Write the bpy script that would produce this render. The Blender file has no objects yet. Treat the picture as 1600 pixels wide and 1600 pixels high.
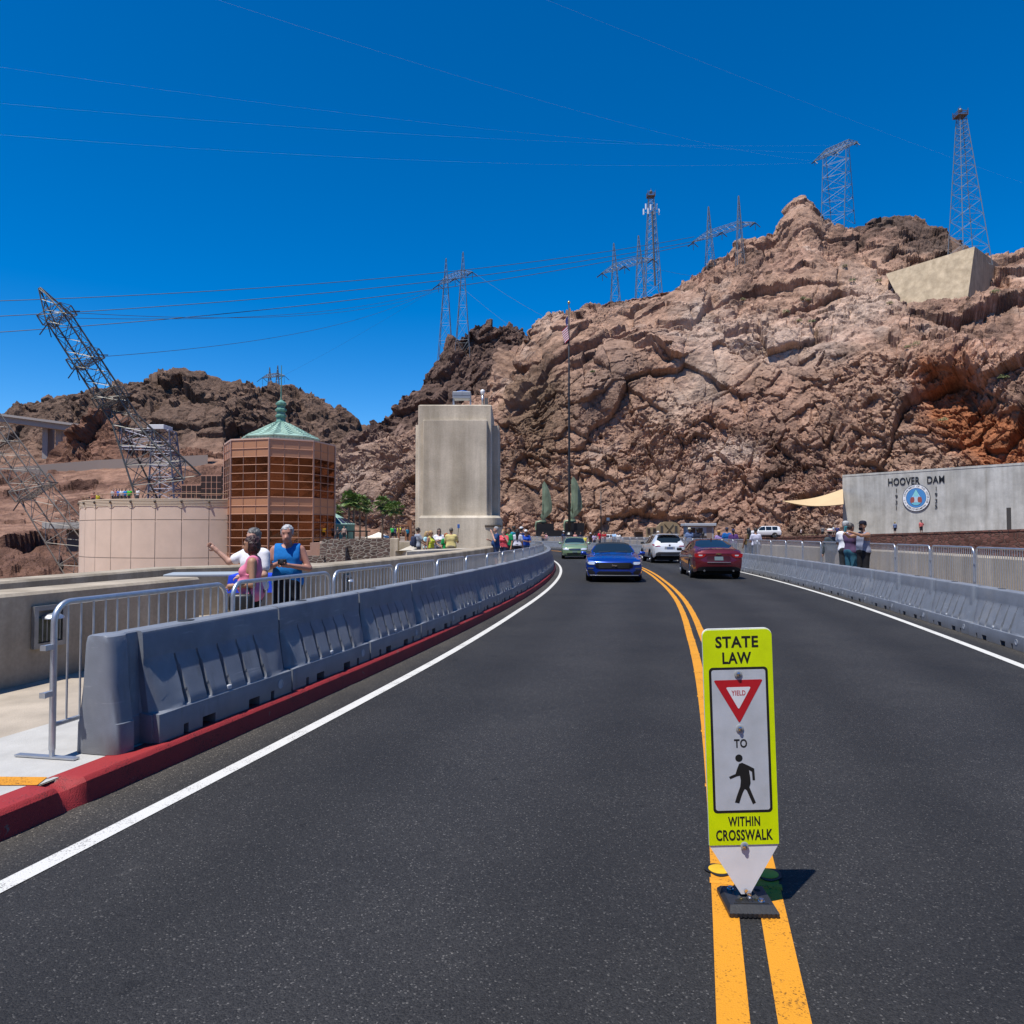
import bpy, bmesh, math, random
import numpy as np
from mathutils import Vector, Matrix

random.seed(7)
SC = bpy.context.scene
COL = SC.collection
PI = math.pi
R = math.radians

# ---------------------------------------------------------------- camera, sky, sun
F = 1170.0                                   # focal length in pixels of the 1600 px photograph
PITCH = math.atan(35.0 / F)
EYE = 1.64
cam_d = bpy.data.cameras.new('camera')
cam_d.sensor_width = 36.0
cam_d.lens = 36.0 * F / 1600.0
cam_d.clip_start = 0.05
cam_d.clip_end = 6000.0
cam = bpy.data.objects.new('camera', cam_d)
COL.objects.link(cam)
cam.location = (0, 0, EYE)
cam.rotation_euler = (PI / 2 + PITCH, 0, 0)
SC.camera = cam

SUN_DIR = Vector((-0.275, -0.30, 1.0)).normalized()      # towards the sun
sun_el = math.asin(SUN_DIR.z)
sun_az = math.atan2(SUN_DIR.x, SUN_DIR.y)
world = bpy.data.worlds.new('World')
SC.world = world
world.use_nodes = True
wn = world.node_tree.nodes
wl = world.node_tree.links
bg = wn['Background']
sky = wn.new('ShaderNodeTexSky')
sky.sky_type = 'NISHITA'
sky.sun_disc = False
sky.sun_elevation = sun_el
sky.sun_rotation = sun_az
sky.altitude = 400
sky.air_density = 0.75
sky.dust_density = 0.0
sky.ozone_density = 3.0
hs = wn.new('ShaderNodeHueSaturation')       # the polarised, very blue desert sky
hs.inputs['Hue'].default_value = 0.503
hs.inputs['Saturation'].default_value = 1.45
hs.inputs['Value'].default_value = 1.0
wl.new(sky.outputs[0], hs.inputs['Color'])
wl.new(hs.outputs[0], bg.inputs['Color'])
bg.inputs['Strength'].default_value = 0.14

sun_d = bpy.data.lights.new('sun', 'SUN')
sun_d.energy = 4.8
sun_d.angle = R(0.53)
sun_d.color = (1.0, 0.955, 0.89)
sun = bpy.data.objects.new('sun', sun_d)
COL.objects.link(sun)
sun.rotation_euler = SUN_DIR.to_track_quat('Z', 'Y').to_euler()

SC.view_settings.view_transform = 'Standard'
SC.view_settings.look = 'None'
SC.view_settings.exposure = 0.25
SC.view_settings.gamma = 1.0
SC.cycles.max_bounces = 6
SC.cycles.diffuse_bounces = 3
SC.cycles.glossy_bounces = 4
SC.cycles.transparent_max_bounces = 8
SC.cycles.caustics_reflective = False
SC.cycles.caustics_refractive = False

# ---------------------------------------------------------------- measuring helpers
_ct, _st = math.cos(PITCH), math.sin(PITCH)

def ray(px, py):
    cx, cy = (px - 800) / F, (800 - py) / F
    return Vector((cx, _ct - cy * _st, _st + cy * _ct))

def P(px, py, Y):                            # the place at depth Y seen at a pixel of the photograph
    d = ray(px, py)
    s = Y / d.y
    return Vector((d.x * s, Y, EYE + d.z * s))

def G(px, py, z=0.0):                        # the place on level ground z
    d = ray(px, py)
    s = (z - EYE) / d.z
    return Vector((d.x * s, d.y * s, z))

# the crest road follows a circle; a(Y) is the angle, o the offset to the right of the left edge line
RC, YC, XC = 175.0, 46.0, -172.195

def arc(o, a, z=0.0):
    return Vector((XC + (RC + o) * math.cos(a), YC + (RC + o) * math.sin(a), z))

def a_of(Y, o=0.0):
    return math.asin(max(-1, min(1, (Y - YC) / (RC + o))))

def interp(x, xs, ys):
    return float(np.interp(x, xs, ys))

def o_left(a):
    return interp(a, [a_of(3.6), a_of(10), a_of(16), a_of(26), a_of(42)], [0.05, 0.0, -0.10, -0.15, -0.2])

def o_mid(a):
    return interp(a, [a_of(2.6), a_of(13), a_of(19), a_of(27), a_of(37)], [3.41, 3.41, 3.49, 3.54, 3.74])

def o_right(a):
    return interp(a, [a_of(9), a_of(14), a_of(19), a_of(33)], [7.22, 7.34, 7.48, 7.66])

# ---------------------------------------------------------------- materials
MATS = {}

def new_mat(name):
    m = bpy.data.materials.new(name)
    m.use_nodes = True
    nt = m.node_tree
    return m, nt.nodes, nt.links, nt.nodes['Principled BSDF']

def mat(name, col, rough=0.6, metal=0.0, noise=0.0, nscale=6.0, bump=0.0, bscale=40.0, spec=0.5, coat=0.0, detail=4.0, stretch=None, dark=None, trans=0.0, bdist=0.02):
    if name in MATS:
        return MATS[name]
    m, n, l, b = new_mat(name)
    b.inputs['Base Color'].default_value = (*col, 1)
    b.inputs['Roughness'].default_value = rough
    b.inputs['Metallic'].default_value = metal
    b.inputs['Specular IOR Level'].default_value = spec
    b.inputs['Coat Weight'].default_value = coat
    b.inputs['Coat Roughness'].default_value = 0.04
    b.inputs['Transmission Weight'].default_value = trans
    tc = mp = None
    if noise or bump:
        tc = n.new('ShaderNodeTexCoord')
        mp = n.new('ShaderNodeMapping')
        l.new(tc.outputs['Object'], mp.inputs['Vector'])
        if stretch:
            mp.inputs['Scale'].default_value = stretch
    if noise:
        t = n.new('ShaderNodeTexNoise')
        t.inputs['Scale'].default_value = nscale
        t.inputs['Detail'].default_value = detail
        t.inputs['Roughness'].default_value = 0.6
        l.new(mp.outputs[0], t.inputs['Vector'])
        rp = n.new('ShaderNodeValToRGB')
        d = dark if dark else tuple(c * (1 - noise) for c in col)
        li = tuple(min(1, c * (1 + noise * 0.6)) for c in col)
        rp.color_ramp.elements[0].position = 0.32
        rp.color_ramp.elements[1].position = 0.68
        rp.color_ramp.elements[0].color = (*d, 1)
        rp.color_ramp.elements[1].color = (*li, 1)
        l.new(t.outputs['Fac'], rp.inputs['Fac'])
        l.new(rp.outputs['Color'], b.inputs['Base Color'])
    if bump:
        t2 = n.new('ShaderNodeTexNoise')
        t2.inputs['Scale'].default_value = bscale
        t2.inputs['Detail'].default_value = 5
        l.new(mp.outputs[0], t2.inputs['Vector'])
        bp = n.new('ShaderNodeBump')
        bp.inputs['Strength'].default_value = bump
        bp.inputs['Distance'].default_value = bdist
        l.new(t2.outputs['Fac'], bp.inputs['Height'])
        l.new(bp.outputs[0], b.inputs['Normal'])
    MATS[name] = m
    return m

# ---------------------------------------------------------------- object helpers
def link(o, parent=None):
    COL.objects.link(o)
    if parent is not None:
        o.parent = parent
    return o

def tag(o, label=None, cat=None, group=None, kind=None):
    if label: o['label'] = label
    if cat: o['category'] = cat
    if group: o['group'] = group
    if kind: o['kind'] = kind
    return o

def empty(name, loc=(0, 0, 0), rz=0.0, label=None, cat=None, group=None):
    o = bpy.data.objects.new(name, None)
    o.empty_display_size = 0.2
    o.location = loc
    o.rotation_euler = (0, 0, rz)
    link(o)
    return tag(o, label, cat, group)

def copy_tree(o, parent=None):
    c = o.copy()
    COL.objects.link(c)
    if parent is not None:
        c.parent = parent
    for ch in list(o.children):
        copy_tree(ch, c)
    return c

class MB:
    def __init__(s):
        s.v, s.f, s.m = [], [], []
        s.mi = 0

    def add(s, verts, faces, M=None):
        k = len(s.v)
        if M is not None:
            verts = [M @ Vector(v) for v in verts]
        s.v.extend([tuple(v) for v in verts])
        s.f.extend([tuple(i + k for i in f) for f in faces])
        s.m.extend([s.mi] * len(faces))
        return s

    def box(s, c, d, M=None, taper=1.0):
        x, y, z = d[0] / 2, d[1] / 2, d[2] / 2
        t = taper
        vs = [(-x, -y, -z), (x, -y, -z), (x, y, -z), (-x, y, -z), (-x * t, -y * t, z), (x * t, -y * t, z), (x * t, y * t, z), (-x * t, y * t, z)]
        vs = [(a + c[0], b + c[1], e + c[2]) for a, b, e in vs]
        fs = [(3, 2, 1, 0), (4, 5, 6, 7), (0, 1, 5, 4), (1, 2, 6, 5), (2, 3, 7, 6), (3, 0, 4, 7)]
        return s.add(vs, fs, M)

    def bbox(s, c, d, b=0.02, M=None):       # a box with chamfered edges
        bm = bmesh.new()
        bmesh.ops.create_cube(bm, size=1)
        for v in bm.verts:
            v.co = Vector((v.co.x * d[0] + c[0], v.co.y * d[1] + c[1], v.co.z * d[2] + c[2]))
        bmesh.ops.bevel(bm, geom=bm.edges[:], offset=b, segments=2, affect='EDGES', profile=0.5)
        bm.verts.index_update()
        s.add([v.co.copy() for v in bm.verts], [[v.index for v in f.verts] for f in bm.faces], M)
        bm.free()
        return s

    def tube(s, pts, r, n=6, cap=True, M=None, closed=False):
        pts = [Vector(p) for p in pts]
        rs = r if isinstance(r, (list, tuple)) else [r] * len(pts)
        vs, fs = [], []
        up = None
        N = len(pts)
        for i, p in enumerate(pts):
            a = pts[(i - 1) % N] if (closed or i > 0) else p
            b = pts[(i + 1) % N] if (closed or i < N - 1) else p
            t = (b - a).normalized()
            if up is None:
                up = Vector((0, 0, 1)) if abs(t.z) < 0.9 else Vector((1, 0, 0))
            u = (up - t * up.dot(t))
            if u.length < 1e-5:
                u = t.orthogonal()
            u.normalize()
            up = u
            w = t.cross(u)
            for k in range(n):
                an = 2 * PI * k / n
                vs.append(p + (u * math.cos(an) + w * math.sin(an)) * rs[i])
        for i in range(N if closed else N - 1):
            j = (i + 1) % N
            for k in range(n):
                k2 = (k + 1) % n
                fs.append((i * n + k, i * n + k2, j * n + k2, j * n + k))
        if cap and not closed:
            fs.append(tuple(range(n - 1, -1, -1)))
            fs.append(tuple((N - 1) * n + k for k in range(n)))
        return s.add(vs, fs, M)

    def bar(s, a, b, w, h=None, M=None):     # a square bar between two points
        return s.tube([a, b], (w if h is None else (w + h) / 2) * 0.7071, 4, True, M)

    def prism(s, pts, z0, z1, M=None, top=None):
        n = len(pts)
        t = top if top else pts
        vs = [(x, y, z0) for x, y in pts] + [(x, y, z1) for x, y in t]
        ar = sum(pts[i][0] * pts[(i + 1) % n][1] - pts[(i + 1) % n][0] * pts[i][1] for i in range(n))
        fs = [tuple(range(n - 1, -1, -1)), tuple(range(n, 2 * n))]
        fs += [(i, (i + 1) % n, (i + 1) % n + n, i + n) for i in range(n)]
        if ar < 0:
            fs = [f[::-1] for f in fs]
        return s.add(vs, fs, M)

    def lathe(s, prof, n=16, M=None, c=(0, 0, 0)):
        vs, fs = [], []
        for r, z in prof:
            for k in range(n):
                a = 2 * PI * k / n
                vs.append((c[0] + r * math.cos(a), c[1] + r * math.sin(a), c[2] + z))
        for i in range(len(prof) - 1):
            for k in range(n):
                k2 = (k + 1) % n
                fs.append((i * n + k, i * n + k2, (i + 1) * n + k2, (i + 1) * n + k))
        if prof[0][0] > 1e-4: fs.append(tuple(range(n - 1, -1, -1)))
        if prof[-1][0] > 1e-4: fs.append(tuple((len(prof) - 1) * n + k for k in range(n)))
        return s.add(vs, fs, M)

    def grid(s, rows, close=False, M=None, flip=False):
        nr, nc = len(rows), len(rows[0])
        vs = [p for r in rows for p in r]
        fs = []
        for i in range(nr - 1):
            for j in range(nc if close else nc - 1):
                j2 = (j + 1) % nc
                f = (i * nc + j, i * nc + j2, (i + 1) * nc + j2, (i + 1) * nc + j)
                fs.append(f[::-1] if flip else f)
        return s.add(vs, fs, M)

    def build(s, name, mats, parent=None, smooth=False, angle=None, loc=None):
        me = bpy.data.meshes.new(name)
        me.from_pydata(s.v, [], s.f)
        if not isinstance(mats, (list, tuple)):
            mats = [mats]
        for m in mats:
            me.materials.append(m)
        if len(mats) > 1:
            me.polygons.foreach_set('material_index', s.m)
        if smooth:
            me.polygons.foreach_set('use_smooth', [True] * len(me.polygons))
            if angle is not None:
                me.set_sharp_from_angle(angle=R(angle))
        me.update()
        o = bpy.data.objects.new(name, me)
        if loc is not None: o.location = loc
        return link(o, parent)

def np_mesh(name, V, Q, m, parent=None, smooth=True, angle=None, attr=None):
    me = bpy.data.meshes.new(name)
    V = np.asarray(V, dtype=np.float32)
    Q = np.asarray(Q, dtype=np.int32)
    k = Q.shape[1]
    me.vertices.add(len(V)); me.vertices.foreach_set('co', V.ravel())
    me.loops.add(Q.size); me.loops.foreach_set('vertex_index', Q.ravel())
    me.polygons.add(len(Q))
    me.polygons.foreach_set('loop_start', np.arange(0, Q.size, k, dtype=np.int32))
    me.polygons.foreach_set('loop_total', np.full(len(Q), k, dtype=np.int32))
    if smooth:
        me.polygons.foreach_set('use_smooth', np.ones(len(Q), dtype=bool))
    me.update(calc_edges=True)
    if smooth and angle is not None:
        me.set_sharp_from_angle(angle=R(angle))
    for ms in (m if isinstance(m, (list, tuple)) else [m]):
        me.materials.append(ms)
    for nm, arr in (attr or {}).items():
        ca = me.color_attributes.new(nm, 'FLOAT_COLOR', 'POINT')
        c4 = np.ones((len(V), 4), dtype=np.float32)
        c4[:, :arr.shape[1]] = arr
        ca.data.foreach_set('color', c4.ravel())
    o = bpy.data.objects.new(name, me)
    return link(o, parent)

ORD = ['first', 'second', 'third', 'fourth', 'fifth', 'sixth', 'seventh', 'eighth', 'ninth', 'tenth', 'eleventh', 'twelfth', 'thirteenth', 'fourteenth', 'fifteenth', 'sixteenth', 'seventeenth', 'eighteenth', 'nineteenth']
TENS = {2: 'twent', 3: 'thirt', 4: 'fort', 5: 'fift', 6: 'sixt', 7: 'sevent'}

def nth(i):                                  # 0 -> first
    k = i + 1
    if k <= 19: return ORD[k - 1]
    t, u = divmod(k, 10)
    return TENS[t] + ('ieth' if u == 0 else 'y-' + ORD[u - 1])

# ---------------------------------------------------------------- text
def text_verts(s, font_w=None, h=1.0, bold=0.0, spacing=1.0):
    """a flat mesh of a string, cap height h, squeezed or stretched to width font_w, centred"""
    cu = bpy.data.curves.new('text', 'FONT')
    cu.body = s
    cu.size = 1.0
    cu.offset = bold
    cu.space_character = spacing
    cu.align_x = 'CENTER'
    cu.resolution_u = 3
    o = bpy.data.objects.new('text', cu)
    COL.objects.link(o)
    dg = bpy.context.evaluated_depsgraph_get()
    me = bpy.data.meshes.new_from_object(o.evaluated_get(dg))
    vs = np.array([v.co[:] for v in me.vertices])
    fs = [tuple(p.vertices) for p in me.polygons]
    bpy.data.objects.remove(o); bpy.data.curves.remove(cu); bpy.data.meshes.remove(me)
    lo, hi = vs.min(0), vs.max(0)
    sy = h / (hi[1] - lo[1])
    sx = (font_w / (hi[0] - lo[0])) if font_w else sy
    vs = (vs - (lo + hi) / 2) * np.array([sx, sy, 1])
    return vs, fs

def put_text(mb, s, M, w=None, h=1.0, bold=0.0, spacing=1.0, depth=0.0):
    vs, fs = text_verts(s, w, h, bold, spacing)
    if depth:
        n = len(vs)
        v2 = [(x, y, 0) for x, y, z in vs] + [(x, y, depth) for x, y, z in vs]
        f2 = [tuple(i + n for i in f) for f in fs]
        from collections import Counter
        ed = Counter()
        for f in fs:
            for i in range(len(f)):
                ed[tuple(sorted((f[i], f[(i + 1) % len(f)])))] += 1
        for f in fs:
            for i in range(len(f)):
                a, b = f[i], f[(i + 1) % len(f)]
                if ed[tuple(sorted((a, b)))] == 1:
                    f2.append((a, b, b + n, a + n))
        mb.add(v2, f2, M)
    else:
        mb.add([(x, y, 0) for x, y, z in vs], fs, M)

# ---------------------------------------------------------------- noise in numpy
def _h(ix, iy, iz, seed):
    h = (ix.astype(np.uint32) * np.uint32(374761393) + iy.astype(np.uint32) * np.uint32(668265263) + iz.astype(np.uint32) * np.uint32(2147483647 & 1274126177) + np.uint32((seed * 974634101) & 0xffffffff))
    h = (h ^ (h >> np.uint32(13))) * np.uint32(1274126177)
    h = (h ^ (h >> np.uint32(15))) * np.uint32(2246822519)
    return h ^ (h >> np.uint32(16))

def _u(h):
    return (h & np.uint32(0xffffff)).astype(np.float32) / np.float32(16777216.0)

def vnoise(p, seed=0):
    i = np.floor(p).astype(np.int64)
    f = (p - i).astype(np.float32)
    f = f * f * (3 - 2 * f)
    out = 0
    for dx in (0, 1):
        wx = f[:, 0] if dx else 1 - f[:, 0]
        for dy in (0, 1):
            wy = f[:, 1] if dy else 1 - f[:, 1]
            for dz in (0, 1):
                wz = f[:, 2] if dz else 1 - f[:, 2]
                out = out + wx * wy * wz * _u(_h(i[:, 0] + dx, i[:, 1] + dy, i[:, 2] + dz, seed))
    return out * 2 - 1

def fbm(p, octaves=4, seed=0, gain=0.5, lac=2.03):
    a, s, out = 1.0, 1.0, 0
    for k in range(octaves):
        out = out + a * vnoise(p * s + 17.3 * k, seed + k)
        a *= gain; s *= lac
    return out

def worley(p, seed=0):
    """F1, F2, hash of the nearest cell and the vector from its centre"""
    i = np.floor(p).astype(np.int64)
    N = len(p)
    d1 = np.full(N, 1e9, np.float32); d2 = np.full(N, 1e9, np.float32)
    hid = np.zeros(N, np.uint32); vec = np.zeros((N, 3), np.float32)
    for dx in (-1, 0, 1):
        for dy in (-1, 0, 1):
            for dz in (-1, 0, 1):
                cx, cy, cz = i[:, 0] + dx, i[:, 1] + dy, i[:, 2] + dz
                h = _h(cx, cy, cz, seed)
                h2 = h * np.uint32(747796405) + np.uint32(2891336453)
                h2 ^= h2 >> np.uint32(16)
                h3 = h2 * np.uint32(277803737) + np.uint32(12345)
                h3 ^= h3 >> np.uint32(15)
                v = np.stack([p[:, 0] - (cx + _u(h)), p[:, 1] - (cy + _u(h2)), p[:, 2] - (cz + _u(h3))], 1).astype(np.float32)
                d = (v * v).sum(1)
                m = d < d1
                d2 = np.where(m, d1, np.minimum(d2, d))
                d1 = np.where(m, d, d1)
                hid = np.where(m, h, hid)
                vec[m] = v[m]
    return np.sqrt(d1), np.sqrt(d2), hid, vec

def blocky(p, seed, jump=0.5, tilt=1.0, crack=0.35, cw=9.0):
    """angular blocks: every cell its own level and its own tilted face, with a crack between neighbours"""
    f1, f2, h, v = worley(p, seed)
    r0 = _u(h) - 0.5
    h2 = (h * np.uint32(2654435761)) ^ (h >> np.uint32(7))
    h3 = (h2 * np.uint32(2246822519)) ^ (h2 >> np.uint32(9))
    h4 = (h3 * np.uint32(3266489917)) ^ (h3 >> np.uint32(11))
    t = np.stack([_u(h2) - 0.5, _u(h3) - 0.5, _u(h4) - 0.5], 1) * 2
    return r0 * 2 * jump + (t * v).sum(1) * tilt - crack * np.exp(-(f2 - f1) * cw), _u(h2), f2 - f1

# ================================================================ terrain
def rock_mat(name, bump=1.0, sc=1.0):
    m, n, l, b = new_mat(name)
    b.inputs['Roughness'].default_value = 0.95
    b.inputs['Specular IOR Level'].default_value = 0.15
    at = n.new('ShaderNodeAttribute'); at.attribute_name = 'tint'
    tc = n.new('ShaderNodeTexCoord')
    t1 = n.new('ShaderNodeTexNoise'); t1.inputs['Scale'].default_value = 0.55 * sc; t1.inputs['Detail'].default_value = 8; t1.inputs['Roughness'].default_value = 0.68
    l.new(tc.outputs['Object'], t1.inputs['Vector'])
    rp = n.new('ShaderNodeValToRGB')
    rp.color_ramp.elements[0].position = 0.3; rp.color_ramp.elements[1].position = 0.72
    rp.color_ramp.elements[0].color = (0.62, 0.56, 0.54, 1); rp.color_ramp.elements[1].color = (1.25, 1.2, 1.16, 1)
    l.new(t1.outputs['Fac'], rp.inputs['Fac'])
    mx = n.new('ShaderNodeMix'); mx.data_type = 'RGBA'; mx.blend_type = 'MULTIPLY'; mx.inputs['Factor'].default_value = 1.0
    l.new(at.outputs['Color'], mx.inputs[6]); l.new(rp.outputs['Color'], mx.inputs[7])
    l.new(mx.outputs[2], b.inputs['Base Color'])
    t2 = n.new('ShaderNodeTexNoise'); t2.inputs['Scale'].default_value = 1.1 * sc; t2.inputs['Detail'].default_value = 7; t2.inputs['Roughness'].default_value = 0.7
    l.new(tc.outputs['Object'], t2.inputs['Vector'])
    v = n.new('ShaderNodeTexVoronoi'); v.inputs['Scale'].default_value = 0.8 * sc
    mp = n.new('ShaderNodeMixRGB'); mp.inputs[0].default_value = 0.35
    l.new(tc.outputs['Object'], mp.inputs[1]); l.new(t2.outputs['Color'], mp.inputs[2])
    l.new(mp.outputs[0], v.inputs['Vector'])
    ad = n.new('ShaderNodeMath'); ad.operation = 'MULTIPLY_ADD'; ad.inputs[1].default_value = 0.7
    l.new(v.outputs['Distance'], ad.inputs[0]); l.new(t2.outputs['Fac'], ad.inputs[2])
    bp = n.new('ShaderNodeBump'); bp.inputs['Strength'].default_value = bump; bp.inputs['Distance'].default_value = 0.9 / sc
    l.new(ad.outputs[0], bp.inputs['Height']); l.new(bp.outputs[0], b.inputs['Normal'])
    MATS[name] = m
    return m

ROCK = rock_mat('rock', 0.75)
ROCK_FAR = rock_mat('rock_distant', 0.9, 0.45)

def poly_mask(px, py, poly, soft):
    """1 inside a polygon, fading to 0 over `soft`"""
    n = len(poly)
    inside = np.zeros(px.shape, bool)
    dist = np.full(px.shape, 1e9)
    for i in range(n):
        x1, y1 = poly[i]; x2, y2 = poly[(i + 1) % n]
        c = ((y1 > py) != (y2 > py)) & (px < (x2 - x1) * (py - y1) / (y2 - y1 + 1e-9) + x1)
        inside ^= c
        dx, dy = x2 - x1, y2 - y1
        t = np.clip(((px - x1) * dx + (py - y1) * dy) / (dx * dx + dy * dy), 0, 1)
        dist = np.minimum(dist, np.hypot(px - x1 - t * dx, py - y1 - t * dy))
    return np.where(inside, np.clip(0.5 + dist / soft * 0.5, 0, 1), np.clip(0.5 - dist / soft * 0.5, 0, 1))

def sheet(name, levels, px0, px1, nc, rows, back, disp, tint, m, wob=0.0):
    """levels: list of (pxs, pys, Ys) polylines from the foot to the ridge; rows: rows between neighbouring levels; back: (run, drop, rows)"""
    pxs = np.linspace(px0, px1, nc)
    lv = [(np.interp(pxs, a, b), np.interp(pxs, a, c)) for a, b, c in levels]
    PY, PD = [], []
    for k in range(len(lv) - 1):
        for r in range(rows[k]):
            t = r / rows[k]
            PY.append(lv[k][0] * (1 - t) + lv[k + 1][0] * t)
            PD.append(lv[k][1] * (1 - t) + lv[k + 1][1] * t)
    PY.append(lv[-1][0]); PD.append(lv[-1][1])
    PY, PD = np.array(PY), np.array(PD)
    PX = np.broadcast_to(pxs, PY.shape)
    cx, cy = (PX - 800) / F, (800 - PY) / F
    dx, dy, dz = cx, _ct - cy * _st, _st + cy * _ct
    s = PD / dy
    V = np.stack([dx * s, PD, EYE + dz * s], -1)
    # soften the steps between the levels, then run down behind the ridge
    for _ in range(6):
        V[1:-1] = (V[:-2] + 2 * V[1:-1] + V[2:]) / 4
    run, drop, nb = back
    bk = []
    for r in range(1, nb + 1):
        t = r / nb
        w = V[-1].copy()
        u = w[:, :2] / np.linalg.norm(w[:, :2], axis=1, keepdims=True)
        w[:, :2] += u * run * t
        w[:, 2] -= drop * (0.25 * t + 0.75 * t * t)
        bk.append(w)
    V = np.concatenate([V, np.array(bk)], 0)
    PXa = np.concatenate([PX, np.broadcast_to(pxs, (nb, nc))], 0)
    PYa = np.concatenate([PY, np.broadcast_to(PY[-1], (nb, nc))], 0)
    nr = V.shape[0]
    sm = V.copy()
    for _ in range(8):
        sm[1:-1] = (sm[:-2] + sm[1:-1] + sm[2:]) / 3
        sm[:, 1:-1] = (sm[:, :-2] + sm[:, 1:-1] + sm[:, 2:]) / 3
    du = np.gradient(sm, axis=1); dv = np.gradient(sm, axis=0)
    N = np.cross(du, dv)
    N /= np.linalg.norm(N, axis=2, keepdims=True) + 1e-9
    p = V.reshape(-1, 3).astype(np.float32)
    D, T = disp(p, PXa.ravel(), PYa.ravel()), None
    if isinstance(D, tuple): D, T = D
    col = tint(p, PXa.ravel(), PYa.ravel(), T)
    Vd = V + N * D.reshape(nr, nc, 1)
    idx = np.arange(nr * nc).reshape(nr, nc)
    Q = np.stack([idx[:-1, :-1], idx[:-1, 1:], idx[1:, 1:], idx[1:, :-1]], -1).reshape(-1, 4)
    o = np_mesh(name, Vd.reshape(-1, 3), Q, m, smooth=True, angle=24, attr={'tint': np.clip(col, 0, 1)})
    tag(o, kind='structure')
    return o, Vd

def rotm(ax, ang):
    return np.array(Matrix.Rotation(ang, 3, Vector(ax).normalized()), dtype=np.float32)

BED = rotm((0.25, 1, 0.1), R(38)) * 1.0      # the tilt of the bedding

def warp(p, s, seed, amt):
    return p + np.stack([fbm(p / s, 3, seed + k) for k in range(3)], 1) * amt

def boulders(p, seed, crack=0.3):
    """rounded boulders pressed together"""
    f1, f2, h, v = worley(p, seed)
    g = np.clip(f2 - f1, 0, 1)
    return (0.55 - f1 * f1) * 0.9 + (_u(h) - 0.5) * 0.5 - crack * np.exp(-g * 8), _u(h * np.uint32(2654435761)), g

def rocky(p, s, a, seed, stretch=(1, 1, 1), rough=1.0, rnd=0.0):
    """angular rock: tilted planes broken along joints into ever smaller blocks, stepped along the bedding; rnd brings in rounded boulders"""
    q = (p @ BED.T) * np.array(stretch, np.float32)
    q = warp(q, s * 1.4, seed + 50, s * 0.10)
    d0, c0, g0 = blocky(q / (s * 2.4) + 1.7, seed + 5, 0.42, 1.05, 0.16, 40)
    d1, c1, g1 = blocky(q / s, seed, 0.42, 1.05, 0.14, 26)
    d2, c2, g2 = blocky(q / (s * 0.42) + 3.1, seed + 1, 0.40, 1.1, 0.12, 20)
    d3, c3, g3 = blocky(q / (s * 0.18) + 7.7, seed + 2, 0.40, 1.1, 0.10, 16)
    d4, c4, g4 = blocky(q / (s * 0.08) + 2.2, seed + 8, 0.40, 1.1, 0.05, 16)
    b1, e1, _ = boulders(q / (s * 0.85) + 5.0, seed + 3, 0.30)
    m = np.clip(fbm(p / (s * 2.2), 3, seed + 12) * 1.5 + 0.75, 0.15, 1.5)      # smooth slabs here, broken rock there
    # bedding: saw-tooth steps that come and go
    t = q[:, 2] / (s * 0.62) + fbm(q / (s * 2.0), 2, seed + 31) * 1.1
    saw = (t - np.floor(t)) - 0.5
    t2 = q[:, 0] / (s * 0.95) + fbm(q / (s * 1.6), 2, seed + 33) * 1.3
    saw2 = (t2 - np.floor(t2)) - 0.5
    st = saw * np.clip(fbm(p / (s * 1.7), 2, seed + 35) + 0.25, 0, 1) * 0.55 + saw2 * np.clip(fbm(p / (s * 1.9), 2, seed + 37) + 0.1, 0, 1) * 0.5
    ang = d1 * 0.9 + d2 * 0.42 * m + d3 * 0.20 * m + d4 * 0.085 * m + st
    rou = b1 * 0.9 + d2 * 0.3 + d3 * 0.16 + d4 * 0.07
    return a * (d0 * 1.7 + ang * (1 - rnd) + rou * rnd) * rough, c1, c2

OR_POLY = [(1432, 590), (1450, 566), (1500, 580), (1580, 640), (1700, 700), (1700, 735), (1545, 735), (1500, 690), (1455, 660), (1430, 625)]
DK_POLY = [(812, 600), (850, 582), (885, 590), (888, 640), (860, 668), (815, 664), (800, 630)]
SLAB_POLY = [(1085, 560), (1120, 545), (1135, 570), (1105, 620), (1060, 655), (1030, 650), (1060, 600)]
PALE_POLY = [(1060, 520), (1130, 505), (1200, 510), (1290, 520), (1300, 490), (1340, 445), (1380, 450), (1400, 470), (1330, 500), (1310, 530), (1230, 545), (1150, 535), (1110, 530)]
DOME_POLY = [(1320, 345), (1400, 325), (1480, 345), (1515, 390), (1500, 402), (1440, 398), (1370, 378), (1325, 372)]

def disp_main(p, px, py):
    lower = np.clip((py - 560) / 140, 0, 1)
    top = np.clip((560 - py) / 90, 0, 1)
    d, c1, c2 = rocky(p, 9.5, 2.7, 11, (1, 1, 1.15), 1.0, np.clip(top * 0.4 + fbm(p / 20, 2, 19) * 0.4, 0, 0.6))
    d2, _, k2 = rocky(p, 3.2, 1.0, 41, (1, 1.3, 1.0), 1.0, 0.0)
    c2 = c2 * (1 - lower) + k2 * lower
    out = d * (1 - 0.5 * lower) + d2 * (0.12 + 0.88 * lower)
    out -= 3.2 * poly_mask(px, py, OR_POLY, 18)
    out -= 2.0 * poly_mask(px, py, DK_POLY, 22)
    flat = poly_mask(px, py, SLAB_POLY, 30)
    out = out * (1 - 0.75 * flat)
    out += 1.5 * np.exp(-(((px - 1252) / 26) ** 2 + ((py - 340) / 25) ** 2)) * 2.2
    return out, (c1, c2)

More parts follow.
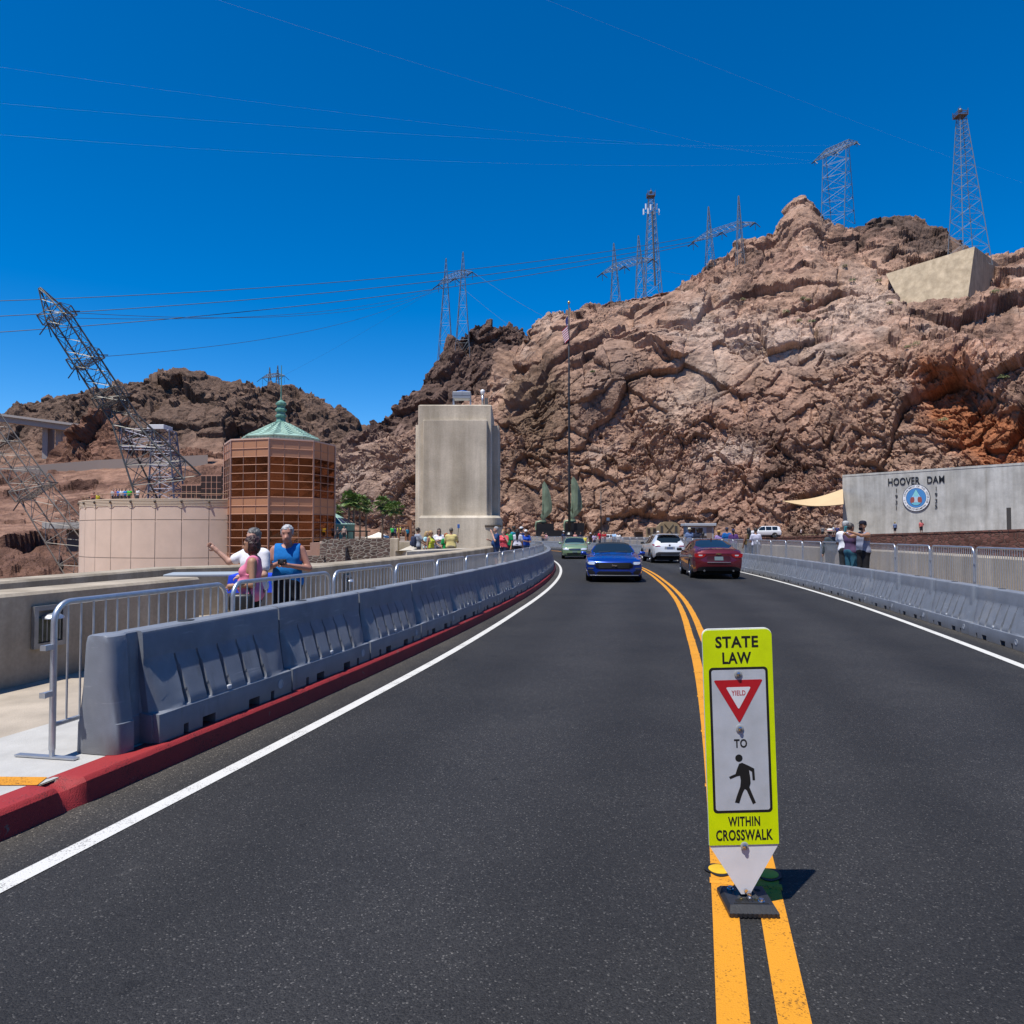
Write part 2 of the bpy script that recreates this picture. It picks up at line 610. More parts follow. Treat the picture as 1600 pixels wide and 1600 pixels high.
def tint_main(p, px, py, T):
    c1, c2 = T
    base = np.array([0.405, 0.27, 0.197])
    dark = np.array([0.165, 0.11, 0.085])
    rose = np.array([0.425, 0.27, 0.2])
    n1 = fbm(p / 16.0, 4, 71)[:, None]; n2 = fbm(p / 5.0, 4, 81)[:, None]
    col = base + (rose - base) * np.clip(n1 * 0.9 + 0.3, 0, 1)
    k = np.clip(n2 * 1.0 + n1 * 0.5 - 0.08 + (c1[:, None] - 0.5) * 0.9, 0, 1)
    col = col * (1 - k * 0.8) + dark * k * 0.8
    pl_ = np.clip(fbm(p / 11.0, 4, 75) * 1.7 - 0.75, 0, 1)[:, None]
    col = col * (1 - pl_ * 0.7) + np.array([0.56, 0.46, 0.385]) * pl_ * 0.7
    col = col * (0.80 + 0.36 * c2[:, None])
    lower = np.clip((py - 600) / 120, 0, 1)[:, None]
    col = col * (1 - 0.10 * lower)
    def mixin(poly, soft, c, amt, col):
        k = (poly_mask(px + fbm(p / 6, 3, 91) * 14, py + fbm(p / 6, 3, 92) * 14, poly, soft) * amt)[:, None]
        return col * (1 - k) + np.array(c) * k * (0.8 + 0.35 * c2[:, None])
    col = mixin(OR_POLY, 18, (0.36, 0.135, 0.055), 0.85, col)
    col = mixin(DK_POLY, 24, (0.125, 0.09, 0.066), 0.85, col)
    col = mixin([(780, 590), (850, 560), (900, 700), (880, 760), (800, 760)], 60, (0.29, 0.20, 0.125), 0.5, col)
    col = mixin(SLAB_POLY, 26, (0.50, 0.40, 0.32), 0.85, col)
    col = mixin(PALE_POLY, 40, (0.60, 0.50, 0.42), 0.75, col)
    col = mixin(DOME_POLY, 16, (0.105, 0.075, 0.062), 0.9, col)
    col = mixin([(930, 560), (985, 540), (1010, 590), (960, 640), (920, 700), (905, 640)], 30, (0.17, 0.13, 0.11), 0.6, col)
    col = mixin([(500, 840), (510, 700), (560, 680), (660, 700), (650, 840)], 40, (0.37, 0.28, 0.225), 0.6, col)
    return col

cpx = [440, 520, 640, 720, 800, 870, 950, 1050, 1150, 1250, 1320, 1400, 1480, 1560, 1700, 1850]
cby = [872, 872, 872, 872, 872, 872, 872, 872, 872, 872, 874, 876, 878, 880, 884, 888]
cbd = [200, 195, 187, 180, 174, 172, 171, 168, 165, 158, 152, 146, 140, 134, 122, 112]
m1y = [815, 775, 745, 700, 655, 600, 560, 530, 520, 530, 548, 552, 560, 568, 570, 560]
m1d = [d + e for d, e in zip(cbd, [8, 10, 12, 14, 18, 22, 24, 26, 26, 26, 24, 22, 20, 18, 16, 16])]
m2y = [795, 730, 710, 660, 615, 540, 512, 487, 460, 425, 432, 445, 470, 485, 480, 470]
m2d = [d + e for d, e in zip(cbd, [16, 20, 24, 28, 34, 40, 46, 50, 54, 58, 56, 54, 50, 46, 44, 44])]
rx = [440, 480, 520, 570, 620, 700, 770, 790, 815, 840, 866, 900, 935, 955, 1000, 1040, 1070, 1085, 1105, 1130, 1160, 1190, 1210, 1225, 1240, 1252, 1268, 1280, 1292, 1305, 1325, 1345, 1365, 1400, 1420, 1450, 1480, 1500, 1520, 1560, 1600, 1700, 1850]
ry = [785, 765, 722, 695, 684, 652, 603, 562, 522, 500, 487, 490, 473, 467, 453, 441, 437, 428, 411, 401, 386, 373, 366, 344, 326, 320, 322, 334, 350, 352, 354, 348, 338, 334, 337, 347, 356, 384, 402, 408, 404, 384, 364]
rd = [float(np.interp(x, cpx, cbd)) + float(np.interp(x, [440, 640, 800, 870, 1050, 1250, 1400, 1560, 1850], [26, 36, 48, 58, 76, 96, 98, 86, 80])) for x in rx]
main_cliff, VD = sheet('cliff', [(cpx, cby, cbd), (cpx, m1y, m1d), (cpx, m2y, m2d), (rx, ry, rd)], 430, 2250, 1260, [280, 130, 140], (70, 25, 26), disp_main, tint_main, ROCK)

def disp_peak(p, px, py):
    d, c1, c2 = rocky(p, 8.0, 3.0, 111, (1, 1, 1.2), 1.0, 0.45)
    return d, (c1, c2)

def tint_peak(p, px, py, T):
    c1, c2 = T
    dark = np.array([0.135, 0.092, 0.075]); mid = np.array([0.25, 0.175, 0.14])
    k = np.clip((py - 640) / 90 + fbm(p / 9, 4, 141) * 0.5, 0, 1)[:, None]
    col = dark * (1 - k) + mid * k
    return col * (0.75 + 0.5 * c2[:, None]) * (0.9 + 0.2 * c1[:, None])

kx = [480, 545, 575, 600, 640, 665, 690, 700, 720, 745, 770, 800, 815, 835, 880, 950, 1010]
ky = [735, 690, 660, 642, 612, 577, 552, 538, 512, 502, 505, 511, 518, 545, 600, 650, 690]
sheet('dark_peak', [([480, 1010], [866, 866], [226, 226]), ([480, 600, 700, 760, 850, 1010], [800, 745, 660, 640, 660, 740], [238, 240, 240, 240, 240, 240]), (kx, ky, [262] * len(kx))], 470, 1010, 330, [130, 110], (60, 30, 16), disp_peak, tint_peak, ROCK)

def disp_far(p, px, py):
    d, c1, c2 = rocky(p, 15.0, 4.6, 211, (1, 1, 0.7), 1.0, 0.4)
    k = np.clip((720 - py) / 40, 0.3, 1)
    return d * k, (c1, c2)

def tint_far(p, px, py, T):
    c1, c2 = T
    dark = np.array([0.165, 0.113, 0.086]); low = np.array([0.32, 0.2, 0.145])
    k = np.clip((py - 690) / 50 + fbm(p / 22, 4, 241) * 0.6, 0, 1)[:, None]
    col = dark * (1 - k) + low * k
    g = np.clip((300 - px) / 300, 0, 1)[:, None] * np.clip((660 - py) / 60, 0, 1)[:, None]
    col = col * (1 - 0.4 * g) + np.array([0.15, 0.12, 0.095]) * 0.4 * g
    return col * (0.72 + 0.5 * c2[:, None])

hx = [-260, -120, 25, 60, 95, 120, 150, 200, 250, 285, 320, 345, 390, 405, 440, 480, 520, 560, 575, 600, 640, 700]
hy = [650, 648, 641, 629, 612, 612, 604, 594, 587, 582, 594, 592, 594, 604, 609, 626, 639, 654, 660, 674, 684, 700]
sheet('far_hills', [([-260, 700], [800, 800], [300, 300]), ([-260, 200, 340, 700], [720, 705, 690, 700], [372, 380, 385, 385]), (hx, hy, [432] * len(hx))], -250, 690, 470, [80, 130], (120, 60, 12), disp_far, tint_far, ROCK_FAR)

def disp_spur(p, px, py):
    d, c1, c2 = rocky(p, 9.0, 3.2, 311, (1, 1, 1), 1.0, 0.5)
    return d, (c1, c2)

def tint_spur(p, px, py, T):
    return np.array([0.255, 0.142, 0.1]) * (0.7 + 0.5 * T[1][:, None]) * (0.85 + 0.2 * T[0][:, None])

sx = [70, 85, 100, 115, 150, 180, 200, 225, 260, 320, 345, 360]
sy = [735, 722, 690, 668, 645, 655, 682, 706, 716, 712, 716, 735]
sheet('rock_spur', [([70, 360], [748, 748], [268, 268]), (sx, sy, [298] * len(sx))], 66, 362, 170, [80], (40, 25, 10), disp_spur, tint_spur, ROCK_FAR)

def disp_slope(p, px, py):
    d, c1, c2 = rocky(p, 6.0, 1.25, 411, (1, 1, 1), 1.0, 0.6)
    k = np.clip(fbm(p / 18, 4, 421) * 1.6 + 0.5, 0.1, 1.2)
    return d * k, (c1, c2, k)

def tint_slope(p, px, py, T):
    c1, c2, k = T
    soil = np.array([0.37, 0.225, 0.16]); rk = np.array([0.20, 0.115, 0.085])
    k = np.clip(k, 0, 1)[:, None]
    return (soil * (1 - k) + rk * k) * (0.8 + 0.35 * c2[:, None])

sheet('hillside', [([-300, 620], [1010, 1010], [84, 84]), ([-300, 140, 300, 620], [850, 840, 838, 838], [135, 150, 165, 190]), ([-300, 100, 330, 620], [745, 736, 728, 760], [258, 262, 262, 250]), ([-300, 100, 330, 620], [735, 726, 716, 750], [274, 276, 276, 262])], -290, 610, 380, [110, 120, 14], (10, 6, 3), disp_slope, tint_slope, ROCK_FAR)

# the Arizona side, behind the camera: it shows in the mirror glass and in the car paint
def back_hills():
    na, nr = 150, 60
    az = np.linspace(R(82), R(292), na)      # clockwise from +Y
    t = np.linspace(0, 1, nr)
    A, T_ = np.meshgrid(az, t)
    rad = 150 + 330 * T_
    h = np.interp(az, [R(82), R(110), R(150), R(190), R(230), R(262), R(292)], [20, 60, 110, 120, 95, 70, 30])[None, :]
    z = -30 + (h + 30) * np.sin(np.clip(T_ * 1.25, 0, 1.15) * PI / 2.0 / 1.0) ** 1.1
    V = np.stack([np.sin(A) * rad, np.cos(A) * rad, z], -1)
    p = V.reshape(-1, 3).astype(np.float32)
    d, c1, c2 = rocky(p, 22.0, 7.0, 511, (1, 1, 1), 1.0, 0.5)
    Vd = p + np.array([0, 0, 1.0]) * d[:, None]
    col = np.array([0.24, 0.16, 0.12]) * (0.7 + 0.5 * c2[:, None])
    idx = np.arange(na * nr).reshape(nr, na)
    Q = np.stack([idx[:-1, :-1], idx[1:, :-1], idx[1:, 1:], idx[:-1, 1:]], -1).reshape(-1, 4)
    o = np_mesh('hills', Vd, Q, ROCK_FAR, smooth=True, attr={'tint': col})
    tag(o, kind='structure')
back_hills()

# ---------------------------------------------------------------- wide desert ground, plazas, dam
g = MB()
xs = [-4000, -1500, -600, -300, -120, 0, 120, 300, 600, 1500, 4000]
ys = [-3000, -1000, -300, -100, 0, 100, 200, 400, 800, 1600, 4500]
g.grid([[(x, y, -46) for x in xs] for y in ys])
tag(g.build('ground', mat('desert_ground', (0.33, 0.22, 0.16), 0.95, noise=0.3, nscale=0.02)), kind='structure')

M_CONC = None
def concrete(name, col, streak=0.25, boards=0.0, sc=1.0, bump=0.25):
    """board-marked, rain-streaked concrete"""
    m, n, l, b = new_mat(name)
    b.inputs['Roughness'].default_value = 0.88
    b.inputs['Specular IOR Level'].default_value = 0.25
    tc = n.new('ShaderNodeTexCoord')
    def noise(scale, sv, det=5):
        mp = n.new('ShaderNodeMapping'); mp.inputs['Scale'].default_value = sv
        l.new(tc.outputs['Object'], mp.inputs['Vector'])
        t = n.new('ShaderNodeTexNoise'); t.inputs['Scale'].default_value = scale; t.inputs['Detail'].default_value = det; t.inputs['Roughness'].default_value = 0.62
        l.new(mp.outputs[0], t.inputs['Vector'])
        return t
    def ramp(t, lo, hi, p0=0.35, p1=0.68):
        r = n.new('ShaderNodeValToRGB')
        r.color_ramp.elements[0].position = p0; r.color_ramp.elements[1].position = p1
        r.color_ramp.elements[0].color = (*lo, 1); r.color_ramp.elements[1].color = (*hi, 1)
        l.new(t.outputs['Fac'], r.inputs['Fac'])
        return r
    def mul(a, b_):
        x = n.new('ShaderNodeMix'); x.data_type = 'RGBA'; x.blend_type = 'MULTIPLY'; x.inputs['Factor'].default_value = 1
        l.new(a, x.inputs[6]); l.new(b_, x.inputs[7])
        return x.outputs[2]
    a1 = ramp(noise(0.9 * sc, (1, 1, 1)), tuple(c * 0.82 for c in col), tuple(min(1, c * 1.12) for c in col))
    a2 = ramp(noise(1.6 * sc, (1, 1, 0.07)), (1 - streak, 1 - streak * 1.05, 1 - streak * 1.15), (1.04, 1.04, 1.04))
    a3 = ramp(noise(22 * sc, (1, 1, 1), 3), (0.9, 0.9, 0.9), (1.06, 1.06, 1.06))
    out = mul(mul(a1.outputs[0], a2.outputs[0]), a3.outputs[0])
    if boards:
        w = n.new('ShaderNodeTexWave'); w.bands_direction = 'Z'; w.inputs['Scale'].default_value = boards; w.inputs['Distortion'].default_value = 0.6
        l.new(tc.outputs['Object'], w.inputs['Vector'])
        a4 = ramp(w, (0.86, 0.86, 0.86), (1.03, 1.03, 1.03), 0.0, 0.25)
        out = mul(out, a4.outputs[0])
    l.new(out, b.inputs['Base Color'])
    bp = n.new('ShaderNodeBump'); bp.inputs['Strength'].default_value = bump; bp.inputs['Distance'].default_value = 0.02
    t = noise(9 * sc, (1, 1, 1), 6)
    l.new(t.outputs['Fac'], bp.inputs['Height']); l.new(bp.outputs[0], b.inputs['Normal'])
    MATS[name] = m
    return m

C_PARAPET = concrete('weathered_concrete', (0.44, 0.375, 0.29), 0.35)
C_TOWER = concrete('tower_concrete', (0.65, 0.58, 0.47), 0.34, sc=0.7)
C_GREY = concrete('grey_concrete', (0.53, 0.52, 0.485), 0.24, sc=0.6)
C_BUFF = concrete('buff_concrete', (0.47, 0.37, 0.25), 0.25, 1.6, 0.5)
C_WALK = mat('walkway_concrete', (0.40, 0.34, 0.27), 0.9, noise=0.22, nscale=2.2, bump=0.3, bscale=60, detail=8)
C_NEW = mat('new_concrete', (0.44, 0.43, 0.405), 0.9, noise=0.12, nscale=5, bump=0.25, bscale=90, detail=8)

def strip(mb, o0, o1, a0, a1, z, n=60, z1=None):
    rows = []
    for i in range(n + 1):
        a = a0 + (a1 - a0) * i / n
        rows.append([arc(o0(a) if callable(o0) else o0, a, z), arc(o1(a) if callable(o1) else o1, a, z if z1 is None else z1)])
    mb.grid(rows, flip=True)
    return mb

AN, AF = a_of(-22), R(37)
# body of the dam under the road
d = MB()
rows = []
for i in range(61):
    a = AN + (AF - AN) * i / 60
    rows.append([arc(-7.2, a, -40), arc(-7.2, a, -0.05), arc(-0.5, a, -0.05), arc(8.6, a, -0.05), arc(12.1, a, -0.05), arc(12.1, a, -40)])
d.grid(rows, flip=True)
tag(d.build('dam', C_PARAPET), kind='structure')

# asphalt: base tone, aggregate, wheel tracks and dusty edges by the distance across the road
def asphalt():
    m, n, l, b = new_mat('asphalt')
    b.inputs['Specular IOR Level'].default_value = 0.35
    b.inputs['Roughness'].default_value = 0.72
    tc = n.new('ShaderNodeTexCoord')
    at = n.new('ShaderNodeAttribute'); at.attribute_name = 'wear'
    vo = n.new('ShaderNodeTexVoronoi'); vo.inputs['Scale'].default_value = 150
    l.new(tc.outputs['Object'], vo.inputs['Vector'])
    hsv = n.new('ShaderNodeSeparateColor'); l.new(vo.outputs['Color'], hsv.inputs[0])
    r1 = n.new('ShaderNodeValToRGB')
    e = r1.color_ramp.elements
    e[0].position = 0.0; e[0].color = (0.55, 0.55, 0.57, 1)
    e[1].position = 0.9; e[1].color = (1.5, 1.5, 1.5, 1)
    x = r1.color_ramp.elements.new(0.955); x.color = (1.7, 1.68, 1.62, 1)
    x = r1.color_ramp.elements.new(0.991); x.color = (5.0, 4.9, 4.6, 1)
    l.new(hsv.outputs[0], r1.inputs['Fac'])
    t = n.new('ShaderNodeTexNoise'); t.inputs['Scale'].default_value = 0.6; t.inputs['Detail'].default_value = 7; t.inputs['Roughness'].default_value = 0.6
    l.new(tc.outputs['Object'], t.inputs['Vector'])
    r2 = n.new('ShaderNodeValToRGB')
    r2.color_ramp.elements[0].position = 0.3; r2.color_ramp.elements[1].position = 0.75
    r2.color_ramp.elements[0].color = (0.74, 0.74, 0.76, 1); r2.color_ramp.elements[1].color = (1.3, 1.28, 1.25, 1)
    l.new(t.outputs['Fac'], r2.inputs['Fac'])
    def mul(a, c):
        q = n.new('ShaderNodeMix'); q.data_type = 'RGBA'; q.blend_type = 'MULTIPLY'; q.inputs['Factor'].default_value = 1
        l.new(a, q.inputs[6]); l.new(c, q.inputs[7])
        return q.outputs[2]
    def spots(scale, p0, p1, c1_, det=4):
        t_ = n.new('ShaderNodeTexNoise'); t_.inputs['Scale'].default_value = scale; t_.inputs['Detail'].default_value = det; t_.inputs['Roughness'].default_value = 0.65
        l.new(tc.outputs['Object'], t_.inputs['Vector'])
        r_ = n.new('ShaderNodeValToRGB'); r_.color_ramp.elements[0].position = p0; r_.color_ramp.elements[1].position = p1
        r_.color_ramp.elements[0].color = (1, 1, 1, 1); r_.color_ramp.elements[1].color = (*c1_, 1)
        l.new(t_.outputs['Fac'], r_.inputs['Fac'])
        return r_.outputs[0]
    base_ = mul(mul(at.outputs['Color'], r1.outputs[0]), r2.outputs[0])
    base_ = mul(mul(base_, spots(2.3, 0.62, 0.74, (1.7, 1.68, 1.62), 8)), spots(3.1, 0.66, 0.70, (0.6, 0.6, 0.62)))
    l.new(base_, b.inputs['Base Color'])
    bp = n.new('ShaderNodeBump'); bp.inputs['Strength'].default_value = 0.55; bp.inputs['Distance'].default_value = 0.006
    l.new(vo.outputs['Distance'], bp.inputs['Height'])
    bp.invert = True
    l.new(bp.outputs[0], b.inputs['Normal'])
    return m

def build_road():
    offs = np.linspace(-0.47, 8.6, 120)
    an = np.concatenate([np.linspace(AN, a_of(60), 200), np.linspace(a_of(60), AF, 60)[1:]])
    V = []; C = []
    base = np.array([0.0208, 0.0203, 0.0202])
    for a in an:
        y = YC + RC * math.sin(a)
        for o in offs:
            V.append(arc(o, a, 0.0))
            w = 1.0
            for c, wd, amt in ((0.95, 0.35, 0.16), (2.6, 0.35, 0.18), (4.6, 0.35, 0.24), (6.25, 0.4, 0.28)):
                w -= amt * math.exp(-((o - c) / wd) ** 2)
            for c in (1.8, 5.5):
                w += 0.16 * math.exp(-((o - c) / 0.5) ** 2)
            e = max(0.0, (-o + 0.0) / 0.45) if o < 0 else (max(0.0, (o - 7.5) / 0.5) if o > 7.5 else 0)
            e = min(1, e)
            col = base * w
            edge = np.array([0.085, 0.074, 0.058]) if o > 4 else np.array([0.058, 0.052, 0.044])
            col = col * (1 - 0.75 * e) + edge * 0.75 * e
            C.append(col)
    nr, nc = len(an), len(offs)
    idx = np.arange(nr * nc).reshape(nr, nc)
    Q = np.stack([idx[:-1, :-1], idx[:-1, 1:], idx[1:, 1:], idx[1:, :-1]], -1).reshape(-1, 4)
    o = np_mesh('road', [tuple(v) for v in V], Q, asphalt(), smooth=False, attr={'wear': np.array(C)})
    tag(o, kind='structure')
build_road()

def worn_paint(name, col, amount=0.25, under=None):
    m, n, l, b = new_mat(name)
    b.inputs['Roughness'].default_value = 0.7
    tc = n.new('ShaderNodeTexCoord')
    t = n.new('ShaderNodeTexNoise'); t.inputs['Scale'].default_value = 60; t.inputs['Detail'].default_value = 6; t.inputs['Roughness'].default_value = 0.7
    l.new(tc.outputs['Object'], t.inputs['Vector'])
    t2 = n.new('ShaderNodeTexNoise'); t2.inputs['Scale'].default_value = 5; t2.inputs['Detail'].default_value = 5
    l.new(tc.outputs['Object'], t2.inputs['Vector'])
    ad = n.new('ShaderNodeMath'); ad.operation = 'MULTIPLY_ADD'; ad.inputs[1].default_value = 0.5
    l.new(t2.outputs['Fac'], ad.inputs[0]); l.new(t.outputs['Fac'], ad.inputs[2])
    rp = n.new('ShaderNodeValToRGB')
    rp.color_ramp.elements[0].position = 0.42; rp.color_ramp.elements[1].position = 0.42 + amount
    rp.color_ramp.elements[0].color = (*[c * 0.42 + 0.015 for c in col], 1); rp.color_ramp.elements[1].color = (*col, 1)
    l.new(ad.outputs[0], rp.inputs['Fac']); l.new(rp.outputs[0], b.inputs['Base Color'])
    vo = n.new('ShaderNodeTexVoronoi'); vo.inputs['Scale'].default_value = 150
    l.new(tc.outputs['Object'], vo.inputs['Vector'])
    sp = n.new('ShaderNodeSeparateColor'); l.new(vo.outputs['Color'], sp.inputs[0])
    mm = n.new('ShaderNodeMath'); mm.operation = 'MULTIPLY_ADD'; mm.inputs[1].default_value = 0.9
    l.new(t2.outputs['Fac'], mm.inputs[0]); l.new(sp.outputs[1], mm.inputs[2])
    r5 = n.new('ShaderNodeValToRGB'); r5.color_ramp.elements[0].position = 0.40; r5.color_ramp.elements[1].position = 0.58
    r5.color_ramp.elements[0].color = (0.35, 0.34, 0.33, 1)
    l.new(mm.outputs[0], r5.inputs['Fac'])
    mq = n.new('ShaderNodeMix'); mq.data_type = 'RGBA'; mq.blend_type = 'MULTIPLY'; mq.inputs['Factor'].default_value = 1
    l.new(rp.outputs[0], mq.inputs[6]); l.new(r5.outputs[0], mq.inputs[7]); fin = mq.outputs[2]
    if under:                                # bare concrete where the paint has flaked
        t6 = n.new('ShaderNodeTexNoise'); t6.inputs['Scale'].default_value = 7; t6.inputs['Detail'].default_value = 9; t6.inputs['Roughness'].default_value = 0.72
        l.new(tc.outputs['Object'], t6.inputs['Vector'])
        r6 = n.new('ShaderNodeValToRGB'); r6.color_ramp.elements[0].position = 0.635; r6.color_ramp.elements[1].position = 0.665
        l.new(t6.outputs['Fac'], r6.inputs['Fac'])
        m6 = n.new('ShaderNodeMix'); m6.data_type = 'RGBA'
        l.new(r6.outputs[0], m6.inputs['Factor']); l.new(fin, m6.inputs[6]); m6.inputs[7].default_value = (*under, 1)
        fin = m6.outputs[2]
    l.new(fin, b.inputs['Base Color'])
    bp = n.new('ShaderNodeBump'); bp.inputs['Strength'].default_value = 0.5; bp.inputs['Distance'].default_value = 0.004
    l.new(vo.outputs['Distance'], bp.inputs['Height']); bp.invert = True; l.new(bp.outputs[0], b.inputs['Normal'])
    MATS[name] = m
    return m

PAINT_W = worn_paint('white_road_paint', (0.6, 0.59, 0.555), 0.24)
PAINT_Y = worn_paint('yellow_road_paint', (0.62, 0.255, 0.008), 0.24)
PAINT_R = worn_paint('red_kerb_paint', (0.30, 0.018, 0.02), 0.3, (0.16, 0.13, 0.115))

mk = MB()
strip(mk, lambda a: o_left(a) - 0.055, lambda a: o_left(a) + 0.055, AN, AF, 0.004, 220)
strip(mk, lambda a: o_right(a) - 0.06, lambda a: o_right(a) + 0.06, AN, AF, 0.004, 220)
tag(mk.build('road_edge_marking', PAINT_W), kind='structure')
mk = MB()
strip(mk, lambda a: o_mid(a) - 0.155, lambda a: o_mid(a) - 0.045, AN, AF, 0.004, 220)
strip(mk, lambda a: o_mid(a) + 0.045, lambda a: o_mid(a) + 0.155, AN, AF, 0.004, 220)
# laps of the thermoplastic, a few millimetres thick
for s_ in (-0.1, 0.1):
    y = 3.05
    while y < 40:
        a = a_of(y)
        rows = []
        for q in (-1, -0.4, 0.4, 1):
            rows.append([arc(o_mid(a) + s_ - 0.062, a + q * 0.03 / RC, 0.005 + 0.006 * (abs(q) < 0.9)), arc(o_mid(a) + s_ + 0.062, a + q * 0.03 / RC, 0.005 + 0.006 * (abs(q) < 0.9))])
        mk.grid(rows, flip=True)
        y += 1.32
tag(mk.build('road_centre_marking', PAINT_Y), kind='structure')

# left kerb, walkway
k = MB()
rows = []
KA = [AN + (a_of(2) - AN) * i / 40 for i in range(40)] + [a_of(2) + (a_of(12) - a_of(2)) * i / 260 for i in range(260)] + [a_of(12) + (a_of(100) - a_of(12)) * i / 160 for i in range(161)]
kn_ = fbm(np.array([[a * RC * 6, 0.5, 0.5] for a in KA], np.float32), 4, 77)
kn2 = fbm(np.array([[a * RC * 14, 2.5, 0.5] for a in KA], np.float32), 3, 78)
for i, a in enumerate(KA):
    y = YC + RC * math.sin(a)
    wob = 0.004 * kn_[i]
    chip = (0.07 + 0.03 * kn2[i]) * math.exp(-((y - 4.42) / 0.075) ** 4) + 0.018 * max(0, kn2[i] - 0.35) + (0.006 if int(a * RC / 3.0) != int((a * RC + 0.03) / 3.0) else 0)
    wide = 0.16 if y > 5 else 0.20
    rows.append([arc(-0.42 + wob, a, -0.03), arc(-0.43 + wob - chip * 0.4, a, 0.055), arc(-0.435 + wob - chip, a, 0.13 - chip * 0.5), arc(-0.45 + wob - chip, a, 0.15 - chip), arc(-0.462 + wob - chip, a, 0.157 - chip), arc(-0.455 - wide, a, 0.156), arc(-0.46 - wide, a, 0.1)])
k.grid(rows, flip=True)
tag(k.build('kerb', PAINT_R, smooth=True, angle=28), kind='structure')
w = MB(); strip(w, -3.4, -0.6, AN, a_of(100), 0.148, 90)
tag(w.build('walkway', C_WALK), kind='structure')
w = MB(); strip(w, -1.75, -0.605, AN, a_of(6.3), 0.153, 30)
tag(w.build('kerb_ramp_path', C_NEW), kind='structure')
w = MB()
q = [G(-60, 1213, 0.158), G(-60, 1227, 0.158), G(58, 1226.5, 0.158), G(74, 1214, 0.158)]
w.add(q, [(0, 1, 2, 3)])
tag(w.build('walkway_marking', PAINT_Y), kind='structure')
w = MB(); strip(w, 8.25, 11.4, AN, AF, 0.15, 90)
strip(w, 8.25, 8.25, AN, AF, -0.03, 90, 0.15)
tag(w.build('walkway', C_WALK), kind='structure')

# ---------------------------------------------------------------- parapets
def wall_path(mb, pts, th, z0, z1, cap=0.03, M=None):
    """a thick wall following a polyline (pts on its near face, thickness to the left of travel)"""
    n = len(pts)
    L = []
    for i in range(n):
        a = Vector(pts[max(0, i - 1)][:2]); b = Vector(pts[min(n - 1, i + 1)][:2])
        t = (b - a).normalized()
        L.append(Vector((-t.y, t.x)))
    rows = []
    for i in range(n):
        p = Vector(pts[i][:2]); q = p + L[i] * th
        c = L[i] * cap
        rows.append([(p.x, p.y, z0), (p.x, p.y, z1 - cap), (p.x + c.x, p.y + c.y, z1), (q.x - c.x, q.y - c.y, z1), (q.x, q.y, z1 - cap), (q.x, q.y, z0)])
    mb.grid(rows)
    k = len(rows[0])
    for r, fl in ((rows[0], False), (rows[-1], True)):
        mb.add(r, [tuple(range(k)) if fl else tuple(range(k - 1, -1, -1))])

def arc_pts(o, y0, y1, n=12, off=0.0):
    a0, a1 = a_of(y0, o), a_of(y1, o)
    return [arc(o, a0 + (a1 - a0) * i / n) for i in range(n + 1)]

PTOP = 1.06
mb = MB(); wall_path(mb, arc_pts(-3.28, -6, 10.2), 0.62, 0.12, PTOP)
wall1 = tag(mb.build('parapet_wall', C_PARAPET), 'weathered concrete parapet with a caged lamp, nearest on the left', 'wall')
mb = MB(); wall_path(mb, arc_pts(-3.28, 12.6, 37.5), 0.62, 0.12, PTOP)
wall2 = tag(mb.build('parapet_wall', C_PARAPET), 'long concrete parapet curving from the blue table to the tower', 'wall')
mb = MB(); wall_path(mb, [Vector((-6.55, 8.9, 0)), Vector((-6.1, 13.6, 0)), Vector((-4.0, 15.6, 0))], 0.55, -1.0, PTOP - 0.02)
tag(mb.build('overlook_wall', C_PARAPET), 'low concrete wall around the small overlook behind the table', 'wall')
f = MB(); f.prism([(-6.9, 7.9), (-3.6, 8.6), (-2.9, 17), (-6.9, 17)], -3, 0.14)
tag(f.build('overlook_path', C_WALK), kind='structure')
rp_a0, rp_a1 = a_of(4, 11.3), R(36)
mb = MB()
wall_path(mb, [arc(11.35 + 0.75, rp_a1 + (rp_a0 - rp_a1) * i / 60) for i in range(61)][::-1], 0.75, 0.1, 1.06)
tag(mb.build('parapet_wall', C_PARAPET), 'long concrete parapet behind the right hand crowd fences', 'wall')

# caged lamp let into the first parapet: frame, glass, hood
def wall_lamp(a, o, label, z=0.72, sc=1.0):
    p = arc(o, a, z)
    rz = a
    t = empty('wall_lamp', p, rz, label, 'wall lamp')
    f = MB()
    W, H = 0.36 * sc, 0.42 * sc
    f.box((0.02, 0, H / 2), (0.04, W + 0.08, 0.05)); f.box((0.02, 0, -H / 2), (0.04, W + 0.08, 0.05))
    f.box((0.02, W / 2 + 0.015, 0), (0.04, 0.05, H - 0.05)); f.box((0.02, -W / 2 - 0.015, 0), (0.04, 0.05, H - 0.05))
    for k in range(-2, 3):
        f.tube([(0.045, k * W / 6, -H / 2 + 0.04), (0.045, k * W / 6, H / 2 - 0.1)], 0.006, 5)
    f.build('frame', mat('grey_metal', (0.3, 0.3, 0.3), 0.55, 0.7, noise=0.2), t)
    g2 = MB(); g2.box((0.014, 0, -0.03), (0.02, W - 0.03, H - 0.14))
    g2.build('glass', mat('dusty_lamp_glass', (0.09, 0.1, 0.075), 0.25, 0, noise=0.4, nscale=9), t)
    h = MB(); h.lathe([(W * 0.34, 0.0), (W * 0.32, 0.02), (W * 0.2, 0.045), (0.0, 0.055)], 16, Matrix.Translation((0.06, 0, H / 2 - 0.11)))
    h.build('hood', mat('galvanised', (0.55, 0.57, 0.6), 0.42, 0.85, noise=0.12, nscale=14), t, smooth=True, angle=40)
    return t
wall_lamp(a_of(7.75, -3.28), -3.275, 'caged lamp in the near parapet left of the first fence', 0.70, 0.9)
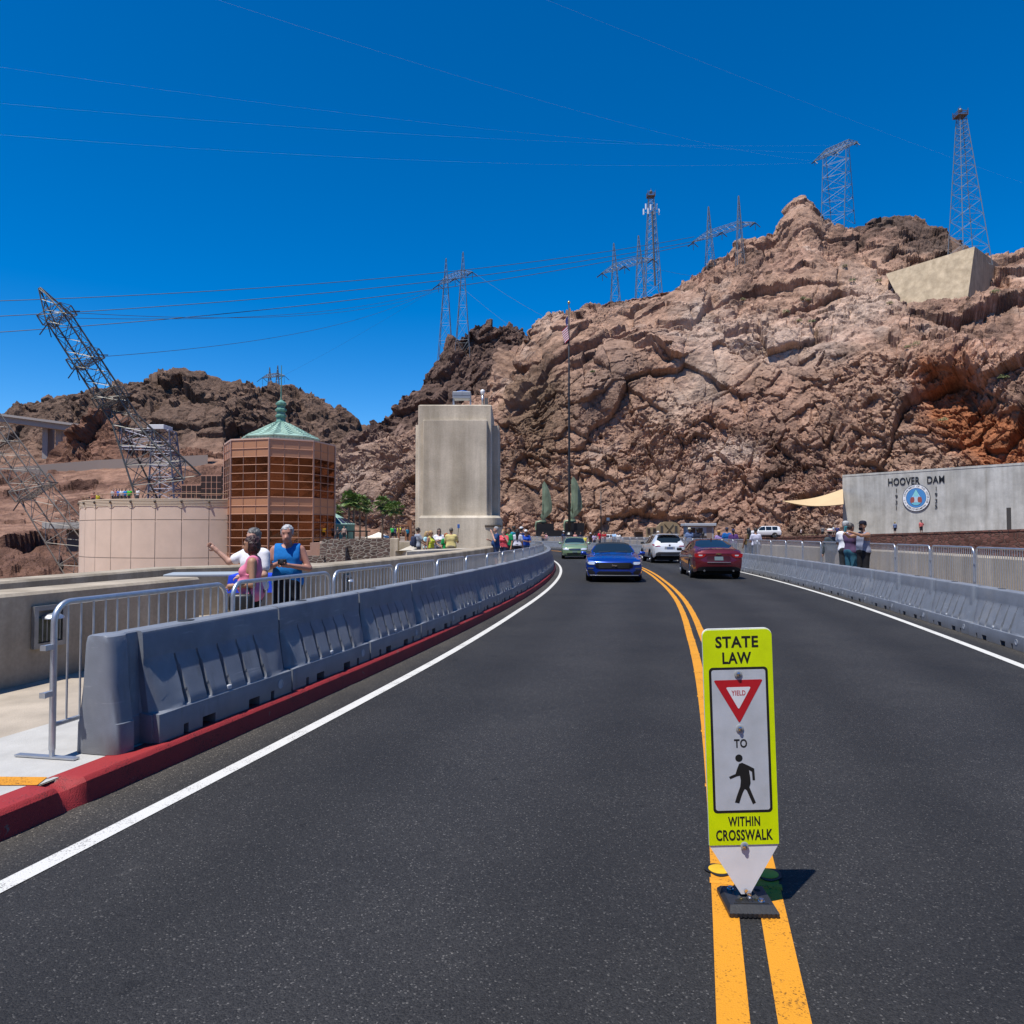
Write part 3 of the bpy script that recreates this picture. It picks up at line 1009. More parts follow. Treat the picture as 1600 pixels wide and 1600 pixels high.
wall_lamp(a_of(15.0, -3.28), -3.275, 'small dark caged lamp in the long left parapet', 0.66, 0.7)

# ================================================================ traffic barriers
PLASTIC = mat('grey_barrier_plastic', (0.195, 0.213, 0.245), 0.45, 0, noise=0.22, nscale=2.6, bump=0.15, bscale=160, spec=0.4, detail=9)
PLASTIC_D = mat('barrier_recess', (0.03, 0.033, 0.04), 0.7)
LENB = 1.83

def scuffed(m):                               # dust on the foot, rubbed pale scuffs, dark smears
    n, l = m.node_tree.nodes, m.node_tree.links
    b = n['Principled BSDF']
    src = b.inputs['Base Color'].links[0].from_socket
    tc = n.new('ShaderNodeTexCoord'); oi = n.new('ShaderNodeObjectInfo')
    ad = n.new('ShaderNodeVectorMath'); ad.operation = 'ADD'
    sc = n.new('ShaderNodeVectorMath'); sc.operation = 'SCALE'; sc.inputs['Scale'].default_value = 37.0
    l.new(oi.outputs['Random'], sc.inputs[0]); l.new(tc.outputs['Object'], ad.inputs[0]); l.new(sc.outputs[0], ad.inputs[1])
    def layer(src, scale, sv, p0, p1, col, fac, det=6):
        mp = n.new('ShaderNodeMapping'); mp.inputs['Scale'].default_value = sv
        l.new(ad.outputs[0], mp.inputs['Vector'])
        t = n.new('ShaderNodeTexNoise'); t.inputs['Scale'].default_value = scale; t.inputs['Detail'].default_value = det; t.inputs['Roughness'].default_value = 0.68
        l.new(mp.outputs[0], t.inputs['Vector'])
        r = n.new('ShaderNodeValToRGB'); r.color_ramp.elements[0].position = p0; r.color_ramp.elements[1].position = p1
        r.color_ramp.elements[1].color = (fac, fac, fac, 1)
        l.new(t.outputs['Fac'], r.inputs['Fac'])
        x = n.new('ShaderNodeMix'); x.data_type = 'RGBA'
        l.new(r.outputs[0], x.inputs['Factor']); l.new(src, x.inputs[6]); x.inputs[7].default_value = (*col, 1)
        return x.outputs[2]
    s = layer(src, 2.2, (1, 1, 1), 0.52, 0.72, (0.30, 0.30, 0.30), 0.45, 9)
    s = layer(s, 5.0, (0.25, 0.25, 3.0), 0.62, 0.70, (0.36, 0.37, 0.38), 0.6)
    s = layer(s, 3.5, (1, 1, 0.25), 0.60, 0.74, (0.09, 0.085, 0.08), 0.5)
    s = layer(s, 26.0, (0.5, 0.5, 2.0), 0.70, 0.74, (0.04, 0.04, 0.04), 0.7)
    sp = n.new('ShaderNodeSeparateXYZ'); l.new(tc.outputs['Object'], sp.inputs[0])
    r = n.new('ShaderNodeValToRGB'); r.color_ramp.elements[0].position = 0.0; r.color_ramp.elements[0].color = (0.55, 0.55, 0.55, 1); r.color_ramp.elements[1].position = 0.16; r.color_ramp.elements[1].color = (0, 0, 0, 1)
    l.new(sp.outputs['Z'], r.inputs['Fac'])
    x = n.new('ShaderNodeMix'); x.data_type = 'RGBA'
    l.new(r.outputs[0], x.inputs['Factor']); l.new(s, x.inputs[6]); x.inputs[7].default_value = (0.17, 0.15, 0.125, 1)
    l.new(x.outputs[2], b.inputs['Base Color'])
scuffed(PLASTIC)

def barrier_mesh():
    U = [0, 0.0155, 0.0165, 0.05, 0.09]
    gro = [0.34, 0.60, 0.86, 1.12, 1.38]
    for c in gro:
        U += [c - 0.055, c - 0.043, c - 0.034, c - 0.024, c - 0.013, c, c + 0.013, c + 0.024, c + 0.034, c + 0.043, c + 0.055]
    notch = [(0.50, 0.66), (1.12, 1.28), (0.28, 0.335), (1.46, 1.515)]
    for a, b_ in notch:
        U += [a, a + 0.004, b_ - 0.004, b_]
    U += [0.2, 0.73, 0.98, 1.6, LENB - 0.09, LENB - 0.05, LENB - 0.0165, LENB - 0.0155, LENB]
    U = sorted(set(round(u, 4) for u in U))
    prof = [(0.0, 0.25), (0.07, 0.25), (0.074, 0.25), (0.17, 0.249), (0.2, 0.246), (0.212, 0.236), (0.24, 0.227), (0.28, 0.213), (0.33, 0.196), (0.39, 0.175), (0.45, 0.154), (0.50, 0.137), (0.55, 0.121), (0.585, 0.112), (0.60, 0.110), (0.76, 0.100), (0.78, 0.094), (0.792, 0.08), (0.795, 0.03), (0.795, 0.0)]
    def half(u, z, y):
        e = min(u, LENB - u)
        d = 0.0
        if z > 0.205:                        # wedge at each end of the module
            wz = max(0.0, (0.6 - z) / 0.4) if z < 0.6 else 0.0
            lim = 0.016 + 0.12 * wz
            if e < lim: d += 0.07 * (1 - e / lim) * (0.3 + wz)
        if e < 0.016: d += 0.05
        if 0.235 < z < 0.56:                 # ribs: narrow at the top, wide and deep at the foot
            t = (0.56 - z) / 0.33
            for c in gro:
                hw = 0.009 + 0.022 * t
                x = abs(u - c)
                if x < hw: d += (0.035 + 0.115 * t) * min(1.0, (hw - x) / 0.009)
        if z < 0.072:
            for a, b_ in notch:
                if a + 0.002 < u < b_ - 0.002: d += 0.14
        if 0.22 < z < 0.57 and 0.25 < u < 1.5:   # slight belly of the moulded wall
            d -= 0.009 * min(1.0, min(u - 0.25, 1.5 - u) / 0.06) * min(1.0, (0.57 - z) / 0.08)
        return max(0.0, y - d)
    mb = MB()
    rows = []
    for u in U:
        r = [(u, -half(u, z, y), z) for z, y in prof]
        r += [(u, half(u, z, y), z) for z, y in prof[::-1][1:]]
        rows.append(r)
    mb.grid(rows, flip=False)
    n = len(rows[0])
    mb.add(rows[0], [tuple(range(n))]); mb.add(rows[-1], [tuple(range(n - 1, -1, -1))])
    return mb

proto_b = barrier_mesh().build('traffic_barrier', PLASTIC, smooth=True, angle=32)
c = MB()
c.lathe([(0.062, 0), (0.062, 0.004), (0.05, 0.004), (0.046, 0.0015), (0.0, 0.0015)], 18, Matrix.Translation((0.62, 0, 0.7955)) @ Matrix.Diagonal((1.3, 0.8, 1, 1)))
c.build('filler_cap', PLASTIC_D, proto_b, smooth=True, angle=30)
c = MB()
Mx = Matrix.Translation((1.62, -0.2485, 0.11)) @ Matrix.Rotation(PI / 2, 4, 'X')
c.lathe([(0.043, 0), (0.043, 0.005), (0.032, 0.006), (0.03, 0.003), (0.0, 0.003)], 16, Mx)
c.build('drain_plug', mat('pale_plug', (0.34, 0.36, 0.39), 0.5), proto_b, smooth=True, angle=30)
c = MB(); c.bbox((0.86, -0.225, 0.232), (0.055, 0.035, 0.035), 0.006)
c.build('clip', mat('pale_clip', (0.5, 0.52, 0.55), 0.5), proto_b)

def place_barrier(o, a, z, flip, label, group, first=False):
    t = proto_b if first else copy_tree(proto_b)
    # local +x runs along the road; local -y is the face with the plug
    t.location = arc(o, a, z)
    if flip:      # left row: plug face looks right, towards the road
        t.rotation_euler = (0, 0, a + PI / 2)
    else:         # right row: turned round so its plug face looks left
        t.rotation_euler = (0, 0, a - PI / 2)
    t.rotation_euler.z += random.uniform(-0.006, 0.006); t.location.x += random.uniform(-0.006, 0.006)
    tag(t, label, 'traffic barrier', group)
    return t

lb = []
a = a_of(5.22)
i = 0
while YC + (RC - 0.73) * math.sin(a) < 58:
    b_ = place_barrier(-0.75, a, 0.158, True, '%s grey plastic barrier of the left row counted from the near end' % nth(i), 'grey barriers along the left kerb', i == 0)
    lb.append(b_)
    a += LENB / (RC - 0.75) * 1.006
    i += 1
# the near end of the row shows its coupling knuckle
kn = MB()
pf = [(0.0, 0.185), (0.2, 0.18), (0.205, 0.172), (0.45, 0.135), (0.74, 0.115), (0.785, 0.1), (0.795, 0.08)]
rows = []
for z, hw in pf:
    ring = []
    for k in range(13):
        th = PI / 2 + PI * k / 12
        ring.append((-0.19 - 0.12 * abs(math.cos(th)) ** 0.55, hw * math.copysign(abs(math.sin(th)) ** 0.55, math.sin(th)), z))
    ring = [(-0.06, hw * 0.55, z), (-0.10, hw * 0.6, z), (-0.15, hw * 0.98, z)] + ring + [(-0.15, -hw * 0.98, z), (-0.10, -hw * 0.6, z), (-0.06, -hw * 0.55, z), (0.02, -hw * 0.55, z), (0.02, hw * 0.55, z)]
    rows.append(ring)
kn.grid(rows, close=True, flip=True)
kn.add(rows[-1], [tuple(range(len(rows[-1]) - 1, -1, -1))])
kn.build('end_knuckle', PLASTIC, lb[0], smooth=True, angle=35)

a = a_of(8.6, 8.0)
i = 0
amax = R(24)
while a < amax:
    z = 0.004
    b_ = place_barrier(8.02, a + LENB / (RC + 8.02), z, False, '%s grey plastic barrier of the right row counted from the near end' % nth(i), 'grey barriers along the right walkway')
    a += LENB / (RC + 8.02) * 1.006
    i += 1

# ================================================================ crowd fences
GALV = mat('galvanised', (0.55, 0.57, 0.6), 0.42, 0.85, noise=0.12, nscale=14)

def fence_proto(L, H, nb, zb, rb):
    t = empty('crowd_fence')
    f = MB()
    r = 0.021
    rc = 0.13
    pts = [(0, 0, 0.06), (0, 0, H - rc)]
    for k in range(1, 7):
        th = PI / 2 * k / 6
        pts.append((rc - rc * math.cos(th), 0, H - rc + rc * math.sin(th)))
    pts += [(L - p[0], 0, p[2]) for p in pts[::-1]]
    f.tube(pts, r, 8)
    f.tube([(0.01, 0, zb), (L - 0.01, 0, zb)], r * 0.8, 8)
    f.build('frame', GALV, t, smooth=True, angle=50)
    f = MB()
    for k in range(nb):
        x = L * (k + 1) / (nb + 1)
        top = H - r if rc < x < L - rc else H - rc + math.sqrt(max(0, rc * rc - (rc - min(x, L - x)) ** 2)) - r
        f.tube([(x, 0, zb), (x, 0, top)], rb, 5)
    f.build('bars', GALV, t, smooth=True, angle=50)
    for x in (0.0, L):
        q = MB()
        q.box((x, 0.04, 0.012), (0.05, 0.46, 0.012)); q.tube([(x, 0, 0.0), (x, 0, 0.1)], r * 0.85, 8)
        q.build('foot', GALV, t)
    for z in (0.42 * H, 0.72 * H):
        q = MB()
        q.box((-0.05, 0, z), (0.075, 0.03, 0.035)); q.box((-0.085, 0, z), (0.012, 0.045, 0.035))
        q.build('hook', GALV, t)
    return t

pf_l = fence_proto(2.0, 1.03, 16, 0.22, 0.0075)
i = 0
a = a_of(5.03, -1.02)
while YC + (RC - 1.02) * math.sin(a) < 52:
    t = pf_l if i == 0 else copy_tree(pf_l)
    t.location = arc(-0.965 if i == 0 else -1.03, a, 0.152); t.rotation_euler = (0, 0, a + PI / 2 + 0.5 * 2.0 / RC + (0.035 if i == 0 else 0))
    tag(t, '%s galvanised crowd fence of the left row counted from the near end' % nth(i), 'crowd fence', 'crowd fences along the left walkway')
    a += 2.11 / (RC - 1.03)
    i += 1
pf_r = fence_proto(2.2, 1.22, 22, 0.18, 0.0085)
i = 0
a = a_of(10.9, 9.25)
while a < R(23):
    t = pf_r if i == 0 else copy_tree(pf_r)
    t.location = arc(9.25, a, 0.152); t.rotation_euler = (0, 0, a + PI / 2 + 0.5 * 2.2 / (RC + 9))
    tag(t, '%s galvanised crowd fence of the right row counted from the near end' % nth(i), 'crowd fence', 'crowd fences along the right walkway')
    a += 2.3 / (RC + 9.25)
    i += 1

# ================================================================ Nevada side: plazas, walls, tower, visitor centre
def pl(px, Y):                               # plan position at a pixel column and depth
    return ((px - 800) / F * Y * (1 / _ct), Y)

def zz(py, Y):
    return P(800, py, Y).z

RUBBLE = {}
def rubble(name, col, mortar, scale):
    m, n, l, b = new_mat(name)
    b.inputs['Roughness'].default_value = 0.95
    b.inputs['Specular IOR Level'].default_value = 0.15
    tc = n.new('ShaderNodeTexCoord')
    mp = n.new('ShaderNodeMapping'); mp.inputs['Scale'].default_value = (1, 1, 1.9)
    l.new(tc.outputs['Object'], mp.inputs['Vector'])
    v = n.new('ShaderNodeTexVoronoi'); v.feature = 'DISTANCE_TO_EDGE'; v.inputs['Scale'].default_value = scale
    v2 = n.new('ShaderNodeTexVoronoi'); v2.inputs['Scale'].default_value = scale
    l.new(mp.outputs[0], v.inputs['Vector']); l.new(mp.outputs[0], v2.inputs['Vector'])
    sp = n.new('ShaderNodeSeparateColor'); l.new(v2.outputs['Color'], sp.inputs[0])
    rp = n.new('ShaderNodeValToRGB')
    rp.color_ramp.elements[0].color = (*[c * 0.6 for c in col], 1); rp.color_ramp.elements[1].color = (*[c * 1.35 for c in col], 1)
    l.new(sp.outputs[0], rp.inputs['Fac'])
    r2 = n.new('ShaderNodeValToRGB')
    r2.color_ramp.elements[0].position = 0.05; r2.color_ramp.elements[1].position = 0.11
    l.new(v.outputs['Distance'], r2.inputs['Fac'])
    mx = n.new('ShaderNodeMix'); mx.data_type = 'RGBA'
    l.new(r2.outputs[0], mx.inputs['Factor']); mx.inputs[6].default_value = (*mortar, 1); l.new(rp.outputs[0], mx.inputs[7])
    l.new(mx.outputs[2], b.inputs['Base Color'])
    bp = n.new('ShaderNodeBump'); bp.inputs['Strength'].default_value = 0.8; bp.inputs['Distance'].default_value = 0.12
    l.new(r2.outputs[0], bp.inputs['Height']); l.new(bp.outputs[0], b.inputs['Normal'])
    return m

PLAZA = mat('plaza_paving', (0.26, 0.205, 0.16), 0.9, noise=0.15, nscale=0.4)
pz = MB()
pz.prism([pl(560, 128), pl(900, 120), pl(1060, 130), pl(1085, 138.5), pl(1110, 136), pl(1224, 124), pl(1400, 108), pl(1600, 94.5), pl(1900, 82.5), pl(1900, 150), pl(1300, 170), pl(900, 195), pl(520, 215), pl(400, 190)], -12, 1.1)
tag(pz.build('plaza_ground', PLAZA), kind='structure')
pz = MB(); pz.prism([pl(1290, 128), pl(1345, 116), pl(1400, 109), pl(1600, 95.5), pl(1900, 83.5), pl(1900, 150), pl(1300, 165)], 0.9, 1.62)
tag(pz.build('plaza_terrace_ground', PLAZA), kind='structure')

# red rubble retaining wall under the name wall
top = [(1085, 136, 1.15), (1110, 133, 1.2), (1224, 121, 1.3), (1400, 105, 1.8), (1576, 92.5, 2.25), (1700, 87, 2.5), (1900, 79.5, 2.7)]
mb = MB()
rows = []
for px, Y, z in top:
    x, y = pl(px, Y)
    u = Vector((x, y)).normalized() * 4.0
    rows.append([(x, y, -14), (x, y, z - 0.25), (x - u.x * 0.015, y - u.y * 0.015, z - 0.25), (x - u.x * 0.015, y - u.y * 0.015, z), (x + u.x, y + u.y, z), (x + u.x, y + u.y, 0)])
mb.grid(rows, flip=True)
tag(mb.build('retaining_wall', rubble('red_rubble', (0.155, 0.072, 0.056), (0.12, 0.075, 0.06), 1.6)), 'dark red rubble retaining wall beneath the grey name wall', 'wall')

# the name wall
wl0, wl1 = Vector((*pl(1317, 132), 0)), Vector((*pl(1610, 108.5), 0))
wx = (wl1 - wl0).normalized(); wn_ = Vector((wx.y, -wx.x, 0))        # faces the road
WM = Matrix(((wx.x, -0.0, wn_.x, wl0.x), (wx.y, 0.0, wn_.y, wl0.y), (0, 1, 0, 0), (0, 0, 0, 1)))   # local x along, y up, z out of the wall
def on_wall(px, py):
    d = ray(px, py); o = Vector((0, 0, EYE))
    t = (wl0 - o).dot(wn_) / d.dot(wn_)
    p = o + d * t
    return (p - wl0).dot(wx), p.z
WL = (wl1 - wl0).length
name_wall = empty('name_wall', label='grey concrete wall with the black name letters and round seal', cat='wall')
zt = on_wall(1317, 742)[1]
mb = MB()
mb.box((WL / 2, (zt + 0.4) / 2, -0.75), (WL, zt - 0.4, 1.5), WM)
mb.box((WL / 2, zt - 0.30, 0.02), (WL - 0.02, 0.07, 0.05), WM)
for k in range(1, 5):
    mb.box((WL * k / 5, zt / 2, 0.012), (0.05, zt - 1.6, 0.03), WM)
mb.build('wall_body', C_GREY, name_wall)
BLACK = mat('black_letters', (0.012, 0.012, 0.014), 0.4)
for s, x0, x1, y0, y1 in (('HOOVER', 1388, 1437.5, 745.5, 758.5), ('DAM', 1449, 1476, 743, 755.5)):
    mb = MB()
    a0 = on_wall(x0, (y0 + y1) / 2); a1 = on_wall(x1, (y0 + y1) / 2)
    h = on_wall((x0 + x1) / 2, y0)[1] - on_wall((x0 + x1) / 2, y1)[1]
    put_text(mb, s, WM @ Matrix.Translation(((a0[0] + a1[0]) / 2, (a0[1] + a1[1]) / 2, 0.05)), a1[0] - a0[0], h * 0.9, 0.012, 1.05, 0.04)
    mb.build('lettering', BLACK, name_wall)
for s, xs_, ys_ in (('1931', 1401, (766.5, 776, 785, 793.5)), ('1935', 1463, (763.5, 773, 782.5, 791.5))):
    mb = MB()
    for ch, y in zip(s, ys_):
        c_ = on_wall(xs_, y)
        put_text(mb, ch, WM @ Matrix.Translation((c_[0], c_[1], 0.05)), None, 0.66, 0.0, 1, 0.03)
    mb.build('year_numerals', BLACK, name_wall)
# the round seal
sc_ = on_wall(1432, 778)
SM = WM @ Matrix.Translation((sc_[0], sc_[1], 0.04)) @ Matrix.Diagonal((0.94, 0.94, 1, 1))
seal = MB(); seal.lathe([(2.35, 0), (2.35, 0.1), (0, 0.1)], 48, SM)
seal_o = seal.build('seal', mat('seal_navy', (0.02, 0.03, 0.06), 0.5), name_wall)
ring = MB(); ring.lathe([(1.7, 0.104), (2.27, 0.104)], 48, SM); ring.add([], [])
s_ = MB()
def disc(r0, r1, z, n=48):
    q = MB()
    vs, fs = [], []
    for k in range(n):
        a = 2 * PI * k / n
        vs += [(r0 * math.cos(a), r0 * math.sin(a), z), (r1 * math.cos(a), r1 * math.sin(a), z)]
    for k in range(n):
        k2 = (k + 1) % n
        fs.append((2 * k, 2 * k + 1, 2 * k2 + 1, 2 * k2))
    q.add(vs, fs, SM)
    return q
disc(1.72, 2.27, 0.106).build('ring', mat('seal_white', (0.8, 0.8, 0.8), 0.5), seal_o)
q = MB(); q.add([SM @ Vector((1.66 * math.cos(2 * PI * k / 48), 1.66 * math.sin(2 * PI * k / 48), 0.107)) for k in range(48)], [tuple(range(48))])
q.build('disc', mat('seal_blue', (0.07, 0.25, 0.55), 0.5), seal_o)
def flat(pts, z, m, nm, par, M=SM):
    q = MB(); q.add([M @ Vector((x, y, z)) for x, y in pts], [tuple(range(len(pts)))])
    return q.build(nm, m, par)
drop = []
for k in range(25):
    th = -PI * 0.5 + 2 * PI * k / 24 + PI
    drop.append((0.92 * math.sin(2 * PI * k / 24) * (1 if True else 1), -0.35 - 0.92 * math.cos(2 * PI * k / 24)))
dp = [(0, 1.5), (-0.35, 0.85), (-0.75, 0.2)] + [(-0.95 * math.cos(t), -0.45 - 0.85 * math.sin(t)) for t in np.linspace(-0.25, PI + 0.25, 18)] + [(0.75, 0.2), (0.35, 0.85)]
flat([(x * 1.06, y * 1.05) for x, y in dp], 0.112, mat('seal_navy', (0, 0, 0)), 'outline', seal_o)
flat(dp, 0.116, mat('seal_pale', (0.30, 0.58, 0.78), 0.5), 'drop', seal_o)
flat([(-0.3, 0.95), (0, 1.45), (0.3, 0.95), (0.38, 0.3), (-0.38, 0.3)], 0.120, mat('seal_teal', (0.25, 0.62, 0.62), 0.5), 'mountain', seal_o)
for s in (-1, 1):
    flat([(s * 0.3, -0.05), (s * 0.42, 0.2), (s * 0.9, 0.1), (s * 1.02, -0.5), (s * 0.85, -0.92), (s * 0.34, -0.75), (s * 0.24, -0.4)], 0.124, mat('seal_red', (0.33, 0.08, 0.06), 0.5), 'cliff', seal_o)
flat([(-0.3, 0.12), (0.3, 0.12), (0.2, -0.2), (0.36, -0.75), (-0.36, -0.75), (-0.2, -0.2)], 0.128, mat('seal_grey', (0.5, 0.56, 0.62), 0.5), 'dam', seal_o)
flat([(-0.8, -0.82), (0.8, -0.82), (0.55, -1.12), (0, -1.24), (-0.55, -1.12)], 0.132, mat('seal_teal2', (0.16, 0.5, 0.6), 0.5), 'water', seal_o)
tx = MB()
def ring_text(s, r, a0, a1, inward):
    n = len(s)
    for i, ch in enumerate(s):
        if ch == ' ': continue
        a = a0 + (a1 - a0) * i / (n - 1)
        rot = a - PI / 2 if not inward else a + PI / 2
        put_text(tx, ch, SM @ Matrix.Translation((r * math.cos(a), r * math.sin(a), 0.112)) @ Matrix.Rotation(rot, 4, 'Z'), None, 0.3 if ch != '.' else 0.06, 0.01)
ring_text('U.S. DEPARTMENT OF THE INTERIOR', 2.0, R(205), R(-25), False)
ring_text('BUREAU OF RECLAMATION', 2.0, R(222), R(318), True)
tx.build('ring_lettering', BLACK, seal_o)
dq = on_wall(1577, 808)
q = MB(); q.box((dq[0] - 0.05, 3.6, 0.0), (0.6, 4.0, 0.06), WM); q.build('door', mat('dark_doorway', (0.05, 0.045, 0.04), 0.6), name_wall)

# beige shade sail beside it
A_, B_, C_, D_ = P(1222, 783, 126), P(1317, 764, 133), P(1318, 788, 119), P(1270, 783, 119)
def quad_pt(u, v):
    p = A_.lerp(B_, u).lerp(D_.lerp(C_, u) if True else 0, v)
    sag = -1.2 * math.sin(u * PI) * math.sin(v * PI) - 0.6 * math.sin(v * PI) * (1 - u)
    return p + Vector((0, 0, sag))
A2 = A_
def sail_pt(u, v):
    top = A2.lerp(B_, u); bot = A2.lerp(C_, u)
    p = top.lerp(bot, v)
    return p + Vector((0, 0, -1.1 * math.sin(u * PI) * (0.5 + 0.5 * math.sin(v * PI))))
mb = MB()
rows_t = [[sail_pt(u / 14 + 0.001, v / 10) + Vector((0, 0, 0.03)) for u in range(15)] for v in range(11)]
rows_b = [[p - Vector((0, 0, 0.06)) for p in r] for r in rows_t]
mb.grid(rows_t); mb.grid(rows_b, flip=True)
t = empty('shade_sail', label='beige triangular shade sail stretched from the grey wall', cat='shade sail')
mb.build('canopy', mat('beige_canvas', (0.58, 0.42, 0.23), 0.85, noise=0.06, nscale=0.6), t, smooth=True)
mb = MB(); mb.tube([A_, A_ + Vector((-1.5, 6, 1.2))], 0.03, 5); mb.tube([C_, C_ + Vector((1.0, 4.5, 0.4))], 0.03, 5)
mb.build('stay_cable', mat('dark_steel', (0.04, 0.042, 0.045), 0.5, 0.6), t)
DSTEEL = MATS['dark_steel']

# ---- the elevator tower
def tz(py): return zz(py, 43.0)
tw = empty('elevator_tower', label='tall pale concrete tower with stepped panels rising from the dam crest', cat='tower')
def tx_(px, Y=43.0): return pl(px, Y)[0]
BASE_Z = -6
mb = MB()
def shaft(x0, x1, y0, y1, z0, z1, bt=0.0, b=0.06):
    cx = (x0 + x1) / 2; cy = (y0 + y1) / 2
    s = 1 - bt
    hx, hy = (x1 - x0) / 2, (y1 - y0) / 2
    pts = lambda k, e: [(cx - hx * k + e, cy - hy * k), (cx + hx * k - e, cy - hy * k), (cx + hx * k, cy - hy * k + e), (cx + hx * k, cy + hy * k), (cx - hx * k, cy + hy * k), (cx - hx * k, cy - hy * k + e)]
    mb.prism(pts(1, b), z0, z1 - b, top=pts(s, b))
    mb.prism(pts(s, b), z1 - b, z1, top=pts(s - b / hx, b))
shaft(tx_(652), tx_(769), 43.0, 49.0, BASE_Z, tz(632), 0.012)
shaft(tx_(646.5), tx_(653), 43.7, 48.3, BASE_Z, tz(660), 0.0, 0.04)
shaft(tx_(767), tx_(780, 44), 43.9, 48.1, BASE_Z, tz(660), 0.0, 0.05)
shaft(tx_(661), tx_(762), 42.72, 43.4, 2.5, tz(657), 0.006, 0.05)
# lower block with its rounded corner
xl, xr = tx_(657), tx_(783)
rr = 0.75
fp = [(xl, 49.5), (xl, 42.2)] + [(xr - rr + rr * math.sin(a), 42.2 + rr - rr * math.cos(a)) for a in np.linspace(0, PI / 2, 9)] + [(xr, 49.5)]
fp_i = [(x + (0.12 if x < 0 and x < xl + 0.1 else -0.1), y + 0.1) for x, y in fp]
mb.prism(fp, BASE_Z, tz(808) - 0.06)
mb.prism(fp, tz(808) - 0.06, tz(806), top=fp_i)
shaft(tx_(640), tx_(786), 41.9, 49.9, BASE_Z, 0.7, 0, 0.05)
mb.build('tower_body', C_TOWER, tw)
mb = MB(); mb.box((tx_(775), 42.3, tz(822)), (0.5, 0.14, 0.13), Matrix.Identity(4))
mb.tube([(xr - rr + (rr + 0.02) * math.sin(a), 42.2 + rr - (rr + 0.02) * math.cos(a), tz(822)) for a in np.linspace(-0.2, 1.4, 8)], 0.06, 6)
mb.build('plaque', mat('bronze_plaque', (0.10, 0.085, 0.07), 0.5, 0.4), tw)
Yf = 44.5
un = empty('floodlight_unit', P(722, 632, Yf), label='grey boxed lighting unit with blue top on the tower roof', cat='lighting unit')
zt_ = tz(632)
mb = MB()
for dx in (-0.5, 0.5):
    for dy in (-0.3, 0.3):
        mb.tube([(dx, dy, -0.12), (dx, dy, 0.32)], 0.03, 6)
mb.build('stand', GALV, un)
mb = MB(); mb.bbox((0, 0, 0.5), (1.08, 0.8, 0.42), 0.03); mb.box((0, -0.405, 0.5), (1.0, 0.02, 0.03)); mb.box((0.02, -0.405, 0.56), (0.03, 0.02, 0.2))
mb.build('housing', mat('unit_grey', (0.33, 0.36, 0.39), 0.4, 0.4), un)
mb = MB(); mb.lathe([(0.4, 0), (0.36, 0.06), (0.2, 0.1), (0, 0.11)], 16, Matrix.Translation((0.03, 0, 0.712)))
mb.build('blue_lid', mat('blue_lid', (0.03, 0.12, 0.4), 0.4), un, smooth=True)
un = empty('camera_mast', P(754, 632, Yf), label='short pole with white dome camera on the tower roof', cat='camera')
mb = MB(); mb.tube([(0, 0, -0.12), (0, 0, 0.62)], 0.07, 8); mb.build('pole', GALV, un, smooth=True)
mb = MB(); mb.lathe([(0.0, 0.56), (0.09, 0.58), (0.11, 0.66), (0.13, 0.74), (0.12, 0.86), (0.0, 0.92)], 14); mb.build('dome', mat('white_plastic', (0.75, 0.75, 0.75), 0.4), un, smooth=True)
mb = MB(); mb.box((0.22, 0, 0.12), (0.2, 0.3, 0.5)); mb.build('junction_box', mat('dark_box', (0.09, 0.09, 0.09), 0.5), un)

# overlook in front of the tower
f = MB(); f.prism([(-4.4, 26.2), (-2.8, 24.5), (0.1, 41), (-0.6, 52), (-6.4, 52), (-5.9, 42)], -8, 0.13)
tag(f.build('overlook_path', C_WALK), kind='structure')
mb = MB(); wall_path(mb, [Vector((-5.6, 42.0, 0)), Vector((-4.1, 27.0, 0)), Vector((-3.7, 26.4, 0)), Vector((-1.75, 31.5, 0))], 0.5, -2, 1.06)
tag(mb.build('overlook_wall', C_TOWER), 'pale concrete wall of the overlook before the tower', 'wall')
mb = MB(); mb.bbox((tx_(617, 47), 47, -0.6), (0.5, 0.6, 4.0), 0.04); mb.box((tx_(632, 48), 48, -0.7), (0.95, 0.5, 3.7)); mb.box((tx_(640, 46), 46.2, -0.7), (1.2, 0.5, 2.6))
tag(mb.build('pillar_wall', C_TOWER), 'short pale concrete pillar and wall left of the tower', 'wall')

# rubble wall stepping down to the visitor centre
mb = MB()
def slab(px0, px1, Y, py, th=0.8, z0=-8):
    x0, x1 = pl(px0, Y)[0], pl(px1, Y)[0]
    mb.box(((x0 + x1) / 2, Y + th / 2, (zz(py, Y) + z0) / 2), (x1 - x0, th, zz(py, Y) - z0))
slab(503, 612, 58, 842); slab(500, 540, 57.2, 855, 0.79); slab(476, 507, 57.0, 868.5, 0.9)
tag(mb.build('rubble_wall', rubble('grey_rubble', (0.135, 0.095, 0.08), (0.36, 0.32, 0.27), 2.3)), 'cobbled stone wall with pale mortar left of the tower', 'wall')
mb = MB()
mb.box((pl(484, 66)[0], 66, zz(864, 66) - 2), (2.4, 2, 4.4)); mb.box((pl(498, 64)[0], 64, zz(855, 64) - 2), (0.9, 2, 4.8))
tag(mb.build('planter_wall', mat('pink_plaster', (0.40, 0.24, 0.18), 0.8, noise=0.1)), 'low pink plaster wall below the copper glass building', 'wall')

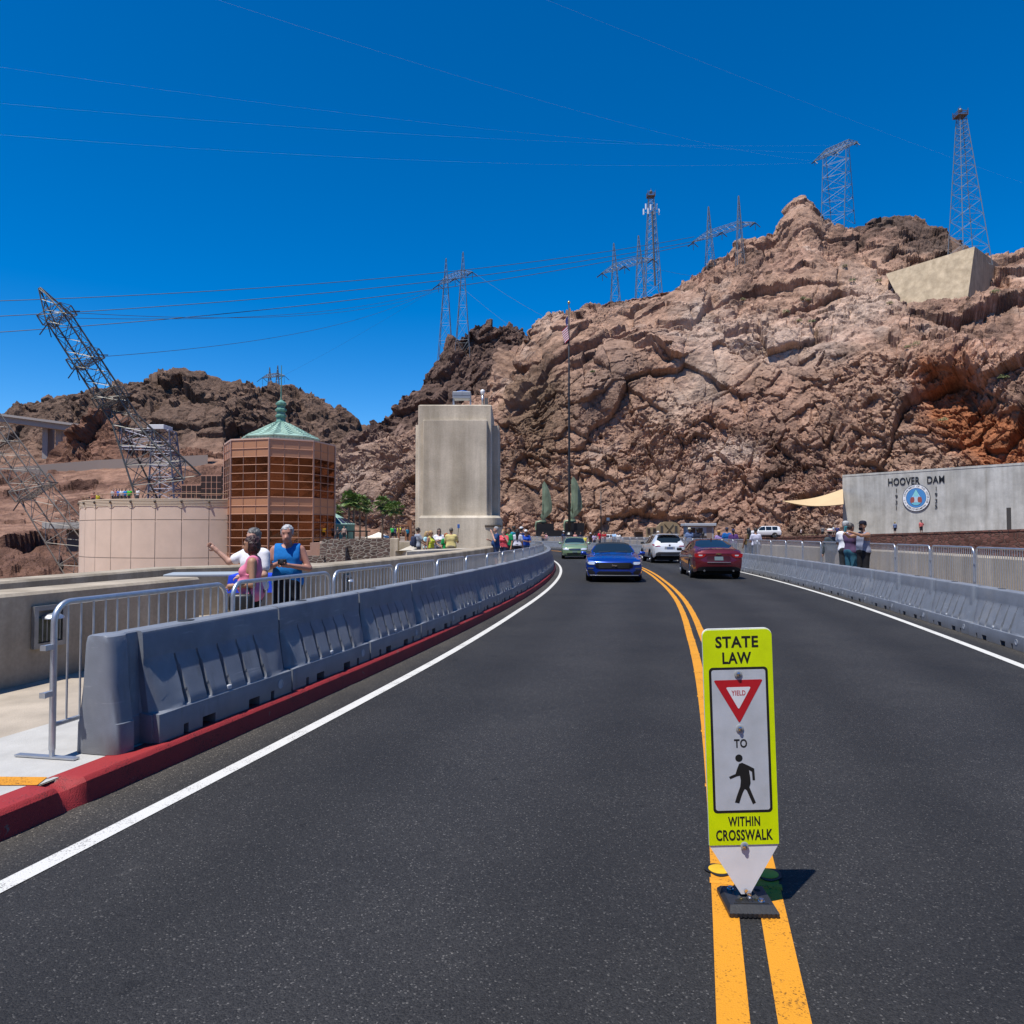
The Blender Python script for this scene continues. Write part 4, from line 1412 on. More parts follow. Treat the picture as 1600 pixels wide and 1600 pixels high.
# ---- visitor centre: drum
dr = empty('round_building', label='round beige panelled building with scalloped rim behind the parapet', cat='building')
DC = Vector((*pl(336, 95), 0)); DR = 14.9
dz1 = zz(779, 80.3)
seams = [zz(812, 80.3), zz(872, 80.3)]
BEIGE = mat('beige_panel', (0.72, 0.55, 0.425), 0.75, noise=0.07, nscale=0.5, bump=0.05)
BEIGE_D = mat('panel_joint', (0.40, 0.29, 0.22), 0.9)
mb = MB(); mb.lathe([(DR - 0.06, -14), (DR - 0.06, dz1 - 0.05)], 128, c=DC)
mb.build('core', BEIGE_D, dr, smooth=True)
rings_ = {}
NP = 34
off = 0.06
for k in range(NP):
    a0 = 2 * PI * k / NP + off; a1 = 2 * PI * (k + 1) / NP + off
    g_ = 0.03 / DR
    for z0, z1 in ((-14, seams[1] - 0.03), (seams[1] + 0.03, seams[0] - 0.03), (seams[0] + 0.03, dz1 - 0.8)):
        rows = [[(DC.x + DR * math.cos(t), DC.y + DR * math.sin(t), z) for t in np.linspace(a0 + g_, a1 - g_, 5)] for z in (z0, z1)]
        rings_.setdefault(z0, MB()).grid(rows)
for r_ in rings_.values(): r_.build('wall_panels', BEIGE, dr, smooth=True)
mb = MB()
prof = [(DR, dz1 - 0.8)]
for k in range(4):
    zk = dz1 - 0.78 + k * 0.16
    prof += [(DR + 0.04 + 0.02 * k, zk), (DR + 0.04 + 0.02 * k, zk + 0.10), (DR + 0.01, zk + 0.105), (DR + 0.01, zk + 0.155)]
prof += [(DR + 0.12, dz1 - 0.13), (DR + 0.12, dz1), (DR - 0.5, dz1 + 0.02), (DR - 0.6, dz1 - 0.4)]
mb.lathe(prof, 160, c=DC)
CREAM = mat('cream_trim', (0.68, 0.55, 0.40), 0.7)
for k in range(NP):
    a = 2 * PI * k / NP + off
    if math.sin(a) > 0.3: continue
    for j in range(4):
        rj = 0.16 + 0.13 * j
        pts = []
        for t in np.linspace(0, PI, 9):
            aa = a + rj * math.cos(t) / DR
            pts.append((DC.x + (DR + 0.02) * math.cos(aa), DC.y + (DR + 0.02) * math.sin(aa), dz1 - 0.42 - rj * math.sin(t)))
        mb.tube(pts, 0.03, 4)
mb.build('rim', CREAM, dr)
mb = MB(); mb.tube([(DC.x + (DR - 0.2) * math.cos(t), DC.y + (DR - 0.2) * math.sin(t), dz1 + 0.55) for t in np.linspace(PI, 2 * PI, 60)], 0.05, 5)
for t in np.linspace(PI, 2 * PI, 34):
    mb.tube([(DC.x + (DR - 0.2) * math.cos(t), DC.y + (DR - 0.2) * math.sin(t), dz1 - 0.05) , (DC.x + (DR - 0.2) * math.cos(t), DC.y + (DR - 0.2) * math.sin(t), dz1 + 0.55)], 0.03, 4)
mb.build('railing', mat('brown_rail', (0.32, 0.2, 0.12), 0.6), dr)
for k in range(NP):                          # rim lamps above the scallops
    a = 2 * PI * k / NP + off
    if math.sin(a) > -0.1: continue
    mb = MB(); mb.lathe([(0.0, -0.2), (0.1, -0.09), (0.13, 0), (0.1, 0.08), (0, 0.12)], 10, Matrix.Translation((DC.x + (DR + 0.18) * math.cos(a), DC.y + (DR + 0.18) * math.sin(a), dz1 - 0.3)))
    mb.build('rim_lamp', mat('dark_lamp', (0.1, 0.08, 0.06), 0.4), dr, smooth=True)
mb = MB(); mb.lathe([(DR - 0.5, dz1 - 0.5), (0.0, dz1 - 0.5)], 64, c=DC); mb.build('roof', mat('roof_deck', (0.4, 0.33, 0.26), 0.9), dr)

# copper-glass octagon
ct = empty('glass_tower', label='octagonal copper mirror glass tower with green copper roof and spire', cat='building')
OC = Vector((*pl(437, 84.5), 0)); OR = 6.05
A0 = math.pi + R(6.5)
ov = [Vector((OC.x + OR * math.cos(A0 + k * PI / 4), OC.y + OR * math.sin(A0 + k * PI / 4), 0)) for k in range(8)]
COPPER_F = mat('copper_mullion', (0.50, 0.285, 0.20), 0.45, 0.3)
COPPER_P = mat('copper_panel', (0.60, 0.30, 0.165), 0.3, 0.3, noise=0.05, nscale=0.3)
GLASS_C = mat('copper_mirror_glass', (0.36, 0.165, 0.09), 0.035, 1.0, bump=0.03, bscale=0.5, bdist=0.25)
zs = [zz(p_, 79) for p_ in (687, 700.5, 713.5, 726, 739, 751.5, 764, 776.5, 790, 803, 815.5, 828, 840.5, 853, 865, 878, 892)] + [-9]
solid = {0, 1, 7, 8, 14, 15, 16}
body = MB(); fr = MB()
for k in range(8):
    p, q_ = ov[k], ov[(k + 1) % 8]
    u = (q_ - p); Lf = u.length; u.normalize(); nrm = Vector((u.y, -u.x, 0))
    for i in range(len(zs) - 1):
        if i in solid:
            body.add([(p.x, p.y, zs[i + 1]), (q_.x, q_.y, zs[i + 1]), (q_.x, q_.y, zs[i]), (p.x, p.y, zs[i])], [(0, 1, 2, 3)])
    for b0, b1 in ((2, 7), (9, 14)):
        wmb = MB()
        for i in range(b0, b1):
            for c in range(3):
                a_, e_ = p + u * (Lf * c / 3), p + u * (Lf * (c + 1) / 3)
                j = [random.uniform(-0.006, 0.006) for _ in range(4)]   # each pane sits a little out of true
                wmb.add([(a_.x + nrm.x * j[0], a_.y + nrm.y * j[0], zs[i + 1]), (e_.x + nrm.x * j[1], e_.y + nrm.y * j[1], zs[i + 1]), (e_.x + nrm.x * j[2], e_.y + nrm.y * j[2], zs[i]), (a_.x + nrm.x * j[3], a_.y + nrm.y * j[3], zs[i])], [(0, 1, 2, 3)])
        wmb.build('window', GLASS_C, ct)
    for c in range(3):
        a_ = p + u * (Lf * c / 3) + nrm * 0.03
        r_ = 0.11 if c == 0 else 0.035
        fr.tube([(a_.x, a_.y, -9), (a_.x, a_.y, zs[0])], r_, 4)
    for z in zs[:-1]:
        a_ = p + nrm * 0.04; e_ = q_ + nrm * 0.04
        fr.tube([(a_.x, a_.y, z), (e_.x, e_.y, z)], 0.032, 4)
body.build('wall', COPPER_P, ct)
fr.build('mullions', COPPER_F, ct)
mb = MB(); oo = [(v.x + (v.x - OC.x) * 0.012, v.y + (v.y - OC.y) * 0.012) for v in ov]
mb.prism(oo, zs[0], zs[0] + 0.16)
mb.build('parapet', mat('pale_copper_trim', (0.62, 0.42, 0.33), 0.5), ct)
VERD = mat('verdigris', (0.13, 0.30, 0.235), 0.6, 0.1, noise=0.35, nscale=0.9, stretch=(1, 1, 0.3))
VERD_L = mat('pale_verdigris', (0.30, 0.46, 0.38), 0.6, 0.1, noise=0.2, nscale=1.2)
zr = zs[0] + 0.16
MR = Matrix.Translation((OC.x + 0.05, OC.y, zr)) @ Matrix.Rotation(A0, 4, 'Z')
mb = MB()
mb.lathe([(4.25, 0), (4.25, 0.5), (4.35, 0.5), (4.35, 0.62), (3.2, 1.15), (2.1, 1.75), (1.2, 2.2), (0.55, 2.5), (0.55, 2.62)], 8, MR)
for k in range(8):                           # standing seams in chevrons and hip ribs
    for j in range(9):
        a0 = 2 * PI * k / 8; a1 = 2 * PI * (k + 1) / 8
        def rp_(r, a, fr_):
            z = float(np.interp(r, [0.55, 1.2, 2.1, 3.2, 4.35], [2.5, 2.2, 1.75, 1.15, 0.62]))
            p0 = Vector((r * math.cos(a0), r * math.sin(a0), z)); p1 = Vector((r * math.cos(a1), r * math.sin(a1), z))
            return MR @ (p0.lerp(p1, fr_) + Vector((0, 0, 0.04)))
        r = 0.9 + j * 0.42
        if r < 4.2:
            mb.tube([rp_(min(4.3, r + 0.3), 0, 0.0), rp_(r - 0.25, 0, 0.25), rp_(min(4.3, r + 0.3), 0, 0.5), rp_(r - 0.25, 0, 0.75), rp_(min(4.3, r + 0.3), 0, 1.0)], 0.045, 4)
    for j in range(9):
        fa = j / 8
        p0 = Vector((4.27 * math.cos(a0), 4.27 * math.sin(a0), 0)).lerp(Vector((4.27 * math.cos(a1), 4.27 * math.sin(a1), 0)), fa)
        mb.tube([MR @ p0, MR @ (p0 + Vector((0, 0, 0.5)))], 0.05, 4)
rf = mb.build('roof', VERD_L, ct)
mb = MB()
mb.lathe([(0.6, 2.5), (0.5, 2.75), (0.5, 3.05), (0.62, 3.12), (0.62, 3.3), (0.48, 3.4), (0.48, 3.7), (0.64, 3.8), (0.64, 3.98), (0.46, 4.1), (0.46, 4.4), (0.6, 4.48), (0.6, 4.7), (0.4, 4.85), (0.12, 5.05), (0.0, 5.1)], 8, MR)
mb.build('finial', VERD, rf)
mb = MB(); mb.tube([MR @ Vector((0, 0, 5.0)), MR @ Vector((0, 0, 9.0))], [0.09, 0.04], 6); mb.build('spire', VERD, rf)

# dark glazed wing stepping down behind the drum
wg = empty('glazed_wing', label='dark glazed wing stepping down left of the copper tower', cat='building')
for px0, px1, py in ((283, 314, 757), (313, 346, 742), (345, 358, 727)):
    Y = 98.0
    x0, x1 = pl(px0, Y)[0], pl(px1, Y)[0] + 0.02
    z1 = zz(py, Y)
    mb = MB(); mb.box(((x0 + x1) / 2, Y + 2.5, (z1 + 0) / 2), (x1 - x0, 5, z1)); mb.build('wall', COPPER_F, wg)
    gm = MB()
    nc_ = max(2, round((x1 - x0) / 0.62)); nr_ = int((z1 - 3) / 0.85)
    for i in range(nc_):
        for j in range(nr_):
            xa = x0 + (x1 - x0) * (i + 0.07) / nc_; xb = x0 + (x1 - x0) * (i + 0.93) / nc_
            za = z1 - 0.1 - 0.85 * (j + 0.94); zb = z1 - 0.1 - 0.85 * (j + 0.06)
            gm.add([(xa, Y - 0.02, za), (xb, Y - 0.02, za), (xb, Y - 0.02, zb), (xa, Y - 0.02, zb)], [(0, 1, 2, 3)])
    gm.build('window', mat('dark_glass', (0.035, 0.028, 0.03), 0.06, 0, spec=0.7), wg)

# green-roofed pavilion behind
pv = empty('pavilion', label='small pavilion with verdigris walls and conical roof right of the copper tower', cat='building')
PC = Vector((*pl(516, 104), 0)); pzr = zz(819, 104)
mb = MB(); mb.lathe([(3.4, -6), (3.4, pzr - 0.05)], 10, c=PC); mb.build('wall', VERD, pv)
mb = MB(); mb.lathe([(3.5, pzr - 0.15), (3.5, pzr), (1.9, pzr + 0.85), (0, pzr + 1.9)], 10, c=PC); r_ = mb.build('roof', VERD_L, pv)
mb = MB()
for k in range(10):
    a = 2 * PI * k / 10
    for j in range(3):
        fa0, fa1 = (j + 0.12) / 3, (j + 0.88) / 3
        b0 = Vector((math.cos(a), math.sin(a), 0)); b1 = Vector((math.cos(a + PI / 5), math.sin(a + PI / 5), 0))
        def q__(r, f_, z): return PC + b0.lerp(b1, f_) * r + Vector((0, 0, z))
        mb.add([q__(3.35, fa0, pzr + 0.12), q__(3.35, fa1, pzr + 0.12), q__(2.0, fa1, pzr + 0.86), q__(2.0, fa0, pzr + 0.86)], [(0, 1, 2, 3)])
mb.build('skylight', mat('purple_glass', (0.035, 0.03, 0.06), 0.1, 0, spec=0.7), r_)
fr_t = empty('pergola', (pl(553, 98)[0], 98, 0), label='black flat-topped steel frame beside the green pavilion', cat='pergola')
zp = zz(830, 98)
mb = MB(); mb.box((0, 0, zp), (4.0, 2.0, 0.16)); mb.build('top', DSTEEL, fr_t)
for dx in (-1.9, -0.6, 0.2, 1.9):
    mb = MB(); mb.box((dx, -0.9, zp / 2 - 0.3), (0.14, 0.14, zp + 0.5)); mb.build('post', DSTEEL, fr_t)
tn = empty('umbrella_tent', (pl(592, 108)[0], 108, 0), label='low white tent top near the palms', cat='tent')
zp = zz(841, 108)
mb = MB(); mb.lathe([(2.0, zp), (2.0, zp + 0.12), (0.9, zp + 0.5), (0.1, zp + 0.85), (0, zp + 0.86)], 8); mb.build('canopy', mat('white_canvas', (0.78, 0.72, 0.62), 0.8), tn)
mb = MB(); mb.tube([(0, 0, -1), (0, 0, zp + 0.3)], 0.05, 6); mb.build('pole', GALV, tn)
gt = empty('timber_arbour', (pl(633, 88)[0], 88, 0), label='brown timber post frame close to the tower left edge', cat='arbour')
zp = zz(822, 88)
for dx in (-0.75, 0.1):
    mb = MB(); mb.box((dx, 0, zp / 2 - 1), (0.22, 0.22, zp + 2)); mb.build('post', mat('rust_timber', (0.27, 0.12, 0.06), 0.7, noise=0.2), gt)
mb = MB(); mb.box((-0.35, 0, zp + 0.08), (1.4, 0.3, 0.18)); mb.build('beam', MATS['rust_timber'], gt)
mb = MB(); mb.box((0.5, 0.3, (zz(813, 88)) / 2 - 1), (0.5, 0.4, zz(813, 88) + 2)); mb.build('pier', MATS['rust_timber'], gt)

# ---- memorial: black plinths, winged statues, flagpole
POL = mat('black_diorite', (0.012, 0.012, 0.014), 0.4, 0, spec=0.4)
pm = MB()
Ym = 148.0
def pbox(mb, px0, px1, py0, py1, Y, dep):
    x0, x1 = pl(px0, Y)[0], pl(px1, Y)[0]
    z1, z0 = zz(py0, Y), zz(py1, Y)
    mb.box(((x0 + x1) / 2, Y + dep / 2, (z0 + z1) / 2), (x1 - x0, dep, z1 - z0))
pbox(pm, 838, 912, 828.5, 846, Ym, 5)
pm_o = pm.build('memorial_base', POL)
tag(pm_o, 'long polished black stone base under the winged statues', 'monument base')
def statue(px, py_top, label):
    t = empty('winged_statue', label=label, cat='statue', group='winged bronze statues')
    x0 = pl(px, Ym)[0]
    s = (zz(py_top, Ym) - zz(828.5, Ym)) / 9.2
    zb = zz(828.5, Ym)
    T = Matrix.Translation((x0, Ym + 2, zb)) @ Matrix.Diagonal((s, s, s, 1))
    BRZ = mat('green_bronze', (0.20, 0.255, 0.165), 0.5, 0.25, noise=0.4, nscale=1.1, stretch=(1, 1, 0.4))
    mb = MB(); mb.box((0.6, 0, 0.62), (3.2, 2.6, 1.24), T); mb.build('plinth', POL, t)
    out = [(0.0, 2.4), (0.06, 4.4), (0.1, 6.5), (0.1, 8.6), (0.45, 9.2), (0.95, 8.5), (1.4, 7.4), (1.75, 6.0), (1.92, 4.6), (1.9, 3.7), (1.55, 3.1), (0.9, 2.5), (0.35, 2.05)]
    for dy, sx_ in ((-0.35, 1.0), (0.45, 0.96)):
        w = MB()
        n = len(out)
        cx, cz = 0.9, 5.0
        fr_ = [(x * sx_, dy - 0.05, z) for x, z in out]; bk = [(x * sx_, dy + 0.05, z) for x, z in out]
        mid_f = [((x * 0.45 + cx * 0.55) * sx_, dy - 0.19, z * 0.6 + cz * 0.4) for x, z in out]
        mid_b = [((x * 0.45 + cx * 0.55) * sx_, dy + 0.19, z * 0.6 + cz * 0.4) for x, z in out]
        w.add(fr_ + bk + mid_f + mid_b, [], None)
        fs = []
        for i in range(n):
            j = (i + 1) % n
            fs += [(i, j, n + j, n + i), (j, i, 2 * n + i, 2 * n + j), (n + i, n + j, 3 * n + j, 3 * n + i)]
        fs.append(tuple(range(2 * n, 3 * n))); fs.append(tuple(range(4 * n - 1, 3 * n - 1, -1)))
        w.f = fs; w.m = [0] * len(fs)
        w.v = [tuple(T @ Vector(v)) for v in w.v]
        for k in range(4):                   # long feather grooves
            x = 0.35 + 0.33 * k
            w.tube([T @ Vector((x * sx_, dy - 0.15, 3.0 + 0.2 * k)), T @ Vector((x * sx_ * 0.9, dy - 0.1, 8.2 - 0.75 * k))], 0.035 * s, 4)
        w.build('wing', BRZ, t, smooth=False)
    b = MB()
    b.tube([T @ Vector(p) for p in ((0.55, 0, 1.3), (0.45, 0, 1.7), (0.25, 0, 2.2), (0.2, 0, 2.75), (0.22, 0, 3.15), (0.22, 0, 3.35))], [0.42 * s, 0.4 * s, 0.36 * s, 0.46 * s, 0.3 * s, 0.14 * s], 10)
    b.lathe([(0.0, -0.28 * s), (0.17 * s, -0.2 * s), (0.22 * s, 0), (0.19 * s, 0.17 * s), (0.0, 0.28 * s)], 10, Matrix.Translation(T @ Vector((0.18, 0, 3.62))))
    for dy in (-0.28, 0.28):
        b.tube([T @ Vector(p) for p in ((0.5, dy * 0.7, 1.5), (-0.3, dy, 1.62), (-1.0, dy, 1.5), (-1.12, dy, 0.9), (-1.08, dy, 0.1), (-1.3, dy, 0.0))], [0.3 * s, 0.28 * s, 0.24 * s, 0.2 * s, 0.12 * s, 0.1 * s], 8)
        b.tube([T @ Vector(p) for p in ((0.22, dy * 1.4, 3.05), (0.16, dy * 1.6, 3.9), (0.2, dy * 1.3, 5.2), (0.22, dy * 1.2, 6.0))], [0.16 * s, 0.13 * s, 0.1 * s, 0.08 * s], 7)
    b.build('figure', BRZ, t, smooth=True)
statue(847.2, 751, 'green bronze winged statue nearer the tower')
statue(893.2, 743.5, 'green bronze winged statue just right of the flagpole')

fpole = empty('flagpole', (*pl(889.6, 147), 0), label='very tall dark flagpole with gilded ball before the cliff', cat='flagpole')
ztop = zz(474, 147)
mb = MB(); mb.tube([(0, 0, 0.5), (0, 0, 12), (0, 0, 30), (0, 0, ztop)], [0.27, 0.24, 0.18, 0.11], 10); mb.build('pole', DSTEEL, fpole, smooth=True)
mb = MB(); mb.lathe([(0.0, -0.3), (0.2, -0.2), (0.28, 0), (0.2, 0.2), (0.0, 0.3)], 12, Matrix.Translation((0, 0, ztop + 0.2))); mb.build('ball', mat('gilding', (0.75, 0.5, 0.15), 0.3, 0.9), fpole, smooth=True)
mb = MB(); mb.lathe([(0.9, 0.5), (0.9, 1.6), (0.6, 2.0), (0.3, 2.2)], 12); mb.build('base', POL, fpole)
# limp flag: every face coloured by its place on the cloth
fl = MB()
zf = zz(494, 147)
NU, NV = 26, 26
rows = []
for j in range(NV + 1):
    v = j / NV
    r_ = []
    for i in range(NU + 1):
        u = i / NU
        fold = 0.34 * math.sin(u * 11 + v * 1.2) * u ** 0.5
        x = -0.2 - 1.35 * u ** 0.8 * (0.6 + 0.4 * math.sin(u * 7.0 + v * 1.5)) + 0.8 * u * v
        y = -0.3 - fold
        z = zf - v * 3.0 - u * 2.9 + 0.1 * math.sin(u * 9)
        r_.append((x, y, z))
    rows.append(r_)
fl.grid(rows)
fl.m = [(2 if (i / NU < 0.4 and j / NV < 7 / 13) else (int(j / NV * 13) % 2)) for j in range(NV) for i in range(NU)]
flag = fl.build('flag', [mat('flag_red', (0.40, 0.012, 0.025), 0.7), mat('flag_white', (0.75, 0.75, 0.78), 0.7), mat('flag_blue', (0.025, 0.04, 0.17), 0.7)], None, smooth=True)
flag.location = fpole.location
tag(flag, 'striped red, white and blue flag hanging limp on the tall pole', 'flag')

# ---- small buildings and posts on the plaza
bt = empty('guard_booth', (*pl(1091, 112), 0), label='grey guard booth with flat pale roof on the plaza', cat='booth')
zb1 = zz(822, 112)
mb = MB(); mb.box((0, 0, (zb1 + 0.6) / 2), (3.9, 2.4, zb1 - 0.6)); mb.build('wall', mat('booth_grey', (0.36, 0.37, 0.38), 0.6), bt)
mb = MB(); mb.bbox((0, 0, zb1 + 0.2), (4.6, 3.1, 0.4), 0.05); mb.build('roof', mat('booth_roof', (0.5, 0.53, 0.55), 0.5, 0.3), bt)
for dx, w_ in ((-1.2, 0.9), (-0.1, 0.9)):
    mb = MB(); mb.box((dx, -1.21, zb1 - 0.75), (w_, 0.04, 0.9)); mb.build('window', mat('dark_glass', (0, 0, 0)), bt)
mb = MB(); mb.box((1.3, -1.21, zb1 - 1.05), (0.8, 0.04, 1.8)); mb.build('door', mat('booth_door', (0.27, 0.2, 0.16), 0.6), bt)
pt = empty('stone_portal', (*pl(1045, 152), 0), label='tan stone doorway with crossed panel set into the cliff foot', cat='portal')
zt1 = zz(815, 152)
TANS = mat('tan_stone', (0.27, 0.2, 0.115), 0.9, noise=0.2, nscale=0.8)
mb = MB(); mb.prism([(-2.2, 0.4), (2.2, 0.4), (2.2, zt1 - 0.9), (1.5, zt1 - 0.2), (0.6, zt1), (-0.6, zt1), (-1.5, zt1 - 0.2), (-2.2, zt1 - 0.9)], 0, 1.5, Matrix(((1, 0, 0, 0), (0, 0, 1, 0), (0, 1, 0, 0), (0, 0, 0, 1)))); mb.build('wall', TANS, pt)
mb = MB()
for a_, b__ in (((-0.9, 1.6), (0.9, zt1 - 0.5)), ((0.9, 1.6), (-0.9, zt1 - 0.5))):
    mb.tube([(a_[0], -0.06, a_[1]), (b__[0], -0.06, b__[1])], 0.09, 4)
mb.build('cross_bracing', mat('dark_bronze', (0.09, 0.07, 0.04), 0.5), pt)
for dx in (-1.45, 1.45):
    mb = MB(); mb.box((dx, -0.03, zt1 / 2 + 0.4), (0.5, 0.08, 1.7)); mb.build('door', mat('dark_doorway', (0, 0, 0)), pt)
kb = empty('display_board', (*pl(1018.5, 150), 0), label='low tan notice stand with two dark panels by the cliff', cat='notice stand')
mb = MB(); pbox(mb, 1010, 1027, 824, 842, 150, 0.5); o_ = mb.build('board', TANS, kb); o_.location = -kb.location
for px in (1013.6, 1022.6):
    mb = MB(); pbox(mb, px - 2.2, px + 2.2, 825.5, 834, 149.9, 0.2); o_ = mb.build('panel', mat('dark_glass', (0, 0, 0)), kb); o_.location = -kb.location
kb = empty('brown_shelter', (*pl(998, 150), 0), label='little brown open shelter left of the notice stand', cat='shelter')
mb = MB(); pbox(mb, 991.5, 1005, 829.5, 831, 150, 2.2); o_ = mb.build('roof', mat('brown_wood', (0.2, 0.12, 0.08), 0.7), kb); o_.location = -kb.location
mb = MB(); pbox(mb, 992, 1004.5, 831, 842, 151, 1.0); o_ = mb.build('wall', mat('shade_wood', (0.11, 0.07, 0.05), 0.7), kb); o_.location = -kb.location
def lamp_post(px, Y, py_top, label):
    t = empty('lamp_post', (*pl(px, Y), 0), label=label, cat='lamp post')
    zt2 = zz(py_top, Y)
    mb = MB(); mb.tube([(0, 0, 0.5), (0, 0, zt2)], [0.13, 0.08], 8); mb.tube([(0, 0, zt2), (0.35, 0, zt2 + 0.25), (0.95, 0, zt2 + 0.3)], 0.06, 6); mb.build('post', DSTEEL, t, smooth=True)
    mb = MB(); mb.bbox((1.0, 0, zt2 + 0.26), (0.5, 0.24, 0.12), 0.03); mb.build('lamp_head', DSTEEL, t)
lamp_post(939, 144, 767, 'slim dark lamp post between flagpole and red shirted visitors')
t = empty('post_sign', (*pl(950, 140), 0), label='small blue sign on two thin posts by the cliff', cat='sign')
zt2 = zz(809, 140)
for dx in (-0.18, 0.18):
    mb = MB(); mb.tube([(dx, 0, 0.5), (dx, 0, zt2)], 0.05, 6); mb.build('post', DSTEEL, t)
mb = MB(); mb.box((0, -0.07, zt2 - 0.25), (0.55, 0.05, 0.55)); mb.build('panel', mat('faded_blue_sign', (0.1, 0.16, 0.25), 0.5), t)
t = empty('bench', (*pl(1263, 122), 1.1), label='pale timber bench under the shade sail', cat='bench')
mb = MB(); mb.box((0, 0, 0.55), (2.4, 0.5, 0.08)); mb.build('seat', mat('pale_timber', (0.34, 0.25, 0.14), 0.7), t)
for dx in (-0.9, 0.9):
    mb = MB(); mb.box((dx, 0, 0.25), (0.12, 0.5, 0.5)); mb.build('leg', MATS['pale_timber'], t)

# concrete bunker high on the cliff
bk_f = [P(1384, 428, 202), P(1523, 385, 192), P(1506, 510, 182), P(1425, 506, 190)]
bk_b = [P(1392, 428, 222), P(1562, 414, 212), P(1548, 500, 206), P(1455, 486, 214)]
mb = MB()
mb.add(bk_f + bk_b, [(3, 2, 1, 0), (4, 5, 6, 7), (0, 1, 5, 4), (1, 2, 6, 5), (2, 3, 7, 6), (3, 0, 4, 7)])
tag(mb.build('bunker_wall', C_BUFF), 'buff board-marked concrete wall high on the cliff', 'wall')

# viaduct far left
va = empty('road_viaduct', label='far concrete viaduct on slab piers at the left edge', cat='bridge')
VI = mat('viaduct_concrete', (0.30, 0.27, 0.25), 0.9, noise=0.1)
mb = MB()
a_, b__ = P(-140, 628, 350), P(134, 664, 318)
dv_ = Vector((0, 7, 0))
def beam(a, b, h0, h1, y0, y1):
    mb.add([a + Vector((0, y0, h0)), b + Vector((0, y0, h0)), b + Vector((0, y1, h0)), a + Vector((0, y1, h0)), a + Vector((0, y0, h1)), b + Vector((0, y0, h1)), b + Vector((0, y1, h1)), a + Vector((0, y1, h1))], [(3, 2, 1, 0), (4, 5, 6, 7), (0, 1, 5, 4), (1, 2, 6, 5), (2, 3, 7, 6), (3, 0, 4, 7)])
beam(a_, b__, -1.0, 0.0, -1.2, 9); beam(a_, b__, -3.4, -1.02, 0.5, 8)
mb.build('deck', VI, va)
for px in (67, 88):
    Y = 330
    x0 = pl(px, Y)[0]
    mb = MB(); mb.box((x0, Y + 3, zz(692, Y)), (2.4, 5, 14)); mb.build('pier', VI, va)
# terrace road with a few parked cars
tr = MB()
pts0 = [P(-80, 742, 262), P(30, 735, 264), P(160, 724, 266), P(330, 716, 266)]
rows = [[p + Vector((0, -3, 0.9)), p + Vector((0, 4, 1.0)), ] for p in pts0]
tr.grid(rows, flip=True)
tr.grid([[p + Vector((0, -3, -4)), p + Vector((0, -3, 0.9))] for p in pts0], flip=True)
tag(tr.build('terrace_road', mat('pale_road', (0.3, 0.24, 0.2), 0.9)), kind='structure')
# parking deck below the leaning towers
pd = empty('parking_deck', label='pale concrete parking deck edge behind the leaning lattice legs', cat='deck')
mb = MB(); x0, x1 = pl(66, 108)[0], pl(140, 108)[0]
mb.box(((x0 + x1) / 2, 112, zz(821, 108)), (x1 - x0, 8, 0.9)); mb.build('deck', C_GREY, pd)
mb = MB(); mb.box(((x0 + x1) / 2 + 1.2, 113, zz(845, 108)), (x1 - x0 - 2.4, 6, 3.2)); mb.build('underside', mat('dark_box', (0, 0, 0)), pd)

# ================================================================ lattice towers and lines
STEEL = mat('lattice_steel', (0.15, 0.17, 0.195), 0.6, 0.2)
STEEL_D = mat('dark_lattice', (0.12, 0.12, 0.11), 0.5, 0.5, noise=0.3, nscale=1.5)
STEEL_P = mat('violet_lattice', (0.17, 0.165, 0.21), 0.6, 0.3)
INSUL = mat('insulator_brown', (0.025, 0.018, 0.018), 0.35)

def lattice(mb, b, t, n, rl, rb, xbrace=True, geo=1.0):
    """four legs from corners b to corners t with n braced panels"""
    b = [Vector(v) for v in b]; t = [Vector(v) for v in t]
    w = [geo ** k for k in range(n)]
    S = sum(w); cum = [sum(w[:k]) / S for k in range(n + 1)]
    lv = [[b[i].lerp(t[i], c) for i in range(4)] for c in cum]
    for i in range(4):
        mb.tube([b[i], t[i]], [rl, rl * 0.8], 4)
    for k in range(n):
        for i in range(4):
            j = (i + 1) % 4
            mb.tube([lv[k][i], lv[k + 1][j]], rb, 3, False)
            if xbrace: mb.tube([lv[k][j], lv[k + 1][i]], rb, 3, False)
            mb.tube([lv[k + 1][i], lv[k + 1][j]], rb, 3, False)

def square(c, w, d=None):
    d = d or w
    return [c + Vector((-w, -d, 0)), c + Vector((w, -d, 0)), c + Vector((w, d, 0)), c + Vector((-w, d, 0))]

def mast(mb, xl, xr, pyb, ax, ay, Y, n, rl, rb):
    base = P((xl + xr) / 2, pyb, Y); w = (xr - xl) / 2 * Y / F * 0.82
    base.z -= 5
    top = P(ax, ay, Y)
    lattice(mb, square(base, w), square(top, 0.12), n, rl, rb, True, 0.84)

def insulators(par, px, py, Y, s=1.0):
    for dx, dy, r in ((-8.5, 6.5, 0.2), (0.3, 12, 0.1), (8, 7, 0.16)):
        mb = MB()
        a, b = P(px, py, Y), P(px + dx * s, py + dy * s, Y)
        n = 9
        pts = [a.lerp(b, k / (2 * n)) for k in range(2 * n + 1)]
        mb.tube(pts, [r * (1.0 if k % 2 else 0.7) for k in range(2 * n + 1)], 6)
        mb.build('insulator', INSUL, par)

